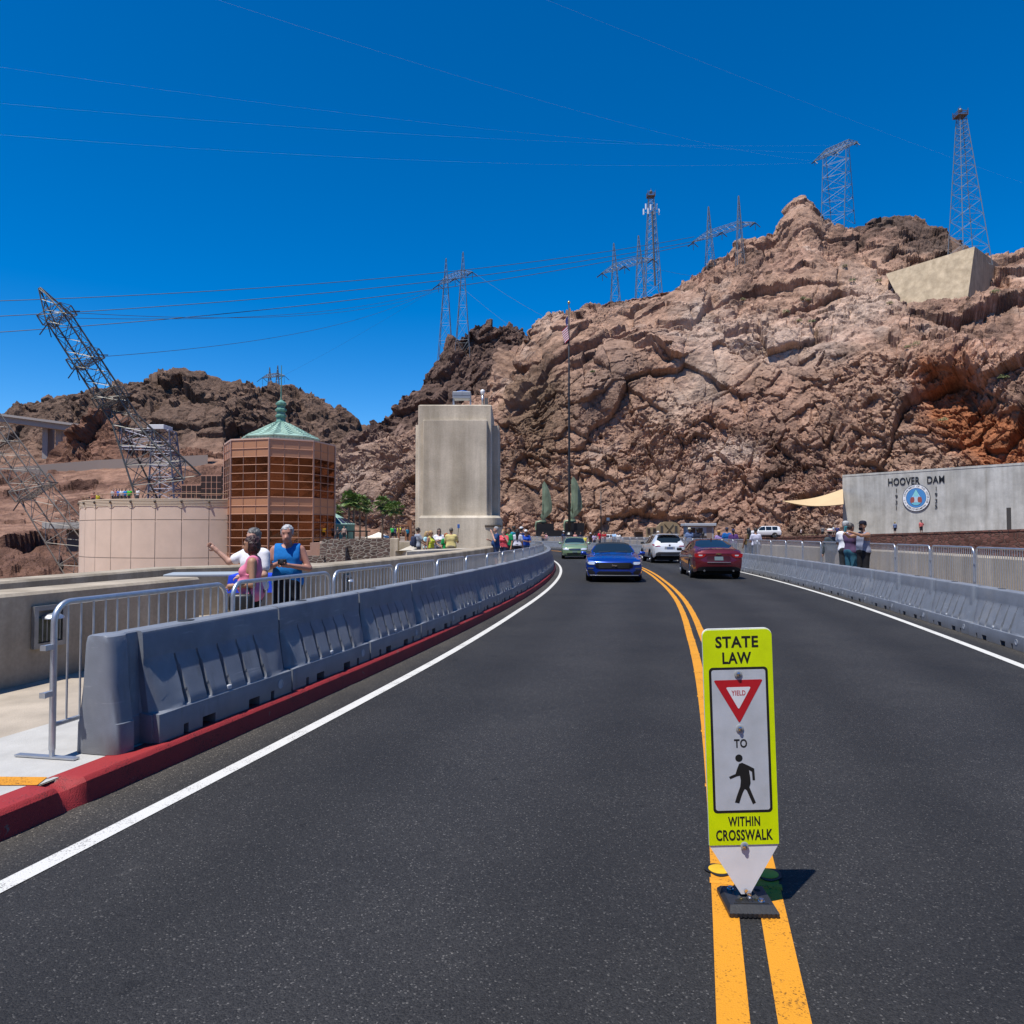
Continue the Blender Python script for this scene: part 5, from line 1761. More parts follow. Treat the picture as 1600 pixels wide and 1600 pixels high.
def pylon(label, masts, arm, Ys, att, group='two-masted pylons along the ridge', sc=1.0, n=8, rl=0.105, rb=0.042):
    t = empty('transmission_pylon', label=label, cat='pylon', group=group)
    for (xl, xr, pyb, ax, ay), Y in zip(masts, Ys):
        mb = MB(); mast(mb, xl, xr, pyb, ax, ay, Y, n, rl, rb); mb.build('mast', STEEL, t)
    (x0, y0), (x1, y1) = arm
    Ya, Yb = Ys[0] + 1.0, Ys[1] - 1.0
    a, b = P(x0, y0, Ya), P(x1, y1, Yb)
    u = (b - a).normalized(); L_ = (b - a).length
    side = Vector((-u.y, u.x, 0)).normalized()
    mb = MB()
    def sect(f, hw, hh): 
        c_ = a.lerp(b, f)
        return [c_ + side * hw + Vector((0, 0, hh)), c_ - side * hw + Vector((0, 0, hh)), c_ - side * hw, c_ + side * hw]
    h = 1.9 * sc
    lattice(mb, sect(0, 0.1, 0.1), sect(0.27, 0.8 * sc, h), 3, rl * 0.75, rb)
    lattice(mb, sect(0.27, 0.8 * sc, h), sect(0.73, 0.8 * sc, h), 5, rl * 0.75, rb)
    lattice(mb, sect(0.73, 0.8 * sc, h), sect(1, 0.1, 0.1), 3, rl * 0.75, rb)
    mb.build('cross_arm', STEEL, t)
    for (px, py) in att:
        f = (px - x0) / (x1 - x0)
        insulators(t, px, py, Ya + (Yb - Ya) * f - 1.0, sc)
    return t

pylon('steel two-masted pylon on the dark peak above the concrete tower', [(682, 710, 546, 697, 404), (708, 738, 546, 723.5, 394)], ((684, 446), (738, 425)), (264, 256), [(685, 445), (711, 435), (738, 425)], n=9)
pylon('steel two-masted pylon left of the antenna mast', [(952, 972, 463, 959, 380), (991, 1012, 452, 997.5, 368)], ((939, 428), (1020, 405)), (250, 242), [(941, 427), (976, 416), (1020, 405)])
pylon('steel two-masted pylon on the ridge right of the antenna mast', [(1100, 1120, 420, 1107, 323), (1149, 1164, 396, 1154, 306)], ((1081, 379), (1180, 348)), (244, 232), [(1083, 379), (1128, 363), (1180, 348)])
pylon('tiny distant pylon beyond the spire of the copper tower', [(417, 426, 606, 421.5, 574), (429, 438, 606, 434, 571)], ((409, 591), (445, 587)), (446, 440), [(410, 590), (444, 587)], sc=1.0, n=5, rl=0.16, rb=0.08)

# boxy pylon on the summit
t = empty('transmission_pylon', label='boxy steel pylon with flat top beam on the summit', cat='pylon')
mb = MB()
B5 = [P(1283, 356, 240), P(1319, 356, 238), P(1336, 350, 244), P(1299, 350, 246)]
T5 = [P(1286, 240, 240), P(1322, 226, 238), P(1326.5, 226, 243), P(1290.5, 241, 245)]
lattice(mb, B5, T5, 6, 0.12, 0.05)
mb.build('mast', STEEL, t)
mb = MB()
a, b = P(1272, 252, 242), P(1340, 222, 240)
def s5(f, hh):
    c_ = a.lerp(b, f); return [c_ + Vector((0, 1.2 * min(1, hh), hh)), c_ + Vector((0, -1.2 * min(1, hh), hh)), c_ + Vector((0, -1.2 * min(1, hh), 0)), c_ + Vector((0, 1.2 * min(1, hh), 0))]
lattice(mb, s5(0, 0.1), s5(0.24, 1.8), 2, 0.1, 0.055); lattice(mb, s5(0.24, 1.8), s5(0.76, 1.8), 5, 0.1, 0.055); lattice(mb, s5(0.76, 1.8), s5(1, 0.1), 2, 0.1, 0.055)
mb.build('cross_arm', STEEL, t)
for px, py in ((1273, 252), (1307, 238), (1339, 223)):
    insulators(t, px, py, 239, 0.55)

def radio_mast(label, xl, xr, pyb, tl, tr_, pyt, Y, n, plat):
    t = empty('radio_mast', label=label, cat='mast')
    base = P((xl + xr) / 2, pyb, Y); w = (xr - xl) / 2 * Y / F * 0.9
    base.z -= 4
    top = P((tl + tr_) / 2, pyt, Y); w2 = (tr_ - tl) / 2 * Y / F
    mb = MB(); lattice(mb, square(base, w), square(top, w2), n, 0.13, 0.045, True, 0.9); mb.build('lattice_mast', STEEL, t)
    x0, y0, x1, y1 = plat
    c_ = P((x0 + x1) / 2, (y0 + y1) / 2, Y); pw = (x1 - x0) / 2 * Y / F * 0.9; ph = (y1 - y0) / 2 * Y / F
    mb = MB()
    mb.box(c_ - Vector((0, 0, ph * 0.8)), (pw * 2, pw * 2, 0.14))
    for sx_ in (-1, 1):
        for k in (0.1, 0.55, 1.0):
            mb.box(c_ + Vector((sx_ * pw, 0, (k - 0.8) * ph * 1.3)), (0.1, pw * 2, 0.16)); mb.box(c_ + Vector((0, sx_ * pw, (k - 0.8) * ph * 1.3)), (pw * 2, 0.1, 0.16))
        for sy_ in (-1, 1):
            mb.box(c_ + Vector((sx_ * pw, sy_ * pw, 0)), (0.12, 0.12, ph * 2.2))
    mb.build('platform', mat('rust_platform', (0.10, 0.07, 0.06), 0.7), t)
    mb = MB(); mb.lathe([(0.5, 0), (0.55, 0.5), (0.35, 0.9), (0, 1.0)], 10, Matrix.Translation(c_ + Vector((0, 0, ph * 0.6)))); mb.tube([c_, c_ + Vector((0, 0, ph * 2.6))], 0.05, 5)
    mb.build('beacon', mat('dark_box', (0, 0, 0)), t)
    return t
rm = radio_mast('antenna mast hung with white panels between two pylons', 1005, 1034, 446, 1013.5, 1021, 306, 256, 13, (1010.5, 300, 1023.5, 308))
for px, py in ((1005.5, 331), (1009, 323), (1012.5, 330), (1016.5, 324), (1021, 331), (1026, 323), (1029.5, 331), (1019, 343)):
    c_ = P(px, py, 254.5 if px < 1018 else 257)
    mb = MB(); mb.bbox(c_, (0.45, 0.3, 2.0), 0.05); mb.tube([c_, P(1017.5, py + 3, 256)], 0.05, 4); mb.build('antenna_panel', mat('white_plastic', (0, 0, 0)), rm)
mb = MB(); mb.tube([P(1019, 330, 254.6), P(1023.5, 446, 253)], 0.32, 4); mb.build('cable_tray', mat('dark_box', (0, 0, 0)), rm)
radio_mast('tall slender lattice mast at the far right above the bunker wall', 1489, 1539, 400, 1497, 1507, 182, 205, 15, (1492, 173, 1509, 183))

# leaning towers over the canyon
def leaning(label, base, apex, Yb, Ya, h0, h1, wt, plats, sm=None, k_=1.0):
    sm = sm or STEEL_D
    t = empty('leaning_pylon', label=label, cat='pylon', group='pylons leaning out over the canyon')
    a, b = P(*base, Yb), P(*apex, Ya)
    ax = (b - a); L_ = ax.length; ax.normalize()
    dep = Vector((0, 1, 0)); dep = (dep - ax * dep.dot(ax)).normalized()
    wid = ax.cross(dep).normalized()         # across, in the picture plane
    def sec(f, h, sh=0.0, hd=None):
        c_ = a.lerp(b, f) + wid * sh
        hd = h if hd is None else hd
        return [c_ - wid * h - dep * hd, c_ + wid * h - dep * hd, c_ + wid * h + dep * hd, c_ - wid * h + dep * hd]
    mb = MB()
    lattice(mb, sec(0, h0), sec(wt, h1), 4, 0.15 * k_, 0.06 * k_)
    lattice(mb, sec(wt, h1), sec(0.86, h1 * 0.92), 7, 0.13 * k_, 0.05 * k_)
    lattice(mb, sec(0.86, h1 * 0.92), sec(1.0, 0.12, 0.0), 3, 0.11, 0.045)
    mb.build('lattice_mast', sm, t)
    for f in plats:
        mb = MB()
        lattice(mb, sec(f - 0.012, h1 * 1.3, 0, h1 * 1.15), sec(f + 0.035, h1 * 1.3, 0, h1 * 1.15), 1, 0.1, 0.05)
        c_ = sec(f - 0.012, h1 * 1.3, 0, h1 * 1.15)
        c2 = [v + ax * 0.12 for v in c_]
        for k in range(7):                   # open grating
            mb.tube([c_[0].lerp(c_[3], k / 6), c_[1].lerp(c_[2], k / 6)], 0.05, 4); mb.tube([c_[0].lerp(c_[1], k / 6), c_[3].lerp(c_[2], k / 6)], 0.04, 4)
        mb.build('cross_arm', sm, t)
        cc = a.lerp(b, f)
        for s__, d1 in ((1, Vector((1.6, -0.5, -0.15))), (-1, Vector((-0.8, -0.4, -1.6))), (-1, Vector((0.25, 0.5, -1.7)))):
            p0 = cc + wid * (h1 * 1.3) * (s__ if wid.x > 0 else -s__)
            mb = MB(); n = 8
            mb.tube([p0 + d1 * (k / 16) for k in range(17)], [0.09 * (1 if k % 2 else 0.6) for k in range(17)], 6)
            mb.build('insulator', INSUL, t)
    return t
leaning('dark lattice pylon leaning far left over the round building', (267, 766), (62, 450), 106, 100, 3.6, 1.35, 0.36, (0.46, 0.65, 0.86))
leaning('dark lattice pylon leaning out of the left edge of the view', (150, 897), (-95, 560), 97, 92, 2.3, 1.5, 0.4, (0.40,), mat('weathered_lattice', (0.24, 0.22, 0.19), 0.6, 0.3), 0.7)
t = empty('lattice_gantry', label='violet grey lattice gantry with white hut between leaning pylon and copper tower', cat='gantry')
mb = MB()
def q4(x0, x1, py, Y, d_): 
    return [P(x0, py, Y), P(x1, py, Y), P(x1, py, Y) + Vector((0, d_, 0)), P(x0, py, Y) + Vector((0, d_, 0))]
lattice(mb, q4(231, 272, 782, 120, 4), q4(238, 264, 672, 120, 2.6), 6, 0.17, 0.08)
lattice(mb, q4(190, 238, 702, 120, 2.6), q4(190, 238, 670, 120, 2.6), 2, 0.12, 0.06)
lattice(mb, [P(190, 702, 120), P(190, 698, 120), P(190, 698, 122.6), P(190, 702, 122.6)], [P(272, 705, 120), P(272, 701, 120), P(272, 701, 122.6), P(272, 705, 122.6)], 6, 0.12, 0.05)
mb.build('frame', STEEL_P, t)
mb = MB(); c_ = P(250, 669, 121); mb.bbox(c_, (2.7, 3.2, 0.75), 0.06); mb.build('roof', mat('white_plastic', (0, 0, 0)), t)

def wire(label, p0, p1, sag, r, n=28, grp='power lines across the sky', m=None):
    mb = MB()
    pts = []
    for k in range(n + 1):
        f = k / n
        p = p0.lerp(p1, f); p.z -= sag * 4 * f * (1 - f)
        pts.append(p)
    mb.tube(pts, r, 4, False)
    return tag(mb.build('power_line', m or mat('cable', (0.035, 0.037, 0.045), 0.6)), label, 'power line', grp)
for i, (y0, y1, nm) in enumerate(((469, 367, 'topmost'), (494, 371, 'middle'), (520, 378, 'lowest'))):
    wire('%s of the three dark lines running left from the ridge pylons' % nm, P(-60, y0 + 3, 150), P(1085 if i != 1 else 1100, y1 + 3, 243), 3.6, 0.075, 40)
for i, (a_, b__) in enumerate((((121, 489, 100.5), (690, 452, 262)), ((113, 497, 100.5), (712, 440, 262)), ((163, 557, 101.5), (684, 449, 263)))):
    wire('thin line from the leaning pylon %s arm to the dark peak pylon' % ('upper outer', 'upper inner', 'lower')[i], P(*a_), P(*b__), 4.0, 0.035, 30)
for i, (a_, b__) in enumerate((((-60, 96, 120), (1310, 240, 240)), ((-60, 156, 125), (1338, 226, 240)), ((-60, 206, 130), (1274, 254, 240)), ((250, -30, 70), (1276, 252, 238)), ((730, -50, 80), (1800, 345, 380)))):
    wire('faint high line %s' % ('reaching the summit pylon from far left, uppermost', 'reaching the summit pylon from far left, middle one', 'reaching the summit pylon from far left, lowest', 'from top centre to the summit pylon', 'passing behind the tall slender mast')[i], P(*a_), P(*b__), 3.0, 0.006, 40, m=mat('pale_cable', (0.34, 0.36, 0.40), 0.5, 0.3))
for i, (a_, b__) in enumerate((((742, 427, 248), (900, 520, 205)), ((712, 440, 250), (870, 560, 205)), ((1000, 415, 240), (1240, 450, 230)), ((440, 588, 438), (675, 455, 262)))):
    wire('thin sloping line %s' % ('right of the dark peak pylon, upper', 'right of the dark peak pylon, lower', 'sinking behind the ridge by the mast', 'rising from the tiny pylon to the dark peak')[i], P(*a_), P(*b__), 1.0, 0.03)

# ================================================================ palms and shrubs
PALM_G = mat('palm_green', (0.15, 0.235, 0.055), 0.55, noise=0.4, nscale=2.0)
PALM_T = mat('palm_trunk', (0.26, 0.18, 0.12), 0.9, noise=0.3, nscale=3)
PALM_D = mat('dry_frond', (0.25, 0.17, 0.09), 0.9)
rng = random.Random(5)
def frond_set(n, el0, el1, ln, rg, leaf=0.55):
    mb = MB()
    for k in range(n):
        az = 2 * PI * k * 0.381966 + rg.uniform(-0.2, 0.2)
        el = el0 + (el1 - el0) * (k / max(1, n - 1)) + rg.uniform(-0.15, 0.15)
        d = Vector((math.cos(az) * math.cos(el), math.sin(az) * math.cos(el), math.sin(el)))
        side = Vector((-math.sin(az), math.cos(az), 0)); up = d.cross(side) * -1
        L_ = ln * rg.uniform(0.8, 1.1)
        p = d * (L_ * 0.55); p.z -= 0.12 * L_
        mb.tube([(0, 0, 0), d * (L_ * 0.3), p], 0.02, 3, False)
        for j in range(-5, 6):               # the fan
            t_ = j / 5 * 1.15
            tip = p + (d * math.cos(t_) + side * math.sin(t_)) * (L_ * leaf * (1 - 0.12 * abs(j) / 5)) - Vector((0, 0, 0.2 * L_ * rg.uniform(0.5, 1.3)))
            mid = p.lerp(tip, 0.5) + Vector((0, 0, 0.05 * L_))
            w_ = (side * math.cos(t_) - d * math.sin(t_)) * 0.06 * L_
            mb.add([p, mid - w_, tip, mid + w_], [(0, 1, 2, 3)])
    return mb
palms = [(563, 783, 112, 1.05), (572, 790, 118, 0.9), (553, 781, 108, 0.95), (545, 778, 108, 1.0), (598, 785, 106, 0.95), (610, 794, 104, 0.85), (618, 793, 102, 0.85), (523, 797, 116, 0.95)]
plabel = ['palm in the middle of the left cluster with a drooping crown', 'smaller palm at the right end of the left cluster', 'tall palm second from the copper tower', 'tallest palm of the cluster beside the pavilion', 'lone slender palm with thin trunk midway to the tower', 'short palm left of the timber arbour', 'short palm nearest the tall concrete tower', 'palm crown peeping out beside the copper tower']
palm0 = None
for i, (px, py, Y, s) in enumerate(palms):
    c_ = P(px, py, Y)
    t = empty('palm_tree', (c_.x, c_.y, 0), rng.uniform(0, 6), plabel[i], 'palm tree', 'fan palms by the pavilion')
    H = c_.z
    rg = random.Random(20 + i)
    mb = MB(); mb.tube([(0, 0, -2), (0.05, 0, H * 0.4), (0.1, 0.05, H * 0.8), (0.05, 0, H)], [0.2, 0.16, 0.14, 0.12], 8); mb.build('trunk', PALM_T, t, smooth=True)
    mb = frond_set(38, 1.35, -0.65, 1.5 * s, rg); mb.build('crown', PALM_G, t, loc=(0.05, 0, H))
    mb = frond_set(10, -0.8, -1.3, 0.9 * s, rg); mb.build('dry_skirt', PALM_D, t, loc=(0.05, 0, H - 0.15))

SHR = [mat('shrub_green', (0.12, 0.14, 0.05), 0.8), mat('shrub_olive', (0.20, 0.18, 0.08), 0.8)]
def cliff_at(px, py):                        # where the sight line of a pixel meets the modelled cliff
    V = VD.reshape(-1, 3)
    dy = V[:, 1] * _ct + (V[:, 2] - EYE) * _st
    cx = V[:, 0] / dy; cy = (-(V[:, 1]) * _st + (V[:, 2] - EYE) * _ct) / dy
    e = (cx * F + 800 - px) ** 2 + (800 - cy * F - py) ** 2 + np.where(V[:, 1] > 300, 1e6, 0)
    k = np.argsort(e)[:6]
    k = min(k, key=lambda q: V[q, 1])
    return Vector(V[k])
shr_pos = [(1253, 468), (1262, 469), (1226, 492), (1248, 502), (1270, 505), (1428, 541), (1415, 545), (1472, 658), (1565, 592), (1372, 440), (1552, 458), (1318, 418), (925, 583), (1160, 470), (1330, 440), (1388, 476)]
shr_lab = ['bright green shrub pair left half, high on the pale ledge', 'bright green shrub beside its twin on the pale ledge', 'grey green shrub low on the pale ledge', 'small shrub under the pale ledge', 'small dry shrub right under the pale ledge', 'wide yellow green bush above the orange hollow', 'low yellow bush left of the wide bush', 'dry bush at the lower lip of the orange hollow', 'dark shrub at the right end above the orange hollow', 'grey shrub on the ledge near the bunker wall', 'dark green shrub just right of the bunker wall', 'pale shrub under the summit boulder', 'yellow tuft right of the flagpole on the cliff', 'faint shrub at the crest under the antenna pylon', 'olive shrub below the dark summit rocks', 'olive shrub at a boulder foot below the bunker']
for i, (px, py) in enumerate(shr_pos):
    c_ = cliff_at(px, py)
    rg = random.Random(60 + i)
    mb = MB()
    rad = rg.uniform(0.7, 1.2) * (1.5 if i in (5, 7) else 1.0)
    for k in range(130):
        d = Vector((rg.gauss(0, 1), rg.gauss(0, 1), abs(rg.gauss(0, 0.8)))).normalized() * rad * rg.uniform(0.4, 1.0)
        d.z *= 0.7
        a_ = Vector((rg.gauss(0, 1), rg.gauss(0, 1), rg.gauss(0, 1))).normalized() * 0.2
        b__ = a_.orthogonal().normalized() * 0.09
        mb.add([d - a_, d + b__, d + a_, d - b__], [(0, 1, 2, 3)])
    o = mb.build('shrub', SHR[i % 2 if i not in (5, 6, 7) else 1], None, loc=c_ + Vector((0, -0.5, 0.25)))
    tag(o, shr_lab[i], 'shrub', 'desert shrubs on the cliff')

# ================================================================ the crosswalk sign
SG_Y = 3.34
tip = P(1165.2, 1397, SG_Y)
SIGN_ROOT = empty('crosswalk_sign', (tip.x, SG_Y, 0), 0, 'yellow green crosswalk sign standing on the centre line', 'sign')
SCL = 1.0 / (3.077 * F / SG_Y) * 1.0
ROLL = -math.atan((385 - 341) / (1340 - 92)) + math.atan(365 / F * math.tan(PITCH)) 
def S(x, y):                                 # crop pixel of the plate -> plate coordinates in metres
    xc = 341 + (y - 92) / (1340 - 92) * 44
    return ((x - xc) * SCL, (1340 - y) * SCL)
PM = Matrix.Translation((0, 0, tip.z)) @ Matrix.Rotation(ROLL, 4, 'Y') @ Matrix.Rotation(PI / 2, 4, 'X')
# local: x right, y up the plate, z out of the face
def sheeting(name, col, rough=0.35):
    m, n, l, b = new_mat(name)
    b.inputs['Base Color'].default_value = (*col, 1)
    b.inputs['Roughness'].default_value = rough
    tc = n.new('ShaderNodeTexCoord')
    br = n.new('ShaderNodeTexBrick')
    br.inputs['Scale'].default_value = 150; br.inputs['Mortar Size'].default_value = 0.04
    br.offset = 0.0; br.inputs['Brick Width'].default_value = 0.5; br.inputs['Row Height'].default_value = 0.5
    br.inputs['Color1'].default_value = (*col, 1); br.inputs['Color2'].default_value = (*[c * 0.95 for c in col], 1); br.inputs['Mortar'].default_value = (*[c * 0.86 for c in col], 1)
    sw = n.new('ShaderNodeMapping'); sw.inputs['Rotation'].default_value = (PI / 2, 0, 0)
    l.new(tc.outputs['Object'], sw.inputs['Vector']); l.new(sw.outputs[0], br.inputs['Vector'])
    nz = n.new('ShaderNodeTexNoise'); nz.inputs['Scale'].default_value = 9; nz.inputs['Detail'].default_value = 6
    l.new(tc.outputs['Object'], nz.inputs['Vector'])
    rp = n.new('ShaderNodeValToRGB'); rp.color_ramp.elements[0].position = 0.3; rp.color_ramp.elements[0].color = (0.86, 0.86, 0.84, 1); rp.color_ramp.elements[1].position = 0.62
    l.new(nz.outputs['Fac'], rp.inputs['Fac'])
    mx = n.new('ShaderNodeMix'); mx.data_type = 'RGBA'; mx.blend_type = 'MULTIPLY'; mx.inputs['Factor'].default_value = 1
    l.new(br.outputs['Color'], mx.inputs[6]); l.new(rp.outputs[0], mx.inputs[7])
    l.new(mx.outputs[2], b.inputs['Base Color'])
    bp = n.new('ShaderNodeBump'); bp.inputs['Strength'].default_value = 0.25; bp.inputs['Distance'].default_value = 0.001
    l.new(br.outputs['Fac'], bp.inputs['Height']); l.new(bp.outputs[0], b.inputs['Normal'])
    MATS[name] = m
    return m
FLUO = sheeting('fluorescent_yellow_green', (0.80, 0.98, 0.0))
SILV = sheeting('reflective_silver', (0.60, 0.63, 0.67))
WPLAS = mat('white_sign_plastic', (0.80, 0.80, 0.81), 0.45, noise=0.08, nscale=7)
INK = mat('sign_ink', (0.012, 0.012, 0.012), 0.45)
RED = mat('sign_red', (0.50, 0.012, 0.02), 0.4)

def rrect(x0, x1, y0, y1, r, n=8):
    pts = []
    for cx, cy, a0 in ((x1 - r, y1 - r, 0), (x0 + r, y1 - r, PI / 2), (x0 + r, y0 + r, PI), (x1 - r, y0 + r, 1.5 * PI)):
        for k in range(n + 1):
            a = a0 + PI / 2 * k / n
            pts.append((cx + r * math.cos(a), cy + r * math.sin(a)))
    return pts

hw = 0.1535
yb = S(375, 1108)[1]; yt = S(341, 92)[1]
panel_out = [(0.020, 0.0), (hw - 0.001, yb - 0.002)] + [(hw - 0.03 + 0.03 * math.cos(a), yt + 0.006 - 0.03 + 0.03 * math.sin(a)) for a in np.linspace(0, PI / 2, 8)] + [(-hw + 0.03 + 0.03 * math.cos(a), yt + 0.006 - 0.03 + 0.03 * math.sin(a)) for a in np.linspace(PI / 2, PI, 8)] + [(-hw + 0.001, yb - 0.002), (-0.020, 0.0)]
mb = MB(); mb.prism(panel_out, -0.012, 0.0, PM)
panel = mb.build('panel', WPLAS, SIGN_ROOT)
face_out = [(hw, yb)] + [(hw - 0.028 + 0.028 * math.cos(a), yt - 0.028 + 0.028 * math.sin(a)) for a in np.linspace(0, PI / 2, 8)] + [(-hw + 0.028 + 0.028 * math.cos(a), yt - 0.028 + 0.028 * math.sin(a)) for a in np.linspace(PI / 2, PI, 8)] + [(-hw, yb)]
mb = MB(); mb.prism(face_out, 0.0005, 0.003, PM)
face = mb.build('sign_face', FLUO, SIGN_ROOT)
x0, y1 = S(205, 270); x1 = S(489, 270)[0]; y0 = S(372, 957)[1]
x0, x1 = -0.1305, 0.1305
mb = MB(); mb.prism(rrect(x0, x1, y0, y1, 0.018), 0.0032, 0.0036, PM); mb.build('border', INK, face)
mb = MB(); mb.prism(rrect(x0 + 0.011, x1 - 0.011, y0 + 0.011, y1 - 0.011, 0.011), 0.0039, 0.0043, PM); mb.build('white_field', SILV, face)
def tri(xa, xb, ya, xt, yt_, r):
    P_ = [Vector(S(xa, ya)), Vector(S(xt, yt_)), Vector(S(xb, ya))]
    pts = []
    for i in range(3):
        p = P_[i]; a = (P_[i - 1] - p).normalized(); b = (P_[(i + 1) % 3] - p).normalized()
        for t in (0, 0.25, 0.5, 0.75, 1):
            q0 = p + a * r; q1 = p + b * r
            q = q0 * (1 - t) ** 2 + p * 2 * t * (1 - t) + q1 * t * t
            pts.append((q.x, q.y))
    return pts
mb = MB(); mb.prism(tri(229, 465, 330, 354, 536, 0.010), 0.0045, 0.0049, PM); mb.build('yield_triangle', RED, face)
mb = MB(); mb.prism(tri(288, 408, 364, 350, 470, 0.009), 0.0051, 0.0055, PM); mb.build('inner_triangle', WPLAS, face)
mb = MB()
def word(s, x0, x1, y0, y1, z=0.0035, bold=0.03, m=None):
    a, b = S(x0, (y0 + y1) / 2), S(x1, (y0 + y1) / 2)
    put_text(m or mb, s, PM @ Matrix.Translation(((a[0] + b[0]) / 2, a[1], z)), b[0] - a[0], (y1 - y0) * SCL, bold, 1.08)
for w_ in (('STATE', 238, 443, 122, 178), ('LAW', 272, 410, 198, 254), ('WITHIN', 300, 452, 975, 1021), ('CROSSWALK', 243, 513, 1036, 1088), ('TO', 328, 390, 610, 652, 0.0047)):
    mb = MB(); word(*w_); mb.build('lettering', INK, face)
m2 = MB(); word('YIELD', 315, 382, 380, 404, 0.0058, 0.02, m2); m2.build('yield_lettering', RED, face)
mb = MB()
body = [(343, 748), (352, 726), (366, 722), (398, 737), (424, 751), (428, 806), (416, 806), (413, 766), (399, 757), (405, 792), (407, 820), (401, 838), (417, 876), (432, 911), (418, 919), (388, 852), (379, 846), (370, 862), (362, 884), (353, 913), (332, 908), (344, 870), (357, 835), (360, 806), (356, 783), (341, 786), (310, 798), (304, 787), (335, 774)]
c_ = [S(*p) for p in body]
bm = bmesh.new()
f_ = bm.faces.new([bm.verts.new((x, y, 0.0047)) for x, y in c_])
bmesh.ops.triangulate(bm, faces=[f_]); bm.verts.index_update()
mb.add([v.co.copy() for v in bm.verts], [[v.index for v in f.verts][::1] for f in bm.faces], PM); bm.free()
hx_, hy_ = S(351, 700); rr_ = 17.5 * SCL
mb.add([(hx_ + rr_ * math.cos(2 * PI * k / 20), hy_ + rr_ * math.sin(2 * PI * k / 20), 0.0047) for k in range(20)], [tuple(range(20))], PM)
mb.build('pedestrian_symbol', INK, face)
for bx, by in ((347, 302), (355, 560), (377, 1112)):
    x, y = S(bx, by)
    T_ = PM @ Matrix.Translation((x, y, 0.0056))
    mb = MB(); mb.lathe([(0.0175, 0), (0.0175, 0.002), (0.0155, 0.003), (0.009, 0.003)], 18, T_)
    w_ = mb.build('washer', mat('clear_washer', (0.42, 0.44, 0.44), 0.15, 0.2), SIGN_ROOT, smooth=True, angle=40)
    mb = MB(); mb.lathe([(0.0095, 0.003), (0.009, 0.008), (0.006, 0.010), (0.0, 0.0105)], 12, T_); mb.build('bolt', mat('bright_steel', (0.62, 0.63, 0.65), 0.22, 1.0), w_, smooth=True, angle=40)
# base: rubber block with sloping edges, bolts and the sprung bracket
bc = G(1167.5, 1415, 0)
B_ = Matrix.Translation((bc.x - tip.x, bc.y - SG_Y, 0.0)) @ Matrix.Rotation(R(-2), 4, 'Z')
RUB = mat('black_rubber', (0.022, 0.023, 0.026), 0.42, noise=0.2, nscale=30, bump=0.08, bscale=120)
mb = MB()
mb.prism([(-0.106, -0.115), (0.106, -0.115), (0.106, 0.115), (-0.106, 0.115)], 0.006, 0.022, B_)
mb.prism([(-0.106, -0.115), (0.106, -0.115), (0.106, 0.115), (-0.106, 0.115)], 0.0221, 0.042, B_, top=[(-0.094, -0.08), (0.094, -0.08), (0.094, 0.095), (-0.094, 0.095)])
for k in range(11):
    mb.box((-0.098 + 0.0196 * k, -0.117, 0.014), (0.011, 0.006, 0.016), B_)
base_o = mb.build('base', RUB, SIGN_ROOT)
mb = MB()
for x, y in ((0.06, 0.055), (-0.05, -0.045)):
    mb.lathe([(0.014, 0.0425), (0.0, 0.0428)], 14, B_ @ Matrix.Translation((x, y, 0)))
mb.box((0, -0.068, 0.0425), (0.15, 0.004, 0.002), B_)
mb.build('bolt_hole', mat('hole_black', (0.004, 0.004, 0.004), 0.8), base_o)
for x, y in ((-0.058, 0.062), (0.048, -0.05)):
    mb = MB(); T_ = B_ @ Matrix.Translation((x, y, 0.042))
    mb.lathe([(0.0155, 0), (0.0155, 0.004), (0.0105, 0.0045), (0.01, 0.013), (0.0, 0.0135)], 12, T_)
    mb.build('bolt', MATS['bright_steel'], base_o, smooth=True, angle=30)
mb = MB()
mb.prism([(-0.05, -0.02), (0.05, -0.02), (0.05, 0.04), (-0.05, 0.04)], 0.042, 0.064, B_, top=[(-0.022, 0.0), (0.022, 0.0), (0.022, 0.034), (-0.022, 0.034)])
mb.tube([B_ @ Vector((0, 0.012, 0.055)), Vector((0, 0.032, tip.z + 0.01)), Vector((0, 0.034, tip.z + 0.10))], [0.02, 0.017, 0.012], 8)
mb.build('flexible_neck', RUB, SIGN_ROOT, smooth=False)
mb = MB()
mb.bbox((0, -0.022, 0.06), (0.02, 0.036, 0.03), 0.004, B_)
mb.tube([B_ @ Vector((0, -0.035, 0.052)), B_ @ Vector((0, -0.055, 0.050))], 0.009, 10)
mb.tube([PM @ Vector((0, 0.018, 0.001)), PM @ Vector((0, 0.018, 0.012))], 0.0075, 10)
mb.build('pivot_bracket', MATS['bright_steel'], SIGN_ROOT, smooth=True, angle=40)
mb = MB()
for dx in (-0.036, 0.03):
    mb.lathe([(0.008, 0), (0.008, 0.006), (0, 0.0075)], 10, B_ @ Matrix.Translation((dx, -0.034, 0.0425)))
mb.build('brass_screw', mat('brass', (0.55, 0.43, 0.2), 0.3, 1.0), base_o, smooth=True, angle=40)

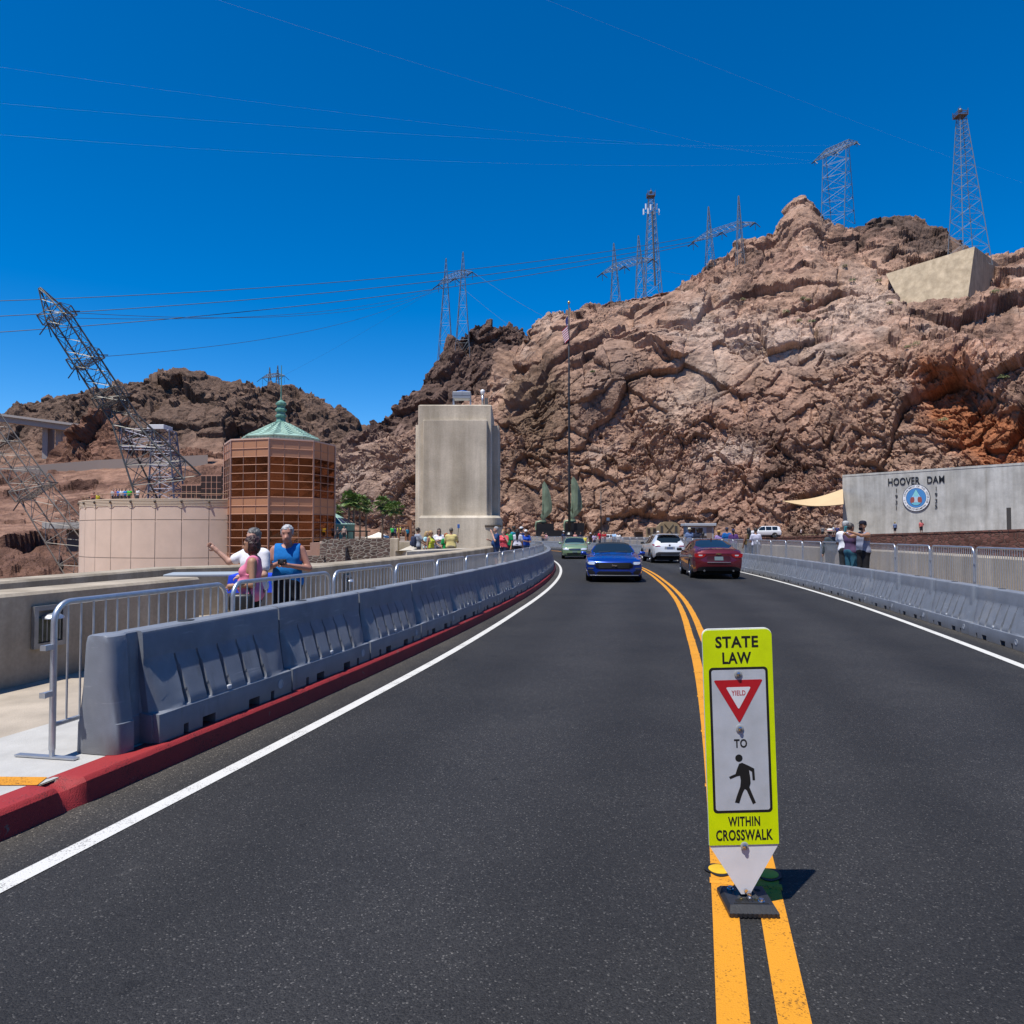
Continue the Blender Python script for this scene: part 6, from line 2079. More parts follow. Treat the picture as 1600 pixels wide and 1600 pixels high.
for px, py, nm in ((1124, 1361, 'round yellow pavement pad left of the sign base'), (1199, 1368, 'round yellow pavement pad right of the sign base, half shaded')):
    g_ = G(px, py, 0.0)
    t = empty('pavement_pad', (g_.x, g_.y, 0.005), 0.3, nm, 'pavement pad', 'yellow pads on the centre line')
    mb = MB()
    ring_ = [(0.068 * (1 + 0.07 * math.sin(3 * a + 1) + 0.05 * math.sin(5 * a)) * math.cos(a), 0.068 * (1 + 0.07 * math.sin(3 * a + 1) + 0.05 * math.sin(5 * a)) * math.sin(a)) for a in np.linspace(0, 2 * PI, 37)[:-1]]
    mb.prism(ring_, 0, 0.004); mb.build('tar_ring', mat('tar', (0.012, 0.012, 0.013), 0.5), t)
    mb = MB(); mb.lathe([(0.052, 0.004), (0.052, 0.006), (0.049, 0.0072), (0.0, 0.0076)], 24); mb.build('yellow_disc', mat('yellow_pad', (0.66, 0.40, 0.015), 0.5, noise=0.12, nscale=20), t, smooth=True, angle=30)

# ================================================================ tables in the gap of the parapet
bt = empty('covered_table', (-3.72, 11.2, 0.14), 0.2, 'table under a bright blue cloth in the parapet gap', 'table')
mb = MB(); mb.bbox((0, 0, 0.42), (0.72, 0.62, 0.84), 0.02); mb.build('cabinet', mat('tan_cabinet', (0.36, 0.27, 0.2), 0.7), bt)
# cloth: top and a wavy hanging hem
mb = MB()
def hem(d, z, amp):
    out = []
    for k in range(80):
        a = 2 * PI * k / 80
        cx, cy = 0.42, 0.36
        x = max(-cx, min(cx, 0.62 * math.cos(a))); y = max(-cy, min(cy, 0.55 * math.sin(a)))
        q = 1 + d + amp * math.sin(a * 13) 
        out.append((x * q, y * q, z))
    return out
rows = [hem(0.0, 0.91, 0), hem(0.01, 0.90, 0.0), hem(0.03, 0.82, 0.008), hem(0.05, 0.72, 0.02), hem(0.07, 0.66, 0.03)]
mb.grid(rows, close=True, flip=True)
mb.add(rows[0], [tuple(range(80))])
mb.build('cloth', mat('royal_blue_cloth', (0.004, 0.05, 0.60), 0.7, noise=0.1, nscale=4), bt, smooth=True, angle=50)
wt = empty('white_table', (-4.75, 11.6, 0.14), 0.25, 'pale folding table behind the near parapet', 'table')
mb = MB(); mb.bbox((0, 0, 0.885), (1.05, 0.75, 0.04), 0.012); mb.build('top', mat('pale_table_top', (0.33, 0.37, 0.40), 0.6), wt)
for dx in (-0.45, 0.45):
    for dy in (-0.3, 0.3):
        mb = MB(); mb.tube([(dx, dy, 0), (dx, dy, 0.87)], 0.015, 6); mb.build('leg', GALV, wt)

# ================================================================ cars
GLASS = mat('car_glass', (0.012, 0.018, 0.02), 0.03, 0, spec=0.8)
TYRE = mat('tyre', (0.018, 0.018, 0.019), 0.8)
BLACKP = mat('black_trim', (0.014, 0.014, 0.015), 0.45)
CHROME = mat('chrome', (0.7, 0.7, 0.72), 0.12, 1.0)
RIM = mat('alloy', (0.42, 0.43, 0.45), 0.28, 0.95)
LAMP = mat('lamp_glass', (0.75, 0.77, 0.8), 0.1, 0.3, spec=0.8)
LAMP_D = mat('smoked_lamp', (0.10, 0.11, 0.12), 0.12, 0.2, spec=0.8)
TAIL = mat('tail_lamp_red', (0.38, 0.008, 0.012), 0.12, 0, coat=1.0)
UNDER = mat('underbody', (0.008, 0.008, 0.008), 0.9)

def paint(name, col, metal=0.35, rough=0.32):
    return mat(name, col, rough, metal, coat=1.0, spec=0.5)

def wheel(par, x, y, r, w, side, spokes=5):
    t = empty('wheel', (x, y, r)); t.parent = par
    MX = Matrix.Rotation(side * PI / 2, 4, 'X').inverted() if False else Matrix.Rotation(-side * PI / 2, 4, 'X')
    h = w / 2
    mb = MB(); mb.lathe([(r * 0.66, -h), (r * 0.93, -h), (r, -h * 0.7), (r, h * 0.7), (r * 0.93, h), (r * 0.70, h), (r * 0.66, h * 0.9)], 28, MX)
    mb.build('tyre', TYRE, t, smooth=True, angle=35)
    mb = MB(); mb.lathe([(r * 0.69, h * 0.9), (r * 0.66, h * 0.98), (r * 0.62, h * 0.85), (r * 0.60, h * 0.3), (0, h * 0.25)], 28, MX)
    mb.build('rim_dish', mat('rim_shadow', (0.05, 0.05, 0.055), 0.5, 0.5), t, smooth=True, angle=35)
    mb = MB()
    mb.lathe([(r * 0.69, h * 0.9), (r * 0.685, h * 1.0), (r * 0.63, h * 1.0), (r * 0.61, h * 0.8)], 28, MX)
    mb.lathe([(r * 0.15, h * 0.3), (r * 0.15, h * 0.85), (r * 0.1, h * 0.95), (0, h * 0.97)], 14, MX)
    for k in range(spokes):
        for s_ in (-0.11, 0.11):
            a = 2 * PI * k / spokes
            p0 = Vector((r * 0.1 * math.cos(a + s_), r * 0.1 * math.sin(a + s_), h * 0.75)); p1 = Vector((r * 0.63 * math.cos(a + s_ * 1.6), r * 0.63 * math.sin(a + s_ * 1.6), h * 0.88))
            mb.tube([MX @ p0, MX @ p1], r * 0.045, 4)
    mb.build('rim', RIM, t, smooth=True, angle=35)
    return t

class Car:
    def __init__(s, name, label, spec, loc, heading, cat='car'):
        s.sp = spec
        s.root = empty(name, loc, heading, label, cat)
        s.paint = spec['paint']
        s.loft()
    def c(s, key, x):
        a = s.sp[key]
        return float(np.interp(x, [p[0] for p in a], [p[1] for p in a]))
    def section(s, x):
        sp = s.sp
        zb0 = s.c('bot', x)
        zb = zb0
        for xc in sp['axles']:
            d = abs(x - xc); ra = sp['wr'] + 0.055
            if d < ra: zb = max(zb, sp['wr'] + math.sqrt(ra * ra - d * d) * 0.985)
        w, belt, top, wr = s.c('w', x), s.c('belt', x), s.c('top', x), s.c('roofw', x)
        belt = min(belt, top - 0.02)
        zb = min(zb, belt - 0.12)
        h = max(0.0, top - belt)
        g = max(0.0, min(1.0, (h - 0.10) / 0.16)); g = g * g * (3 - 2 * g)
        B = belt - zb0
        def side(z):
            f = (z - zb0) / max(0.05, B)
            return w * float(np.interp(f, [0, 0.12, 0.35, 0.62, 0.78, 0.93, 1.0], [0.93, 0.965, 0.985, 1.0, 0.992, 0.975, 0.945]))
        pts = [(side(zb) * 0.985 - 0.02, zb), (side(zb), zb + 0.012)]
        for f in (0.2, 0.4, 0.6, 0.76, 0.9, 1.0):
            z = zb + (belt - zb) * f
            pts.append((side(z), z))
        hood = [(w * 0.86, belt + 0.34 * h), (w * 0.78, belt + 0.52 * h), (w * 0.68, belt + 0.68 * h), (w * 0.55, belt + 0.83 * h), (w * 0.35, belt + 0.94 * h), (w * 0.17, belt + 0.985 * h), (0, top)]
        rl = w * 0.925
        wr = rl + (wr - rl) * min(1.0, h / 0.44)
        cab = [(rl, belt + 0.02), (rl + (wr - rl) * 0.5, belt + (h - 0.09) * 0.5), (wr + 0.012, top - 0.115), (wr - 0.03, top - 0.06), (wr * 0.72, top - 0.022), (wr * 0.36, top - 0.005), (0, top)]
        for a, b in zip(hood, cab):
            pts.append((a[0] + (b[0] - a[0]) * g, a[1] + (b[1] - a[1]) * g))
        return pts, g
    def loft(s):
        sp = s.sp
        xr, xf = sp['top'][0][0], sp['top'][-1][0]
        xs = set(np.round(np.linspace(xr, xf, 96), 4).tolist())
        for xc in sp['axles']:
            ra = sp['wr'] + 0.055
            for a in np.linspace(0, PI, 23): xs.add(round(xc + ra * math.cos(a), 4))
        for k in ('top',):
            for p in sp[k]: xs.add(p[0])
        for v in sp['pillars']: xs.update(v)
        xs = sorted(x for x in xs if xr <= x <= xf)
        xs2 = [xs[0]]
        for x in xs[1:]:
            if x - xs2[-1] > 0.004: xs2.append(x)
        xs = xs2
        secs = [s.section(x) for x in xs]
        n = len(secs[0][0])
        s.xs, s.secs, s.n = xs, secs, n
        body, glass = MB(), {}
        V = {}
        full = lambda sec: [(-y, z) for y, z in sec] + [(y, z) for y, z in sec[::-1][1:]]
        m = 2 * n - 1
        for i in range(len(xs) - 1):
            xa, xb = xs[i], xs[i + 1]; xm = (xa + xb) / 2
            fa, fb = full(secs[i][0]), full(secs[i + 1][0])
            gm = (secs[i][1] + secs[i + 1][1]) / 2
            for j in range(m - 1):
                q = j if j < n - 1 else m - 2 - j    # 0 at the sill .. n-2 at the roof centre
                quad = [(xa, *fa[j]), (xa, *fa[j + 1]), (xb, *fb[j + 1]), (xb, *fb[j])]
                part = None
                sidename = 'l' if j >= n - 1 else 'r'
                if q in (8, 9):
                    for k, (p0, p1) in enumerate(sp['pillars']):
                        if p0 <= xm <= p1 and gm > 0.45: part = ('side_window', k, sidename)
                if q >= 10:
                    if sp['ws'][0] < xm < sp['ws'][1]: part = ('windscreen', 0, '')
                    if sp['rw'][0] < xm < sp['rw'][1] and q >= 11: part = ('rear_window', 0, '')
                    if sp.get('sunroof') and sp['sunroof'][0] < xm < sp['sunroof'][1] and q >= 12: part = ('sunroof', 0, '')
                tgt = body
                if part:
                    tgt = glass.setdefault(part, MB())
                elif sp.get('softtop') and sp['softtop'][0] < xm < sp['softtop'][1] and q >= 8:
                    tgt = glass.setdefault(('soft_top', 0, ''), MB())
                tgt.add(quad, [(0, 1, 2, 3)])
        for endi, fl in ((0, False), (-1, True)):
            pass
        s.body = s.weld(body, 'body', s.paint)
        for (nm, k, sd), g_ in glass.items():
            s.weld(g_, nm, sp.get('topmat') if nm == 'soft_top' else GLASS)
        for sd in (-1, 1):
            pt = [(x, sd * (sec[0][10][0] + 0.004), sec[0][10][1] + 0.004) for x, sec in zip(xs, secs) if sp['ws'][0] - 0.05 <= x <= sp['ws'][1] + 0.02][::2]
            q = MB(); q.tube(pt, 0.032, 6); q.build('pillar', s.paint, s.root, smooth=True)
        s.caps()
        L0, L1 = xr + 0.12, xf - 0.12
        u = MB()
        wmin = min(p[1] for p in sp['w'])
        u.box(((L0 + L1) / 2, 0, 0.42), (L1 - L0, 2 * (wmin - 0.12), 0.5))
        u.build('underbody', UNDER, s.root)
        for xc in sp['axles']:
            for sd in (-1, 1):
                wheel(s.root, xc, sd * (s.c('w', xc) * 0.985 - 0.115), sp['wr'], 0.22, sd, sp.get('spokes', 5))
    def weld(s, mb, nm, m):
        o = mb.build(nm, m, s.root)
        bm = bmesh.new(); bm.from_mesh(o.data)
        bmesh.ops.remove_doubles(bm, verts=bm.verts, dist=0.0008)
        bmesh.ops.recalc_face_normals(bm, faces=bm.faces)
        bm.to_mesh(o.data); bm.free()
        o.data.polygons.foreach_set('use_smooth', [True] * len(o.data.polygons))
        o.data.set_sharp_from_angle(angle=R(34))
        return o
    # the two ends: a curved fascia between the last section and the bumper line
    def endx(s, front, y, z):
        sp = s.sp
        sec = s.secs[-1 if front else 0][0]
        xe = s.xs[-1 if front else 0]
        zs = [p[1] for p in sec]; ys = [p[0] for p in sec]
        yw = max(0.05, float(np.interp(z, zs, ys)))
        bl = sp['nose' if front else 'tail']
        b = float(np.interp(z, [p[0] for p in bl], [p[1] for p in bl]))
        t = min(1.0, abs(y) / yw)
        d = b * (1 - t ** 2.6)
        return xe + d if front else xe - d
    def caps(s):
        for front in (True, False):
            sec = s.secs[-1 if front else 0][0]
            zl = []
            for i in range(len(sec) - 1):
                k = 2 if sec[i + 1][1] - sec[i][1] > 0.04 else 1
                for q in range(k): zl.append((sec[i][0] + (sec[i + 1][0] - sec[i][0]) * q / k, sec[i][1] + (sec[i + 1][1] - sec[i][1]) * q / k))
            zl.append((0.004, sec[-1][1]))
            rows = []
            for y, z in zl:
                rows.append([(s.endx(front, y * t, z) if abs(t) < 1 else s.xs[-1 if front else 0], y * t, z) for t in (-1, -0.97, -0.9, -0.8, -0.65, -0.45, -0.22, 0, 0.22, 0.45, 0.65, 0.8, 0.9, 0.97, 1)])
            mb = MB(); mb.grid(rows, flip=not front)
            mb.build('front_bumper' if front else 'rear_bumper', s.paint, s.root, smooth=True, angle=50)
    def patch(s, front, rows, nm, m, off=0.008, par=None, n=10):
        """a patch on an end: rows of (z, y0, y1)"""
        mb = MB(); g_ = []
        for z, y0, y1 in rows:
            r_ = []
            for k in range(n + 1):
                y = y0 + (y1 - y0) * k / n
                x = s.endx(front, y, z)
                r_.append((x + (off if front else -off), y, z))
            g_.append(r_)
        mb.grid(g_, flip=not front)
        return mb.build(nm, m, par or s.root, smooth=True)
    def both(s, front, rows, nm, m, off=0.008, n=8):
        a = s.patch(front, rows, nm, m, off, n=n)
        b = s.patch(front, [(z, -y1, -y0) for z, y0, y1 in rows], nm, m, off, n=n)
        return a, b
    def mirror(s, x, z, m, y=None, w=0.2):
        y = y or s.c('w', x) * 0.945
        for sd in (-1, 1):
            t = MB()
            t.bbox((x, sd * (y + 0.13), z + 0.07), (0.10, w, 0.13), 0.035)
            t.tube([(x + 0.02, sd * (y - 0.03), z), (x, sd * (y + 0.06), z + 0.04)], 0.025, 6)
            t.build('mirror', m, s.root, smooth=True, angle=50)

def head_at(px, Y, o=None, toward=True):
    x = pl(px, Y)[0]
    a = math.atan2(Y - YC, x - XC)
    t = Vector((-math.sin(a), math.cos(a)))   # along the road, away from the camera
    if toward: t = -t
    return x, math.atan2(t.y, t.x)

# --- blue convertible
BLUE = paint('blue_paint', (0.004, 0.042, 0.30), 0.45, 0.25)
blue_spec = dict(paint=BLUE, wr=0.345, axles=(-1.42, 1.30), spokes=5,
    top=[(-2.36, 0.92), (-2.25, 1.0), (-1.75, 1.05), (-1.5, 1.08), (-0.75, 1.37), (-0.2, 1.415), (0.2, 1.365), (0.95, 1.03), (1.1, 0.995), (1.75, 0.93), (2.1, 0.86), (2.24, 0.79)],
    belt=[(-2.36, 0.86), (-1.6, 0.98), (0, 0.94), (1.0, 0.92), (1.75, 0.85), (2.1, 0.80), (2.24, 0.755)],
    w=[(-2.36, 0.82), (-1.9, 0.93), (-1.4, 0.965), (-0.2, 0.925), (1.3, 0.96), (1.9, 0.945), (2.24, 0.90)],
    roofw=[(-2.4, 0.6), (2.4, 0.6)], bot=[(-2.36, 0.34), (-1.9, 0.24), (1.9, 0.2), (2.24, 0.2)],
    ws=(0.2, 0.93), rw=(-1.4, -0.9), pillars=[(-0.85, -0.35), (-0.3, 0.75)], softtop=(-1.5, 0.2), topmat=mat('soft_top_black', (0.012, 0.012, 0.013), 0.85),
    nose=[(0.2, 0.12), (0.35, 0.17), (0.5, 0.15), (0.62, 0.16), (0.72, 0.13), (0.79, 0.04)], tail=[(0.3, 0.1), (0.6, 0.12), (0.9, 0.04)])
x_, h_ = head_at(958, 26.6)
def car_at(x, Y, h, ahead, z=0.004):
    return (x - math.cos(h) * ahead, Y - math.sin(h) * ahead, z)
c1 = Car('convertible', 'blue convertible with black soft top coming towards the camera', blue_spec, car_at(x_, 26.6, h_, 1.30), h_)
c1.root.scale = (1.0, 1.03, 0.955)
c1.patch(True, [(0.485, -0.50, 0.50), (0.53, -0.60, 0.60), (0.60, -0.63, 0.63), (0.66, -0.60, 0.60), (0.705, -0.54, 0.54)], 'grille', mat('grille_black', (0.005, 0.005, 0.006), 0.8, spec=0.2), 0.012, n=16)
mb = MB()
for k in range(5):
    z = 0.52 + 0.035 * k
    pts = [(c1.endx(True, y, z) + 0.02, y, z) for y in np.linspace(-0.5, 0.5, 13)]
    mb.tube(pts, 0.005, 4)
mb.build('grille_bars', mat('grille_bar', (0.012, 0.012, 0.013), 0.6), c1.root)
# small running-horse silhouette in bright metal
em = MB()
hp = [(-0.10, 0.0), (-0.06, 0.022), (-0.02, 0.02), (0.02, 0.03), (0.055, 0.05), (0.075, 0.036), (0.055, 0.022), (0.045, 0.0), (0.085, -0.022), (0.035, -0.014), (-0.01, -0.012), (-0.045, -0.036), (-0.05, -0.012), (-0.085, -0.028), (-0.065, 0.0)]
xo = c1.endx(True, 0, 0.60) + 0.034
bm = bmesh.new(); f_ = bm.faces.new([bm.verts.new((xo, -a * 1.05, 0.60 + b * 1.1)) for a, b in hp]); bmesh.ops.triangulate(bm, faces=[f_]); bm.verts.index_update()
em.add([v.co.copy() for v in bm.verts], [[v.index for v in f.verts] for f in bm.faces]); bm.free()
em.build('emblem', CHROME, c1.root)
a, b = c1.both(True, [(0.635, 0.66, 0.80), (0.66, 0.64, 0.85), (0.70, 0.63, 0.87), (0.725, 0.66, 0.86)], 'headlight', LAMP, 0.014)
c1.both(True, [(0.622, 0.62, 0.83), (0.66, 0.615, 0.885), (0.705, 0.605, 0.892), (0.742, 0.64, 0.885)], 'headlight_surround', LAMP_D, 0.009)
c1.both(True, [(0.28, 0.66, 0.80), (0.36, 0.62, 0.86), (0.44, 0.72, 0.87)], 'side_intake', BLACKP, 0.01)
c1.both(True, [(0.475, 0.68, 0.86), (0.505, 0.68, 0.87), (0.525, 0.70, 0.875)], 'fog_lamp', LAMP_D, 0.012)
c1.patch(True, [(0.26, -0.56, 0.56), (0.33, -0.58, 0.58), (0.40, -0.5, 0.5)], 'lower_intake', BLACKP, 0.012, n=14)
c1.patch(True, [(0.205, -0.8, 0.8), (0.24, -0.82, 0.82)], 'chin_spoiler', BLACKP, 0.03, n=14)
mb = MB()
mb.tube([(c1.endx(True, y, 0.25) + 0.028, y, 0.25) for y in np.linspace(-0.8, 0.8, 17)], 0.012, 5); mb.build('splitter_edge', mat('satin_trim', (0.35, 0.37, 0.4), 0.35, 0.6), c1.root)
for s_ in (-1, 1):                            # raised hood edges
    mb = MB(); mb.tube([(1.0, s_ * 0.42, 1.0), (1.5, s_ * 0.44, 0.956), (2.0, s_ * 0.46, 0.862)], [0.012, 0.018, 0.01], 6); mb.build('hood_ridge', BLUE, c1.root, smooth=True)
c1.mirror(0.72, 0.93, BLUE)
mb = MB(); mb.bbox((0.28, 0, 1.235), (0.03, 0.24, 0.06), 0.012); mb.build('rear_view_mirror', BLACKP, c1.root)
mb = MB(); mb.tube([(0.92, -0.5, 1.043), (0.86, -0.1, 1.078)], 0.008, 4); mb.tube([(0.92, 0.1, 1.045), (0.86, 0.5, 1.075)], 0.008, 4); mb.build('wiper', BLACKP, c1.root)

# --- red saloon seen from behind
REDP = paint('maroon_paint', (0.135, 0.008, 0.016), 0.4, 0.3)
red_spec = dict(paint=REDP, wr=0.335, axles=(-1.42, 1.41), spokes=7,
    top=[(-2.38, 1.0), (-2.34, 1.075), (-2.15, 1.10), (-1.95, 1.115), (-1.8, 1.13), (-0.75, 1.43), (-0.1, 1.465), (0.45, 1.43), (1.3, 1.06), (1.45, 1.02), (2.1, 0.90), (2.38, 0.74)],
    belt=[(-2.38, 0.95), (-2.2, 1.03), (-1.6, 1.04), (0, 0.98), (1.3, 0.95), (2.1, 0.83), (2.38, 0.69)],
    w=[(-2.38, 0.84), (-2.1, 0.895), (-1.4, 0.925), (0, 0.925), (1.4, 0.92), (2.0, 0.88), (2.38, 0.74)],
    roofw=[(-2.4, 0.60), (2.4, 0.60)], bot=[(-2.38, 0.30), (-2.0, 0.22), (2.0, 0.2), (2.38, 0.22)],
    ws=(0.5, 1.25), rw=(-1.72, -0.72), pillars=[(-1.35, -0.95), (-0.9, -0.02), (0.06, 0.98)],
    nose=[(0.2, 0.1), (0.5, 0.13), (0.74, 0.03)], tail=[(0.3, 0.06), (0.45, 0.12), (0.62, 0.13), (0.72, 0.09), (0.86, 0.06), (0.94, 0.075), (1.0, 0.02)])
x_, h_ = head_at(1115, 28.4, toward=False)
c2 = Car('saloon_car', 'dark red saloon seen from behind in the right lane', red_spec, car_at(x_, 28.4, h_, -1.42), h_)
c2.both(False, [(0.79, 0.58, 0.82), (0.83, 0.50, 0.858), (0.90, 0.44, 0.868), (0.935, 0.50, 0.86)], 'tail_light', TAIL, 0.012)
c2.both(False, [(0.845, 0.60, 0.70), (0.875, 0.57, 0.72), (0.893, 0.59, 0.71)], 'reversing_light', LAMP, 0.016)
c2.patch(False, [(0.63, -0.42, 0.42), (0.70, -0.50, 0.50), (0.80, -0.46, 0.46), (0.875, -0.40, 0.40)], 'plate_recess', REDP, 0.004, n=14)
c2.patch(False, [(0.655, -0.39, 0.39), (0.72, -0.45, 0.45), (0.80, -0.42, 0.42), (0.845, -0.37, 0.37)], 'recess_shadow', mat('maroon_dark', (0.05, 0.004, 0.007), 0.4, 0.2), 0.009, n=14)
c2.patch(False, [(0.69, -0.155, 0.155), (0.825, -0.155, 0.155)], 'licence_plate', mat('plate_pale', (0.13, 0.18, 0.19), 0.5), 0.02, n=2)
mb = MB(); xo = c2.endx(False, 0, 0.76) - 0.024
mb.box((xo, 0, 0.705), (0.004, 0.27, 0.022)); mb.build('plate_band', mat('plate_green', (0.10, 0.25, 0.07), 0.5), c2.root)
mb = MB()
mb.prism([(-0.10, -0.016), (-0.035, -0.016), (-0.03, -0.03), (0.04, -0.03), (0.045, -0.016), (0.10, -0.016), (0.085, 0.016), (0.035, 0.016), (0.03, 0.03), (-0.04, 0.03), (-0.045, 0.016), (-0.115, 0.016)], 0, 0.01, Matrix.Translation((c2.endx(False, 0, 0.925) - 0.012, 0, 0.925)) @ Matrix(((0, 0, -1, 0), (-1, 0, 0, 0), (0, 1, 0, 0), (0, 0, 0, 1))))
mb.build('emblem', mat('gold_emblem', (0.6, 0.45, 0.2), 0.25, 1.0), c2.root)
c2.patch(False, [(0.30, -0.74, 0.74), (0.36, -0.79, 0.79), (0.43, -0.72, 0.72), (0.455, -0.55, 0.55)], 'diffuser', BLACKP, 0.012, n=16)
mb = MB(); mb.tube([(c2.endx(False, y, 0.62) - 0.012, y, 0.615) for y in np.linspace(-0.42, 0.42, 12)], 0.010, 5); mb.build('plate_trim', mat('satin_trim', (0, 0, 0)), c2.root)
for s_ in (-1, 1):
    mb = MB(); mb.tube([(c2.endx(False, 0.55, 0.33) + 0.05, s_ * 0.52, 0.315), (c2.endx(False, 0.55, 0.33) - 0.03, s_ * 0.52, 0.31)], 0.035, 10); mb.build('exhaust', CHROME, c2.root, smooth=True, angle=40)
mb = MB(); mb.prism([(-0.09, -0.02), (0.09, -0.02), (0.02, 0.02), (-0.09, 0.02)], 0, 0.06, Matrix.Translation((-0.72, 0, 1.43))); mb.build('fin_aerial', REDP, c2.root)
mb = MB(); mb.tube([(-2.33, y, 1.082 - 0.02 * (abs(y) / 0.75) ** 3) for y in np.linspace(-0.76, 0.76, 15)], [0.006] + [0.016] * 13 + [0.006], 6); mb.build('spoiler_lip', REDP, c2.root, smooth=True)
c2.mirror(0.95, 0.97, BLACKP)
for s_ in (-1, 1):
    for xh in (-0.55, 0.35):
        mb = MB(); mb.tube([(xh - 0.1, s_ * 0.925, 0.86), (xh, s_ * 0.955, 0.865), (xh + 0.1, s_ * 0.925, 0.86)], 0.014, 6); mb.build('door_handle', REDP, c2.root, smooth=True)
    mb = MB(); mb.tube([(-1.3, s_ * 0.872, 1.045), (0, s_ * 0.86, 1.0), (1.1, s_ * 0.875, 0.97)], 0.009, 4); mb.build('window_trim', CHROME, c2.root)

# --- white SUV
SUVP = paint('pearl_white_paint', (0.66, 0.68, 0.70), 0.1, 0.3)
suv_spec = dict(paint=SUVP, wr=0.37, axles=(-1.40, 1.42), spokes=5,
    top=[(-2.32, 1.02), (-2.28, 1.12), (-2.22, 1.16), (-1.92, 1.55), (-1.75, 1.63), (-1.5, 1.675), (-0.3, 1.70), (0.45, 1.62), (1.25, 1.17), (1.4, 1.12), (2.05, 1.02), (2.32, 0.84)],
    belt=[(-2.32, 0.97), (-2.2, 1.12), (-1.5, 1.14), (0, 1.06), (1.25, 1.05), (2.05, 0.95), (2.32, 0.80)],
    w=[(-2.32, 0.84), (-2.05, 0.92), (-1.4, 0.96), (0, 0.945), (1.4, 0.955), (2.0, 0.90), (2.32, 0.78)],
    roofw=[(-2.4, 0.63), (2.4, 0.64)], bot=[(-2.32, 0.42), (-2.0, 0.30), (2.0, 0.28), (2.32, 0.3)],
    ws=(0.5, 1.22), rw=(-2.2, -1.9), pillars=[(-1.35, -1.0), (-0.94, -0.05), (0.02, 0.95)],
    nose=[(0.2, 0.1), (0.5, 0.13), (0.84, 0.03)], tail=[(0.4, 0.08), (0.55, 0.14), (0.68, 0.12), (0.9, 0.07), (1.02, 0.02)])
x_, h_ = head_at(1041, 43.4, toward=False)
c3 = Car('suv_car', 'white crossover car seen from behind ahead of the red saloon', suv_spec, car_at(x_, 43.4, h_, -1.40), h_)
c3.patch(False, [(0.43, -0.76, 0.76), (0.52, -0.80, 0.80), (0.60, -0.74, 0.74), (0.64, -0.62, 0.62)], 'bumper_cladding', mat('dark_grey_trim', (0.04, 0.04, 0.045), 0.4), 0.014, n=16)
c3.patch(False, [(0.43, -0.5, 0.5), (0.50, -0.52, 0.52)], 'skid_plate', mat('satin_trim', (0, 0, 0)), 0.022, n=12)
c3.patch(False, [(0.80, -0.30, 0.30), (0.94, -0.28, 0.28)], 'plate_recess', mat('suv_shadow', (0.2, 0.21, 0.22), 0.5), 0.006, n=8)
c3.patch(False, [(0.81, -0.17, 0.17), (0.925, -0.17, 0.17)], 'licence_plate', mat('plate_blue', (0.07, 0.10, 0.18), 0.5), 0.016, n=2)
mb = MB(); mb.lathe([(0.055, 0), (0.05, 0.012), (0, 0.014)], 16, Matrix.Translation((c3.endx(False, 0, 1.0) - 0.01, 0, 1.01)) @ Matrix.Rotation(-PI / 2, 4, 'Y')); mb.build('emblem', mat('dark_grey_trim', (0, 0, 0)), c3.root)
for s_ in (-1, 1):                            # boomerang tail lamps wrapping onto the flank
    mb = MB()
    pts = []
    def sidept(x, z, o=0.012):
        sec = c3.section(x)[0]
        return (x, s_ * (float(np.interp(z, [p[1] for p in sec], [p[0] for p in sec])) + o), z)
    rows = [[sidept(-2.26 + 0.02 * k, 0.98 + 0.02 * k * 0.5) for k in range(0, 2)]]
    r0 = [sidept(x, 1.08) for x in np.linspace(-2.30, -1.86, 8)]; r1 = [sidept(x, 0.98 + 0.09 * ((x + 2.30) / 0.44)) for x in np.linspace(-2.30, -1.86, 8)]
    mb.grid([r0, r1]); mb.build('tail_light', TAIL, c3.root, smooth=True)
c3.both(False, [(0.955, 0.5, 0.80), (1.0, 0.58, 0.82)], 'tail_light', TAIL, 0.012)
mb = MB(); mb.prism([(-2.05, -0.6), (-1.72, -0.62), (-1.72, 0.62), (-2.05, 0.6)], 1.625, 1.665); mb.build('roof_spoiler', SUVP, c3.root)
for s_ in (-1, 1):
    mb = MB(); mb.tube([(-1.5, s_ * 0.6, 1.66), (-1.2, s_ * 0.61, 1.72), (0.1, s_ * 0.61, 1.72), (0.35, s_ * 0.61, 1.64)], 0.02, 6); mb.build('roof_rail', BLACKP, c3.root, smooth=True)
    for xc in suv_spec['axles']:
        mb = MB(); ra = suv_spec['wr'] + 0.06
        mb.tube([(xc + ra * math.cos(a), s_ * (c3.c('w', xc) * 0.99), suv_spec['wr'] + ra * math.sin(a)) for a in np.linspace(0.05, PI - 0.05, 16)], 0.035, 5); mb.build('arch_trim', mat('dark_grey_trim', (0, 0, 0)), c3.root, smooth=True)
c3.mirror(0.9, 1.06, BLACKP)

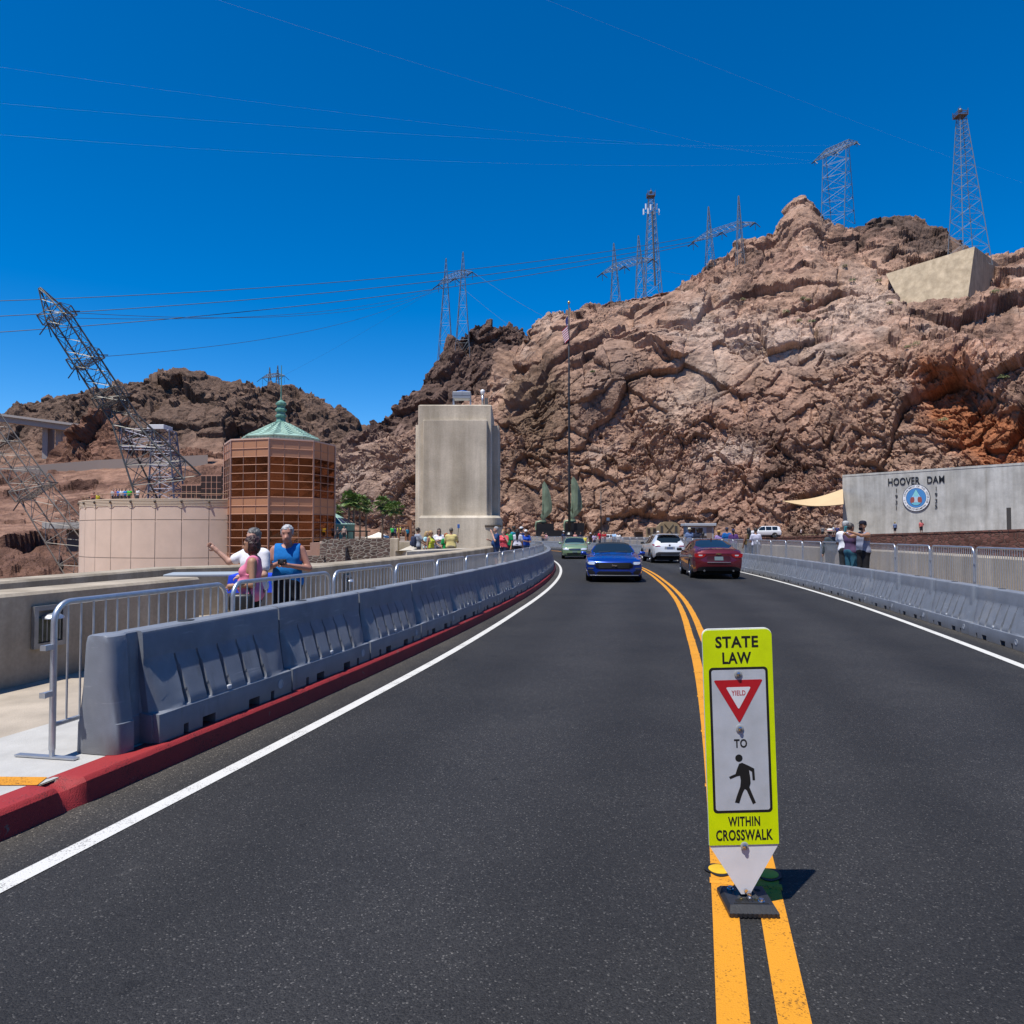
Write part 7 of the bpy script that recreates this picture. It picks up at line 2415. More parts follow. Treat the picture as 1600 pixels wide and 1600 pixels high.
# --- green saloon
GRNP = paint('pale_green_paint', (0.20, 0.30, 0.17), 0.25, 0.3)
grn_spec = dict(paint=GRNP, wr=0.325, axles=(-1.38, 1.40), spokes=6,
    top=[(-2.32, 1.0), (-2.2, 1.06), (-1.75, 1.10), (-1.6, 1.13), (-0.8, 1.42), (-0.1, 1.47), (0.45, 1.43), (1.22, 1.07), (1.38, 1.03), (2.0, 0.92), (2.22, 0.83), (2.32, 0.76)],
    belt=[(-2.32, 0.93), (-1.6, 1.03), (0, 0.98), (1.3, 0.96), (2.0, 0.85), (2.32, 0.71)],
    w=[(-2.32, 0.78), (-1.9, 0.88), (-1.4, 0.91), (0, 0.91), (1.4, 0.905), (2.0, 0.88), (2.32, 0.80)],
    roofw=[(-2.4, 0.59), (2.4, 0.59)], bot=[(-2.32, 0.30), (-2.0, 0.22), (2.0, 0.2), (2.32, 0.22)],
    ws=(0.5, 1.18), rw=(-1.55, -0.8), pillars=[(-1.25, -0.95), (-0.9, -0.02), (0.06, 0.95)],
    nose=[(0.2, 0.1), (0.4, 0.14), (0.6, 0.12), (0.76, 0.04)], tail=[(0.3, 0.1), (0.9, 0.05)])
x_, h_ = head_at(901, 50.8)
c4 = Car('saloon_car', 'pale green saloon approaching behind the blue convertible', grn_spec, car_at(x_, 50.8, h_, 1.4), h_ - 0.10)
c4.both(True, [(0.60, 0.42, 0.72), (0.65, 0.40, 0.80), (0.70, 0.42, 0.815), (0.735, 0.5, 0.80)], 'headlight', LAMP, 0.012)
c4.patch(True, [(0.585, -0.36, 0.36), (0.63, -0.40, 0.40), (0.70, -0.36, 0.36)], 'grille', mat('dark_grey_trim', (0, 0, 0)), 0.010, n=10)
mb = MB()
for k in range(3):
    z = 0.605 + 0.03 * k
    mb.tube([(c4.endx(True, y, z) + 0.016, y, z) for y in np.linspace(-0.36, 0.36, 9)], 0.007, 4)
mb.build('grille_bars', CHROME, c4.root)
c4.patch(True, [(0.29, -0.5, 0.5), (0.35, -0.56, 0.56), (0.40, -0.5, 0.5)], 'lower_intake', BLACKP, 0.012, n=12)
c4.patch(True, [(0.44, -0.16, 0.16), (0.53, -0.16, 0.16)], 'licence_plate', mat('plate_pale', (0, 0, 0)), 0.02, n=2)
c4.both(True, [(0.30, 0.60, 0.70), (0.37, 0.60, 0.74)], 'fog_lamp', LAMP_D, 0.012)
c4.mirror(0.95, 0.97, GRNP)

# --- white estate parked on the plaza, side on
WHP = paint('white_paint', (0.74, 0.74, 0.74), 0.0, 0.35)
est_spec = dict(suv_spec); est_spec.update(paint=WHP, rw=(-2.2, -1.95), pillars=[(-1.9, -1.1), (-1.0, -0.15), (-0.05, 0.9)],
    top=[(-2.45, 1.1), (-2.4, 1.3), (-2.3, 1.72), (-2.1, 1.84), (-1.5, 1.87), (0.2, 1.87), (0.6, 1.78), (1.15, 1.26), (1.3, 1.2), (2.2, 1.12), (2.4, 0.95)],
    belt=[(-2.45, 1.05), (-2.2, 1.16), (0, 1.14), (1.2, 1.12), (2.2, 1.02), (2.4, 0.9)], roofw=[(-2.5, 0.7), (2.5, 0.7)],
    w=[(-2.45, 0.9), (-1.4, 0.97), (0, 0.96), (1.4, 0.96), (2.1, 0.92), (2.4, 0.84)], bot=[(-2.45, 0.45), (2.4, 0.4)], axles=(-1.45, 1.5), wr=0.39)
c5 = Car('estate_car', 'big white estate car parked side on beyond the right parapet', est_spec, (*pl(1193, 117), 1.1), R(174))
c5.both(False, [(0.75, 0.7, 0.86), (1.0, 0.72, 0.88)], 'tail_light', TAIL, 0.012)
c5.both(True, [(0.7, 0.5, 0.8), (0.85, 0.5, 0.8)], 'headlight', LAMP, 0.012)
# far cars: on the plaza behind the visitors and along the terrace road
sm_spec = dict(grn_spec); sm_spec.update(paint=WHP)
c6 = Car('saloon_car', 'small pale car on the plaza between the red and light blue shirted visitors', sm_spec, (*pl(949, 112), 0.2), R(200))
for i, (px, Y, m, lab) in enumerate(((152, 266, 'dark_grey_trim', 'dark car parked at the left end of the hillside terrace'), (168, 266.5, 'white_plastic', 'white car in the middle of the hillside terrace'), (183, 267, 'unit_grey', 'grey car parked at the right end of the hillside terrace'))):
    s2 = dict(grn_spec); s2.update(paint=mat(m, (0, 0, 0)))
    z_ = P(px, 722, Y).z - 0.9
    Car('parked_car', lab, s2, (*pl(px, Y), z_), R(10))

# ================================================================ people
def surface_nets(f, org, h):
    ins = f < 0
    nx, ny, nz = f.shape
    c = [ins[a:nx - 1 + a, b:ny - 1 + b, d:nz - 1 + d] for a in (0, 1) for b in (0, 1) for d in (0, 1)]
    s = sum(x.astype(np.int8) for x in c)
    act = (s > 0) & (s < 8)
    I = np.argwhere(act)
    if len(I) == 0: return None
    idx = -np.ones(act.shape, np.int64); idx[act] = np.arange(len(I))
    acc = np.zeros((len(I), 3)); cnt = np.zeros(len(I))
    i, j, k = I.T
    for ax in range(3):
        o = [d for d in range(3) if d != ax]
        for u in (0, 1):
            for v in (0, 1):
                a = [i, j, k]; a[o[0]] = a[o[0]] + u; a[o[1]] = a[o[1]] + v
                b = list(a); b[ax] = b[ax] + 1
                fa, fb = f[a[0], a[1], a[2]], f[b[0], b[1], b[2]]
                m = (fa < 0) != (fb < 0)
                t = np.where(m, fa / np.where(m, fa - fb, 1), 0)
                p = np.zeros((len(I), 3)); p[:, o[0]] = u; p[:, o[1]] = v; p[:, ax] = t
                acc[m] += p[m]; cnt[m] += 1
    V = (I + acc / cnt[:, None]) * h + org
    Q = []
    for ax in range(3):
        o1, o2 = (ax + 1) % 3, (ax + 2) % 3
        sl_a = [slice(None)] * 3; sl_b = [slice(None)] * 3
        sl_a[ax] = slice(0, f.shape[ax] - 1); sl_b[ax] = slice(1, f.shape[ax])
        A, B = ins[tuple(sl_a)], ins[tuple(sl_b)]
        E = np.argwhere(A != B)
        E = E[(E[:, o1] > 0) & (E[:, o2] > 0) & (E[:, o1] < f.shape[o1] - 1) & (E[:, o2] < f.shape[o2] - 1)]
        if len(E) == 0: continue
        fl = A[E[:, 0], E[:, 1], E[:, 2]]
        def cell(d1, d2):
            e = E.copy(); e[:, o1] -= d1; e[:, o2] -= d2
            return idx[e[:, 0], e[:, 1], e[:, 2]]
        q = np.stack([cell(1, 1), cell(0, 1), cell(0, 0), cell(1, 0)], 1)
        q[~fl] = q[~fl][:, ::-1]
        Q.append(q)
    return V, np.concatenate(Q)

class SDF:
    """smooth union of round cones and ellipsoids"""
    def __init__(s): s.p = []
    def cone(s, a, b, ra, rb, k=0.03, sc=(1, 1, 1)): s.p.append(('c', np.array(a, float), np.array(b, float), ra, rb, k, np.array(sc, float))); return s
    def ell(s, c, r, k=0.02): s.p.append(('e', np.array(c, float), np.array(r, float), 0, 0, k, None)); return s
    def mesh(s, h, grow=0.0, cut=None, lo=None, hi=None):
        mn = np.full(3, 1e9); mx = np.full(3, -1e9)
        for p in s.p:
            if p[0] == 'c':
                rr = max(p[3], p[4]) * 1.25
                mn = np.minimum(mn, np.minimum(p[1], p[2]) - rr); mx = np.maximum(mx, np.maximum(p[1], p[2]) + rr)
            else:
                mn = np.minimum(mn, p[1] - p[2]); mx = np.maximum(mx, p[1] + p[2])
        pad = grow + 3 * h
        mn -= pad; mx += pad
        if lo is not None: mn = np.maximum(mn, np.array(lo) - 2 * h)
        if hi is not None: mx = np.minimum(mx, np.array(hi) + 2 * h)
        n = np.maximum(4, np.ceil((mx - mn) / h).astype(int) + 1)
        ax = [mn[i] + h * np.arange(n[i]) for i in range(3)]
        f = np.full(n, 0.5, np.float32)
        for p in s.p:
            rr = (max(p[3], p[4]) * 1.25 if p[0] == 'c' else p[2].max()) + grow + p[5] + 3 * h
            a0 = np.minimum(p[1], p[2]) - rr if p[0] == 'c' else p[1] - rr
            a1 = np.maximum(p[1], p[2]) + rr if p[0] == 'c' else p[1] + rr
            i0 = np.clip(np.floor((a0 - mn) / h).astype(int), 0, n); i1 = np.clip(np.ceil((a1 - mn) / h).astype(int) + 1, 0, n)
            if (i1 <= i0).any(): continue
            X, Y, Z = np.meshgrid(*[ax[q][i0[q]:i1[q]] for q in range(3)], indexing='ij')
            if p[0] == 'c':
                sc = p[6]
                A, B = p[1], p[2]
                d = (B - A) * sc
                px, py, pz = (X - A[0]) * sc[0], (Y - A[1]) * sc[1], (Z - A[2]) * sc[2]
                L2 = max(1e-9, (d * d).sum())
                t = np.clip((px * d[0] + py * d[1] + pz * d[2]) / L2, 0, 1)
                v = np.sqrt((px - t * d[0]) ** 2 + (py - t * d[1]) ** 2 + (pz - t * d[2]) ** 2) - (p[3] + (p[4] - p[3]) * t)
            else:
                r = p[2]
                q = np.sqrt(((X - p[1][0]) / r[0]) ** 2 + ((Y - p[1][1]) / r[1]) ** 2 + ((Z - p[1][2]) / r[2]) ** 2)
                v = (q - 1) * r.min()
            sl = tuple(slice(i0[q], i1[q]) for q in range(3))
            g = f[sl]
            k = p[5]
            hh = np.clip(0.5 + 0.5 * (g - v) / k, 0, 1)
            f[sl] = g + (v - g) * hh - k * hh * (1 - hh)
        f = f - grow
        if cut is not None:
            X, Y, Z = np.meshgrid(*ax, indexing='ij')
            f = np.maximum(f, cut(X, Y, Z).astype(np.float32))
        f[0], f[-1] = 0.5, 0.5; f[:, 0], f[:, -1] = 0.5, 0.5; f[:, :, 0], f[:, :, -1] = 0.5, 0.5
        return surface_nets(f, mn, h)

SKIN = {'fair': mat('skin_fair', (0.50, 0.29, 0.21), 0.55), 'tan': mat('skin_tan', (0.36, 0.19, 0.115), 0.55), 'brown': mat('skin_brown', (0.22, 0.11, 0.065), 0.55), 'red': mat('skin_sunburnt', (0.42, 0.20, 0.14), 0.55)}
def cloth(col, rough=0.85):
    nm = 'cloth_%02x%02x%02x' % tuple(int(255 * min(1, c)) for c in col)
    return mat(nm, col, rough, noise=0.12, nscale=7, bump=0.35, bscale=14, bdist=0.02, spec=0.2)

DOWN = {1: ((0.245, 0.02, 1.10), (0.265, -0.05, 0.865)), -1: ((-0.245, 0.02, 1.10), (-0.265, -0.05, 0.865))}
PHONE = {1: ((0.25, -0.06, 1.12), (0.055, -0.30, 1.20)), -1: ((-0.25, -0.06, 1.12), (-0.055, -0.30, 1.20))}
HIP = {1: ((0.34, 0.04, 1.14), (0.18, -0.06, 0.99)), -1: ((-0.34, 0.04, 1.14), (-0.18, -0.06, 0.99))}
FOLD = {1: ((0.25, -0.05, 1.11), (-0.04, -0.19, 1.15)), -1: ((-0.25, -0.05, 1.11), (0.06, -0.20, 1.11))}
FACE = {1: ((0.27, -0.10, 1.17), (0.09, -0.20, 1.50)), -1: ((-0.27, -0.10, 1.17), (-0.09, -0.20, 1.50))}
LEAN_F = {1: ((0.26, -0.14, 1.15), (0.22, -0.36, 1.04)), -1: ((-0.26, -0.14, 1.15), (-0.22, -0.36, 1.04))}

def person(label, loc, rz=0.0, H=1.72, skin='fair', hair=(0.05, 0.03, 0.02), hs='short', top=((0.5, 0.5, 0.5), 'tee'), low=((0.05, 0.06, 0.1), 'shorts'), shoe=(0.1, 0.1, 0.1), L='down', Rr='down', res=0.024, fem=False, fat=1.0, hat=None, look=0.0, stride=0.0, group=None, lowcut=None, fingers=False, glasses=False):
    s = H / 1.72
    root = empty('person', loc, rz, label, 'person', group)
    root.scale = (s, s, s)
    pres = {'down': DOWN, 'phone': PHONE, 'hip': HIP, 'fold': FOLD, 'face': FACE, 'lean': LEAN_F}
    arms = {}
    for sd, a in ((1, L), (-1, Rr)):
        arms[sd] = pres[a][sd] if isinstance(a, str) else a
    b = SDF(); torso = SDF(); sleeves = SDF(); legs = SDF(); upper = SDF()
    ff = fat
    T_ = [((-0.085, 0.01, 0.95), (0.085, 0.01, 0.95), 0.118 * ff * (1.06 if fem else 1), 0.118 * ff * (1.06 if fem else 1), 0.05, (1, 1.12, 1)),
          ((-0.055, -0.015 * ff, 1.09), (0.055, -0.015 * ff, 1.09), 0.118 * ff * (0.92 if fem else 1.0), 0.118 * ff * (0.92 if fem else 1.0), 0.06, (1, 1.10, 1)),
          ((-0.085, 0.0, 1.26), (0.085, 0.0, 1.26), 0.118 * (0.94 if fem else 1) * (0.7 + 0.3 * ff), 0.118 * (0.94 if fem else 1) * (0.7 + 0.3 * ff), 0.06, (1, 1.12, 1)),
          ((-0.135, 0.012, 1.385), (0.135, 0.012, 1.385), 0.066, 0.066, 0.07, (1, 1, 1))]
    for q in T_:
        b.cone(*q); torso.cone(*q)
    if ff > 1.05:
        for o_ in (b, torso): o_.ell((0, -0.07, 1.06), (0.13 * ff, 0.11 * ff, 0.13), 0.05)
    if fem:
        for sx in (-1, 1):
            for o_ in (b, torso): o_.ell((sx * 0.072, -0.10, 1.245), (0.068, 0.062, 0.068), 0.04)
    b.cone((0, 0.02, 1.40), (0, -0.005, 1.53), 0.056, 0.05, 0.03)
    # head turned and tilted by look (chin down when positive)
    hc = np.array((0, -0.015 - 0.035 * look, 1.615 - 0.012 * look))
    b.ell(hc + (0, 0.004, 0.02), (0.076, 0.097, 0.098), 0.02)
    b.ell(hc + (0, -0.028 - 0.01 * look, -0.055 - 0.01 * look), (0.056, 0.064, 0.066), 0.03)
    b.cone(hc + (0, -0.088, 0.0 - 0.02 * look), hc + (0, -0.108 - 0.004 * look, -0.032 - 0.02 * look), 0.010, 0.016, 0.012)
    b.cone(hc + (-0.022, -0.084, -0.066 - 0.02 * look), hc + (0.022, -0.084, -0.066 - 0.02 * look), 0.009, 0.009, 0.01)
    for sx in (-1, 1):
        b.ell(hc + (sx * 0.077, 0.012, -0.008), (0.013, 0.022, 0.032), 0.008)
        b.cone(hc + (sx * 0.020, -0.086, 0.022), hc + (sx * 0.046, -0.078, 0.022), 0.009, 0.008, 0.012)
    foots = {}
    for sd in (1, -1):
        e, w_ = [np.array(v, float) for v in arms[sd]]
        sh = np.array((sd * 0.178, 0.012, 1.375))
        sc_ = (0.9 if fem else 1.0) * (0.85 + 0.15 * ff)
        b.cone(sh, e, 0.056 * sc_, 0.043 * sc_, 0.03); b.cone(e, w_, 0.043 * sc_, 0.028 * sc_, 0.02)
        sleeves.cone(sh, sh + (e - sh) * 0.62, 0.062 * sc_, 0.056 * sc_, 0.03); upper.cone(sh, e, 0.060 * sc_, 0.048 * sc_, 0.03); upper.cone(e, w_, 0.048 * sc_, 0.036 * sc_, 0.03)
        d = (w_ - e) / np.linalg.norm(w_ - e)
        b.cone(w_, w_ + d * 0.075, 0.03, 0.036, 0.02, (1, 1, 1))
        if not fingers: b.cone(w_ + d * 0.07, w_ + d * 0.14 + np.array((0, -0.015, 0)), 0.032, 0.018, 0.02)
        st = stride * sd
        hip = (sd * 0.092, 0.005, 0.91); kn = (sd * 0.100, -0.015 - 0.10 * st, 0.49); an = (sd * 0.105, 0.02 - 0.06 * st, 0.085)
        lf = 0.9 + 0.1 * ff
        b.cone(hip, kn, 0.088 * lf, 0.056 * lf, 0.04); b.cone(kn, an, 0.056 * lf, 0.036, 0.03)
        b.cone((an[0], an[1] + 0.03, 0.05), (an[0] + sd * 0.02, an[1] - 0.15, 0.035), 0.038, 0.032, 0.02)
        legs.cone(hip, kn, 0.096 * lf, 0.072 * lf, 0.04); legs.cone(kn, an, 0.072 * lf, 0.054, 0.03)
        foots[sd] = SDF().cone((an[0], an[1] + 0.04, 0.05), (an[0] + sd * 0.02, an[1] - 0.16, 0.04), 0.046, 0.038, 0.02).cone((an[0], an[1], 0.05), (an[0], an[1], 0.1), 0.046, 0.044, 0.02)
        legs.cone((sd * 0.07, 0.01, 0.95), (sd * 0.05, 0.01, 0.97), 0.13 * ff, 0.13 * ff, 0.05, (1, 1.1, 1))
    V, Q = b.mesh(res)
    o = np_mesh('body', V, Q, SKIN[skin], root)
    if fingers:                               # five unequal, bent fingers on each hand, joined into the body mesh
        mb = MB()
        for sd in (1, -1):
            e, w_ = [Vector(v) for v in arms[sd]]
            d = (w_ - e).normalized()
            curl = Vector((-sd * 0.5, -0.35, -0.45)); curl = (curl - d * curl.dot(d)).normalized()
            if fingers == 'open' and sd == 1: curl = (Vector((0, -0.3, 0.2)) - d * Vector((0, -0.3, 0.2)).dot(d)).normalized()
            acr = d.cross(curl).normalized()
            bend = 0.25 if (fingers == 'open' and sd == 1) else 0.9
            for k, (off, ln) in enumerate(((-0.03, 0.058), (-0.010, 0.07), (0.010, 0.074), (0.029, 0.066))):
                r0 = w_ + d * 0.085 + acr * off
                spread = acr * off * (0.9 if bend < 0.5 else 0.15)
                p1 = r0 + (d + curl * bend * 0.25 + spread * 8 * (bend < 0.5)).normalized() * ln * 0.45
                p2 = p1 + (d + curl * bend).normalized() * ln * 0.33
                p3 = p2 + (d * 0.5 + curl * bend * 1.6).normalized() * ln * 0.26
                mb.tube([r0 - d * 0.02, r0, p1, p2, p3], [0.0095, 0.0095, 0.0088, 0.008, 0.006], 6)
            t0 = w_ + d * 0.035 + acr * -0.028
            t1 = t0 + (d * 0.6 - acr * 0.7 + curl * 0.3).normalized() * 0.035; t2 = t1 + (d * 0.8 - acr * 0.2 + curl * 0.5).normalized() * 0.03
            mb.tube([t0, t1, t2], [0.0125, 0.0105, 0.008], 6)
        bm = bmesh.new(); bm.from_mesh(o.data)
        vs = [bm.verts.new(v) for v in mb.v]
        for f_ in mb.f:
            try: bm.faces.new([vs[i] for i in f_]).smooth = True
            except ValueError: pass
        bm.to_mesh(o.data); bm.free()
    # ---- clothes
    col, kind = top
    tsdf = SDF(); tsdf.p = list(torso.p)
    hem_z = 0.90 if lowcut is None else lowcut
    nk = lambda X, Y, Z: 0.082 - np.sqrt(X ** 2 + (Y + 0.02) ** 2 + (Z - 1.462) ** 2)
    if kind == 'tee': tsdf.p += sleeves.p
    elif kind == 'long': tsdf.p += upper.p
    elif kind == 'bare': tsdf = None
    if tsdf is not None:
        if kind in ('tank', 'sleeveless'):
            wd = 0.135 if kind == 'tank' else 0.172
            cut = lambda X, Y, Z: np.maximum(np.maximum(hem_z - Z, nk(X, Y, Z)), np.where(Z > 1.22, np.abs(X) - wd, -1.0))
        else:
            cut = lambda X, Y, Z: np.maximum(np.where(np.abs(X) < 0.2, hem_z - Z, -1.0), nk(X, Y, Z))
        r_ = tsdf.mesh(res, 0.016, cut)
        if r_: np_mesh('shirt', *r_, cloth(col), root)
    col2, k2 = low
    zlo = {'shorts': 0.50, 'long': 0.10, 'brief': 0.66, 'capri': 0.34}[k2]
    r_ = legs.mesh(res, 0.006, lambda X, Y, Z: np.maximum(zlo - Z, Z - 1.0))
    if r_: np_mesh('trousers', *r_, cloth(col2), root)
    for sd in (1, -1):
        r_ = foots[sd].mesh(res, 0.006, lambda X, Y, Z: Z - 0.115)
        if r_: np_mesh('shoe', *r_, cloth(shoe, 0.6), root)
    # ---- hair and hats
    hm = mat('hair_%02x%02x%02x' % tuple(int(255 * min(1, c)) for c in hair), hair, 0.5, noise=0.35, nscale=18, stretch=(1, 1, 0.3), bump=0.5, bscale=50)
    hd = SDF(); hd.ell(hc + (0, 0.012, 0.03), (0.083, 0.103, 0.102), 0.02)
    if hs == 'bob': hd.ell(hc + (0, 0.02, -0.03), (0.098, 0.108, 0.115), 0.03)
    if hs == 'long':
        hd.ell(hc + (0, 0.03, -0.04), (0.092, 0.10, 0.13), 0.03); hd.cone(hc + (0, 0.06, -0.05), (0, 0.10, 1.26), 0.085, 0.055, 0.04)
    if hs == 'tail': hd.cone(hc + (0, 0.10, 0.02), (0, 0.13, 1.42), 0.035, 0.022, 0.03)
    if hs != 'bald':
        lowz = {'short': -0.045, 'bob': -0.15, 'long': -0.45, 'tail': -0.3}[hs]
        face = lambda X, Y, Z: np.maximum(np.where((Y - hc[1] < -0.030) & (Z < hc[2] + 0.055), 0.03, -1.0), (hc[2] + lowz) - Z)
        r_ = hd.mesh(max(0.008, res * 0.6), 0.0, face)
        if r_:
            hv = r_[0].astype(np.float32)
            hv = hv + fbm(hv * 38 + len(label), 3, 5)[:, None] * 0.006 * np.sign(hv - np.array(hc))
            np_mesh('hair', hv, r_[1], hm, root)
    if hat:
        hcol, hk = hat[:2]
        mh = cloth(hcol)
        T_m = Matrix.Translation((hc[0], hc[1] + 0.01, hc[2] + 0.055))
        mb = MB()
        if hk == 'cap':
            mb.lathe([(0.092, 0.0), (0.095, 0.03), (0.085, 0.065), (0.05, 0.09), (0, 0.097)], 18, T_m @ Matrix.Diagonal((0.93, 1.12, 1, 1)))
            rows = []
            for r0 in (0.085, 0.13, 0.175):
                rows.append([(r0 * 0.85 * math.sin(a), -r0 * 1.05 * math.cos(a), 0.012 - 0.10 * (r0 - 0.085)) for a in np.linspace(-0.85, 0.85, 9)])
            mb.grid(rows, M=T_m); mb.grid([[(x, y, z - 0.006) for x, y, z in r] for r in rows], M=T_m, flip=True)
        else:
            br = 0.19 if hk == 'wide' else 0.15
            mb.lathe([(0.095, 0.015), (br * 0.8, 0.0), (br, 0.012), (br, 0.018), (br * 0.8, 0.008), (0.098, 0.022), (0.092, 0.075), (0.075, 0.105), (0.03, 0.112), (0, 0.105)], 24, T_m @ Matrix.Diagonal((1, 1.12, 1, 1)))
        mb.build('hat', mh, root, smooth=True, angle=45)
        if hk in ('wide', 'brim') and len(hat) > 2:
            mb = MB(); mb.lathe([(0.1, 0.024), (0.098, 0.05)], 24, T_m @ Matrix.Diagonal((1.01, 1.13, 1, 1))); mb.build('hat_band', cloth(hat[2]), root, smooth=True)
    if glasses:
        mb = MB()
        for sx in (-1, 1): mb.bbox(hc + (sx * 0.034, -0.098, 0.008), (0.056, 0.012, 0.036), 0.005)
        mb.box(hc + (0, -0.1, 0.014), (0.02, 0.008, 0.008))
        for sx in (-1, 1): mb.tube([hc + (sx * 0.062, -0.095, 0.012), hc + (sx * 0.08, 0.0, 0.008)], 0.004, 4)
        mb.build('sunglasses', mat('black_trim', (0, 0, 0)), root)
    elif fingers:
        mb = MB()
        for sx in (-1, 1): mb.lathe([(0, -0.008), (0.0095, 0), (0, 0.008)], 8, Matrix.Translation(hc + (sx * 0.032, -0.086, 0.004)))
        mb.build('eyes', mat('eye_dark', (0.02, 0.015, 0.012), 0.2), root)
    return root

def on_floor(px, Y, z): return (*pl(px, Y), z)
def held(root, p):                            # a point given in a person's own frame, in the world
    bpy.context.view_layer.update()
    return root.matrix_world @ Vector(p)

WZ = 0.152
# --- three visitors by the blue table
pa = person('woman in pink sleeveless top with dark red bob behind the second fence', on_floor(396, 8.75, WZ), R(-78), 1.46, 'tan', (0.035, 0.008, 0.008), 'bob', ((0.72, 0.21, 0.33), 'sleeveless'), ((0.012, 0.012, 0.013), 'capri'), (0.05, 0.05, 0.05), L=((0.25, 0.03, 1.08), (0.17, -0.21, 1.06)), Rr=((-0.26, 0.02, 1.10), (-0.16, -0.22, 1.04)), res=0.0125, fem=True, fat=1.12, look=0.3, lowcut=0.84, fingers=True)
pb = person('grey haired person in white shirt pointing left, behind the woman in pink', on_floor(398, 9.35, WZ), R(-28), 1.55, 'fair', (0.14, 0.135, 0.13), 'short', ((0.72, 0.72, 0.76), 'tee'), ((0.30, 0.25, 0.2), 'shorts'), (0.5, 0.5, 0.5), L=((0.25, -0.05, 1.10), (0.05, -0.22, 1.08)), Rr=((-0.33, -0.14, 1.27), (-0.47, -0.24, 1.43)), res=0.0125, fat=1.05, fingers=True)
pc = person('grey haired man in blue sleeveless shirt looking down at his camera', on_floor(450, 9.7, WZ), R(8), 1.61, 'red', (0.42, 0.42, 0.43), 'short', ((0.012, 0.17, 0.50), 'sleeveless'), ((0.012, 0.014, 0.02), 'shorts'), (0.08, 0.08, 0.08), L=((0.29, -0.02, 1.12), (0.045, -0.25, 1.17)), Rr=((-0.28, -0.02, 1.12), (-0.075, -0.25, 1.20)), res=0.0125, fat=1.04, look=1.3, lowcut=0.86, fingers=True)
# camera, wrist strap bag
p_ = held(pc, (-0.02, -0.335, 1.225))
t = empty('camera', p_, R(8), 'small black camera in the hands of the man in blue', 'camera')
mb = MB(); mb.bbox((0, 0, 0), (0.105, 0.035, 0.065), 0.008); mb.build('camera_body', BLACKP, t)
mb = MB(); mb.lathe([(0.024, 0), (0.024, 0.03), (0.02, 0.032), (0, 0.03)], 14, Matrix.Rotation(PI / 2, 4, 'X') @ Matrix.Translation((0, 0, 0.016))); mb.build('lens', mat('dark_grey_trim', (0, 0, 0)), t, smooth=True, angle=40)
p_ = held(pa, (0.24, -0.12, 0.84))
t = empty('handbag', p_, R(-78), 'black handbag hanging from the forearm of the woman in pink', 'bag')
mb = MB(); mb.bbox((0, 0, 0), (0.10, 0.26, 0.20), 0.035); mb.build('bag_body', mat('black_leather', (0.015, 0.015, 0.016), 0.45), t, smooth=True, angle=60)
mb = MB(); mb.tube([(0, -0.1, 0.08)] + [(0.0, -0.1 * math.cos(a), 0.09 + 0.13 * math.sin(a)) for a in np.linspace(0.2, PI - 0.2, 9)] + [(0, 0.1, 0.08)], 0.010, 6); mb.build('strap', MATS['black_leather'], t, smooth=True)

# --- group on the overlook before the tower
G1 = None
bk1 = person('man in grey t-shirt with a navy backpack before the tower', on_floor(653, 33.5, 0.13), R(118), 1.80, 'tan', (0.03, 0.02, 0.015), 'short', ((0.28, 0.31, 0.37), 'tee'), ((0.1, 0.1, 0.12), 'shorts'), L='lean', Rr='lean')
person('blonde woman in pale blue top beside the backpack man', on_floor(667, 34.5, 0.13), R(70), 1.64, 'fair', (0.42, 0.28, 0.12), 'long', ((0.42, 0.66, 0.70), 'tee'), ((0.2, 0.22, 0.3), 'shorts'), fem=True, L='lean')
person('blonde woman in yellow green tank top looking right', on_floor(673, 33.2, 0.13), R(60), 1.66, 'tan', (0.40, 0.25, 0.10), 'tail', ((0.50, 0.56, 0.06), 'tank'), ((0.5, 0.5, 0.5), 'shorts'), fem=True, L='lean', glasses=True)
person('dark haired woman in white top with sunglasses before the tower', on_floor(686, 33.8, 0.13), R(10), 1.76, 'fair', (0.025, 0.015, 0.012), 'long', ((0.72, 0.72, 0.76), 'tee'), ((0.2, 0.2, 0.3), 'shorts'), fem=True, L='phone', Rr='phone', glasses=True)
person('small red haired person in green top beside the yellow shirted man', on_floor(697, 33.4, 0.13), R(40), 1.56, 'fair', (0.36, 0.10, 0.02), 'bob', ((0.01, 0.26, 0.07), 'tee'), ((0.1, 0.1, 0.1), 'shorts'), fem=True)
ys = person('man in pale yellow t-shirt holding up a selfie stick', on_floor(705, 32.8, 0.13), R(178), 1.78, 'tan', (0.09, 0.075, 0.06), 'short', ((0.62, 0.52, 0.22), 'tee'), ((0.25, 0.22, 0.15), 'shorts'), fat=1.15, L=((0.26, -0.08, 1.12), (0.2, -0.22, 1.05)), Rr=((-0.27, -0.12, 1.14), (-0.24, -0.32, 1.30)))
p_ = held(bk1, (0, 0.20, 1.14))
t = empty('backpack', p_, R(118), 'navy backpack on the man in grey t-shirt', 'backpack')
mb = MB(); mb.bbox((0, 0, 0), (0.30, 0.19, 0.46), 0.07); mb.build('pack', mat('navy_canvas', (0.02, 0.03, 0.07), 0.8), t, smooth=True, angle=60)
mb = MB(); mb.bbox((0, 0.11, -0.08), (0.22, 0.06, 0.2), 0.025); mb.build('front_pocket', MATS['navy_canvas'], t, smooth=True, angle=60)
for sx in (-0.1, 0.1):
    mb = MB(); mb.tube([(sx, -0.06, 0.2), (sx, -0.2, 0.30), (sx, -0.33, 0.2), (sx, -0.33, 0.0), (sx, -0.12, -0.15)], 0.018, 5); mb.build('strap', MATS['navy_canvas'], t, smooth=True)
h0 = held(ys, (-0.24, -0.40, 1.36)); h1 = P(716.5, 824, 32.2)
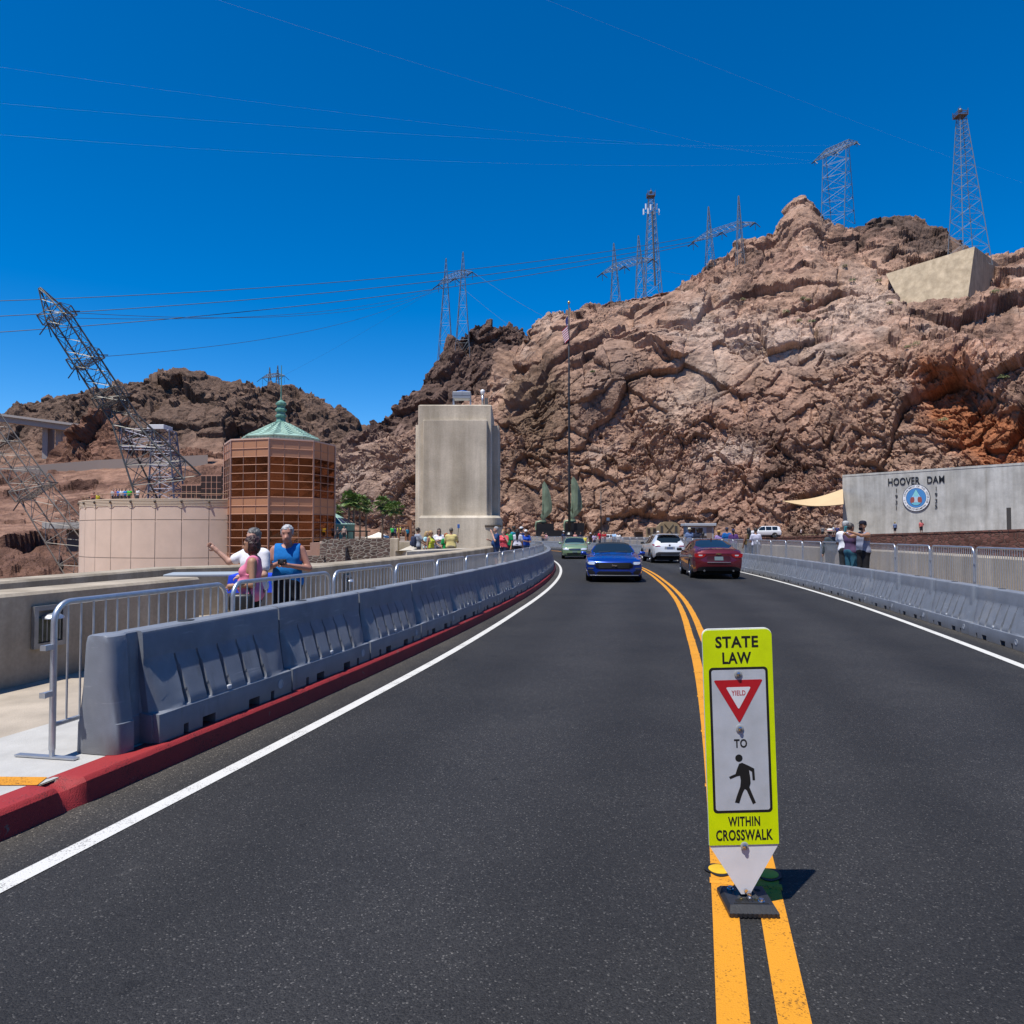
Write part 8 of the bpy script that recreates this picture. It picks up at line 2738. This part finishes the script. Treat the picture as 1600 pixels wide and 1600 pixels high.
t = empty('selfie_stick', h0, 0, 'selfie stick with blue phone raised above the yellow shirted man', 'selfie stick')
mb = MB(); mb.tube([(0, 0, 0), h1 - h0], 0.012, 6); mb.build('rod', BLACKP, t)
mb = MB(); mb.bbox(h1 - h0 + Vector((0, 0, 0.05)), (0.1, 0.02, 0.17), 0.008); mb.build('phone', mat('blue_phone', (0.03, 0.12, 0.4), 0.4), t)

# --- walkers along the left walkway beyond
nav = person('man in navy polo and grey hair filming leftwards by the tower corner', on_floor(775.5, 31.5, WZ), R(-80), 1.80, 'fair', (0.33, 0.33, 0.34), 'short', ((0.02, 0.055, 0.16), 'tee'), ((0.03, 0.05, 0.11), 'shorts'), L='face', Rr='phone', fat=1.12)
person('woman in coral red t-shirt with hand at her face', on_floor(787, 34, WZ), R(-30), 1.70, 'fair', (0.36, 0.2, 0.08), 'tail', ((0.58, 0.075, 0.10), 'tee'), ((0.03, 0.04, 0.08), 'shorts'), fem=True, L='face', Rr='hip')
person('dark haired man in bright green t-shirt', on_floor(795.5, 35.5, WZ), R(-60), 1.78, 'tan', (0.012, 0.01, 0.01), 'short', ((0.01, 0.24, 0.09), 'tee'), ((0.015, 0.015, 0.02), 'long'))
person('tall visitor in teal shirt behind the green t-shirt', on_floor(802.5, 38.5, WZ), R(-120), 1.90, 'brown', (0.02, 0.015, 0.01), 'short', ((0.02, 0.24, 0.32), 'tee'), ((0.05, 0.05, 0.05), 'long'))
person('long dark haired woman in pale lilac t-shirt seen from behind', on_floor(808.5, 36.5, WZ), R(170), 1.74, 'brown', (0.01, 0.008, 0.008), 'long', ((0.52, 0.52, 0.60), 'tee'), ((0.02, 0.02, 0.03), 'long'), fem=True)
person('visitor in dark clothes and white cap half hidden in the walkway crowd', on_floor(814.5, 40, WZ), R(150), 1.86, 'tan', (0.02, 0.02, 0.02), 'short', ((0.02, 0.03, 0.08), 'tee'), ((0.02, 0.02, 0.02), 'long'), hat=((0.7, 0.7, 0.7), 'cap'))
person('visitor in royal blue top and white cap at the end of the walkway crowd', on_floor(821.5, 39.5, WZ), R(0), 1.70, 'tan', (0.03, 0.02, 0.02), 'short', ((0.012, 0.06, 0.36), 'tee'), ((0.03, 0.07, 0.16), 'long'), fem=True, L='fold', hat=((0.7, 0.72, 0.75), 'cap'))

# --- far visitors on the curve of the right walkway
far = [(848.5, 98, 1.78, 'tan', (0.3, 0.2, 0.1), 'bald', (0.46, 0.27, 0.17), 'bare', None, 'shirtless tanned visitor with arm raised before the black base'),
       (853.5, 99, 1.66, 'fair', (0.1, 0.06, 0.04), 'bob', (0.62, 0.3, 0.42), 'tank', None, 'visitor in pink top next to the shirtless one'),
       (880.5, 92, 1.86, 'brown', (0.1, 0.1, 0.1), 'short', (0.03, 0.05, 0.12), 'tee', (0.7, 'cap'), 'visitor in navy shirt and white cap below the flagpole'),
       (898.5, 88, 1.74, 'red', (0.2, 0.1, 0.05), 'tail', (0.6, 0.3, 0.28), 'tank', None, 'visitor in salmon top before the black statue base'),
       (907, 87, 1.74, 'brown', (0.02, 0.02, 0.02), 'short', (0.015, 0.02, 0.05), 'tee', None, 'visitor in dark shirt right of the salmon top'),
       (914, 82, 1.34, 'fair', (0.05, 0.03, 0.02), 'short', (0.72, 0.6, 0.08), 'tee', None, 'child in yellow shirt above the green saloon roof'),
       (922.5, 80, 1.62, 'tan', (0.6, 0.6, 0.6), 'short', (0.05, 0.03, 0.025), 'tee', (0.65, 'wide'), 'visitor in dark brown shirt with pale sun hat'),
       (928.5, 79, 1.60, 'brown', (0.03, 0.02, 0.02), 'long', (0.5, 0.42, 0.6), 'tee', None, 'visitor in lilac top left of the red shirts'),
       (937, 78, 1.90, 'fair', (0.2, 0.12, 0.06), 'short', (0.62, 0.02, 0.05), 'tee', None, 'tall visitor in bright red shirt facing the road'),
       (944, 78.6, 1.82, 'tan', (0.06, 0.04, 0.03), 'short', (0.30, 0.01, 0.02), 'tee', None, 'visitor in dark red shirt beside the bright red one'),
       (959.5, 74, 1.80, 'tan', (0.03, 0.02, 0.02), 'short', (0.34, 0.52, 0.75), 'tee', None, 'visitor in light blue shirt left of the white crossover'),
       (966, 74.5, 1.70, 'fair', (0.2, 0.1, 0.05), 'bob', (0.7, 0.7, 0.7), 'tee', None, 'visitor in white shirt beside the light blue one'),
       (1028, 64, 1.72, 'fair', (0.5, 0.5, 0.5), 'short', (0.7, 0.7, 0.72), 'tee', (0.7, 'wide'), 'visitor in white hat showing above the white crossover roof')]
rg = random.Random(9)
for px, Y, H, sk, hc_, hs_, tc_, tk, ht, lab in far:
    pp = on_floor(px, Y, WZ)
    rr0 = math.hypot(pp[0] - XC, pp[1] - YC) - RC
    o_ = min(11.0, max(9.7, rr0))
    a = math.atan2(pp[1] - YC, pp[0] - XC)
    pp = arc(o_, a, WZ)
    k = Y / pp.y
    x2 = (px - 800) / F * pp.y
    person(lab, (x2, pp.y, WZ), R(rg.uniform(-60, 60)), H, sk, hc_, hs_, (tc_, tk), ((0.06, 0.07, 0.1), 'shorts'), res=0.034, hat=((ht[0],) * 3, ht[1]) if ht else None, L=rg.choice(['down', 'phone', 'hip', 'fold']), Rr='face' if 'arm raised' in lab else 'down')

# --- visitors along the nearer right walkway
rwp = [(1077, 53, 1.90, 'tan', (0.1, 0.08, 0.05), 'short', (0.14, 0.2, 0.36), 'tee', ((0.72, 0.68, 0.56), 'wide', (0.1, 0.08, 0.06)), 172, 'visitor in wide cream hat and slate blue shirt before the guard booth'),
       (1089.5, 52, 1.86, 'brown', (0.02, 0.02, 0.02), 'short', (0.02, 0.025, 0.05), 'tee', ((0.03, 0.03, 0.03), 'wide'), 160, 'visitor in wide black hat before the guard booth'),
       (1098.5, 51, 1.66, 'brown', (0.01, 0.01, 0.01), 'long', (0.04, 0.03, 0.03), 'tee', None, 140, 'dark haired visitor in black right of the black hat'),
       (1123, 45.5, 1.68, 'fair', (0.2, 0.1, 0.05), 'bob', (0.34, 0.24, 0.5), 'tee', ((0.62, 0.42, 0.14), 'wide', (0.1, 0.05, 0.02)), 178, 'visitor in yellow straw hat and lilac top'),
       (1135.5, 44.2, 1.86, 'tan', (0.03, 0.02, 0.02), 'short', (0.01, 0.11, 0.36), 'tee', ((0.03, 0.04, 0.08), 'cap'), 180, 'visitor in vivid blue shirt and dark cap with back turned'),
       (1145.5, 42.5, 1.76, 'brown', (0.01, 0.01, 0.01), 'tail', (0.09, 0.04, 0.16), 'tee', ((0.02, 0.03, 0.1), 'cap'), 165, 'visitor in purple top and navy cap next to the blue shirt'),
       (1169.5, 38, 1.80, 'brown', (0.008, 0.008, 0.008), 'long', (0.10, 0.07, 0.03), 'tank', None, 190, 'woman with very long black hair in olive top'),
       (1180.5, 36.8, 1.78, 'tan', (0.02, 0.015, 0.01), 'short', (0.55, 0.56, 0.68), 'tee', None, 184, 'visitor in pale lilac shirt right of the long haired woman')]
for px, Y, H, sk, hc_, hs_, tc_, tk, ht, rz_, lab in rwp:
    person(lab, on_floor(px, Y, WZ), R(rz_), H, sk, hc_, hs_, (tc_, tk), ((0.12, 0.15, 0.2), 'shorts' if 'olive' not in lab else 'long'), res=0.026, hat=ht, L=rg.choice(['down', 'fold', 'down']), Rr='down')

# --- the four at the right fence
person('woman in black patterned jacket and white sun hat leaning on the right fence', on_floor(1296.5, 26.5, WZ), R(195), 1.64, 'fair', (0.03, 0.02, 0.02), 'short', ((0.055, 0.07, 0.08), 'long'), ((0.05, 0.055, 0.06), 'long'), res=0.018, fem=True, hat=((0.70, 0.68, 0.62), 'wide', (0.45, 0.12, 0.1)), fat=1.1)
person('man in white t-shirt and grey cap at the right fence', on_floor(1321, 23.0, WZ), R(140), 1.86, 'tan', (0.3, 0.3, 0.3), 'short', ((0.74, 0.74, 0.78), 'tee'), ((0.04, 0.045, 0.05), 'shorts'), res=0.018, hat=((0.42, 0.43, 0.43), 'cap'), L=((0.25, -0.10, 1.12), (0.1, -0.3, 1.0)), Rr='down')
person('man in dark plum t-shirt and teal shorts at the right fence', on_floor(1328.5, 22.0, WZ), R(110), 1.80, 'tan', (0.06, 0.05, 0.045), 'short', ((0.10, 0.06, 0.12), 'tee'), ((0.04, 0.13, 0.18), 'shorts'), res=0.018, L=((0.26, -0.14, 1.14), (0.12, -0.34, 1.28)), Rr=((-0.27, -0.1, 1.14), (-0.2, -0.34, 1.05)))
capm = person('bearded man in black cap and grey vest reaching out with a phone', on_floor(1348, 21.4, WZ), R(-72), 1.84, 'tan', (0.012, 0.01, 0.01), 'short', ((0.24, 0.26, 0.34), 'tank'), ((0.015, 0.015, 0.018), 'shorts'), res=0.016, hat=((0.012, 0.014, 0.025), 'cap'), L=((0.22, -0.26, 1.36), (0.13, -0.48, 1.44)), Rr=((-0.22, -0.26, 1.33), (-0.1, -0.48, 1.40)), fat=1.02, fingers=True)
b_ = MB(); b_.lathe([(0.0, -0.05), (0.05, -0.03), (0.06, 0.0), (0.055, 0.03), (0.0, 0.04)], 12, Matrix.Translation((0, -0.075, 1.535)) @ Matrix.Diagonal((1, 0.75, 1, 1))); b_.build('beard', mat('hair_black', (0.012, 0.01, 0.01), 0.7), capm, smooth=True)
p_ = held(capm, (0.03, -0.60, 1.53))
mb = MB(); mb.bbox((0, 0, 0), (0.02, 0.085, 0.165), 0.008)
o = mb.build('phone', mat('teal_phone', (0.08, 0.42, 0.46), 0.4), None); o.location = p_; o.rotation_euler = (0, R(12), R(-70))
tag(o, 'teal phone held up by the bearded man in black cap', 'phone')

# --- small figures by the name wall, under the sail, near the palms and on the round roof
wee = [(1398, 107.5, 1.78, 'tan', (0.14, 0.2, 0.34), (0.6, 0.45, 0.1), 180, 1.62, 'visitor in blue shirt and yellow cap below the year 1931'),
       (1439, 105.0, 2.0, 'tan', (0.62, 0.16, 0.15), (0.05, 0.05, 0.05), 0, 1.62, 'visitor in red and white shirt below the round seal'),
       (1285, 118, 1.82, 'fair', (0.17, 0.18, 0.19), None, 180, 1.1, 'visitor in grey shirt and black shorts under the shade sail'),
       (1302, 117, 1.95, 'tan', (0.58, 0.66, 0.74), None, 60, 1.1, 'visitor in pale shirt with dark hair under the shade sail'),
       (1308, 118.5, 1.90, 'tan', (0.04, 0.05, 0.16), None, -30, 1.1, 'visitor in navy shirt at the corner of the name wall'),
       (1251.5, 121, 1.55, 'tan', (0.7, 0.62, 0.6), None, 80, 1.1, 'small visitor in white shirt by the timber bench'),
       (613.5, 92, 1.80, 'fair', (0.05, 0.5, 0.12), None, 30, 0.9, 'visitor in bright green shirt near the palms'),
       (618, 91, 1.72, 'tan', (0.04, 0.05, 0.12), None, 130, 0.9, 'visitor in navy shirt right of the bright green one'),
       (623.5, 90, 1.80, 'fair', (0.68, 0.75, 0.05), None, -20, 0.9, 'visitor in neon yellow shirt near the timber arbour'),
       (637, 86, 1.55, 'tan', (0.02, 0.25, 0.36), None, 50, 0.9, 'visitor in teal shirt beside the timber arbour'),
       (528, 80, 1.55, 'tan', (0.05, 0.05, 0.06), None, 0, 0.9, 'visitor in black behind the cobbled wall, leftmost'),
       (538, 80, 1.62, 'fair', (0.4, 0.3, 0.25), None, 0, 0.9, 'visitor in beige behind the cobbled wall under the black frame')]
fl_ = MB(); fl_.prism([pl(500, 59), pl(640, 59), pl(655, 95), pl(655, 132), pl(500, 132)], -9, 0.9)
tag(fl_.build('visitor_plaza_ground', PLAZA), kind='structure')
for px, Y, H, sk, tc_, cp, rz_, z_, lab in wee:
    person(lab, on_floor(px, Y, z_), R(rz_), H, sk, (0.03, 0.02, 0.015), 'short', (tc_, 'tee'), ((0.03, 0.03, 0.035), 'shorts'), res=0.038, hat=(cp, 'cap') if cp else None, L=rg.choice(['down', 'hip', 'face']), Rr='down')
roofp = [(138, (0.6, 0.5, 0.05)), (147, (0.3, 0.08, 0.08)), (155, (0.5, 0.2, 0.15)), (237, (0.4, 0.42, 0.45)), (244, (0.3, 0.1, 0.1)), (250, (0.05, 0.15, 0.5)), (256, (0.6, 0.62, 0.66)), (264, (0.02, 0.2, 0.55)), (272, (0.05, 0.5, 0.05)), (288, (0.6, 0.6, 0.62))]
rn = ['yellow', 'dark red', 'brick coloured', 'grey', 'maroon', 'blue', 'white', 'bright blue', 'bright green', 'cream']
for i, (px, tc_) in enumerate(roofp):
    dx = (px - 336) / 204 * (DR - 1.2)
    yy = DC.y - math.sqrt(max(0.5, (DR - 1.2) ** 2 - dx * dx))
    person('visitor in %s top leaning on the rim of the round roof' % rn[i], (DC.x + dx * 0.985, yy, dz1 - 0.5), R(rg.uniform(-40, 40)), 1.7, rg.choice(['fair', 'tan', 'brown']), (0.05, 0.03, 0.02), rg.choice(['short', 'bob']), (tc_, 'tee'), ((0.05, 0.05, 0.06), 'shorts'), res=0.042)
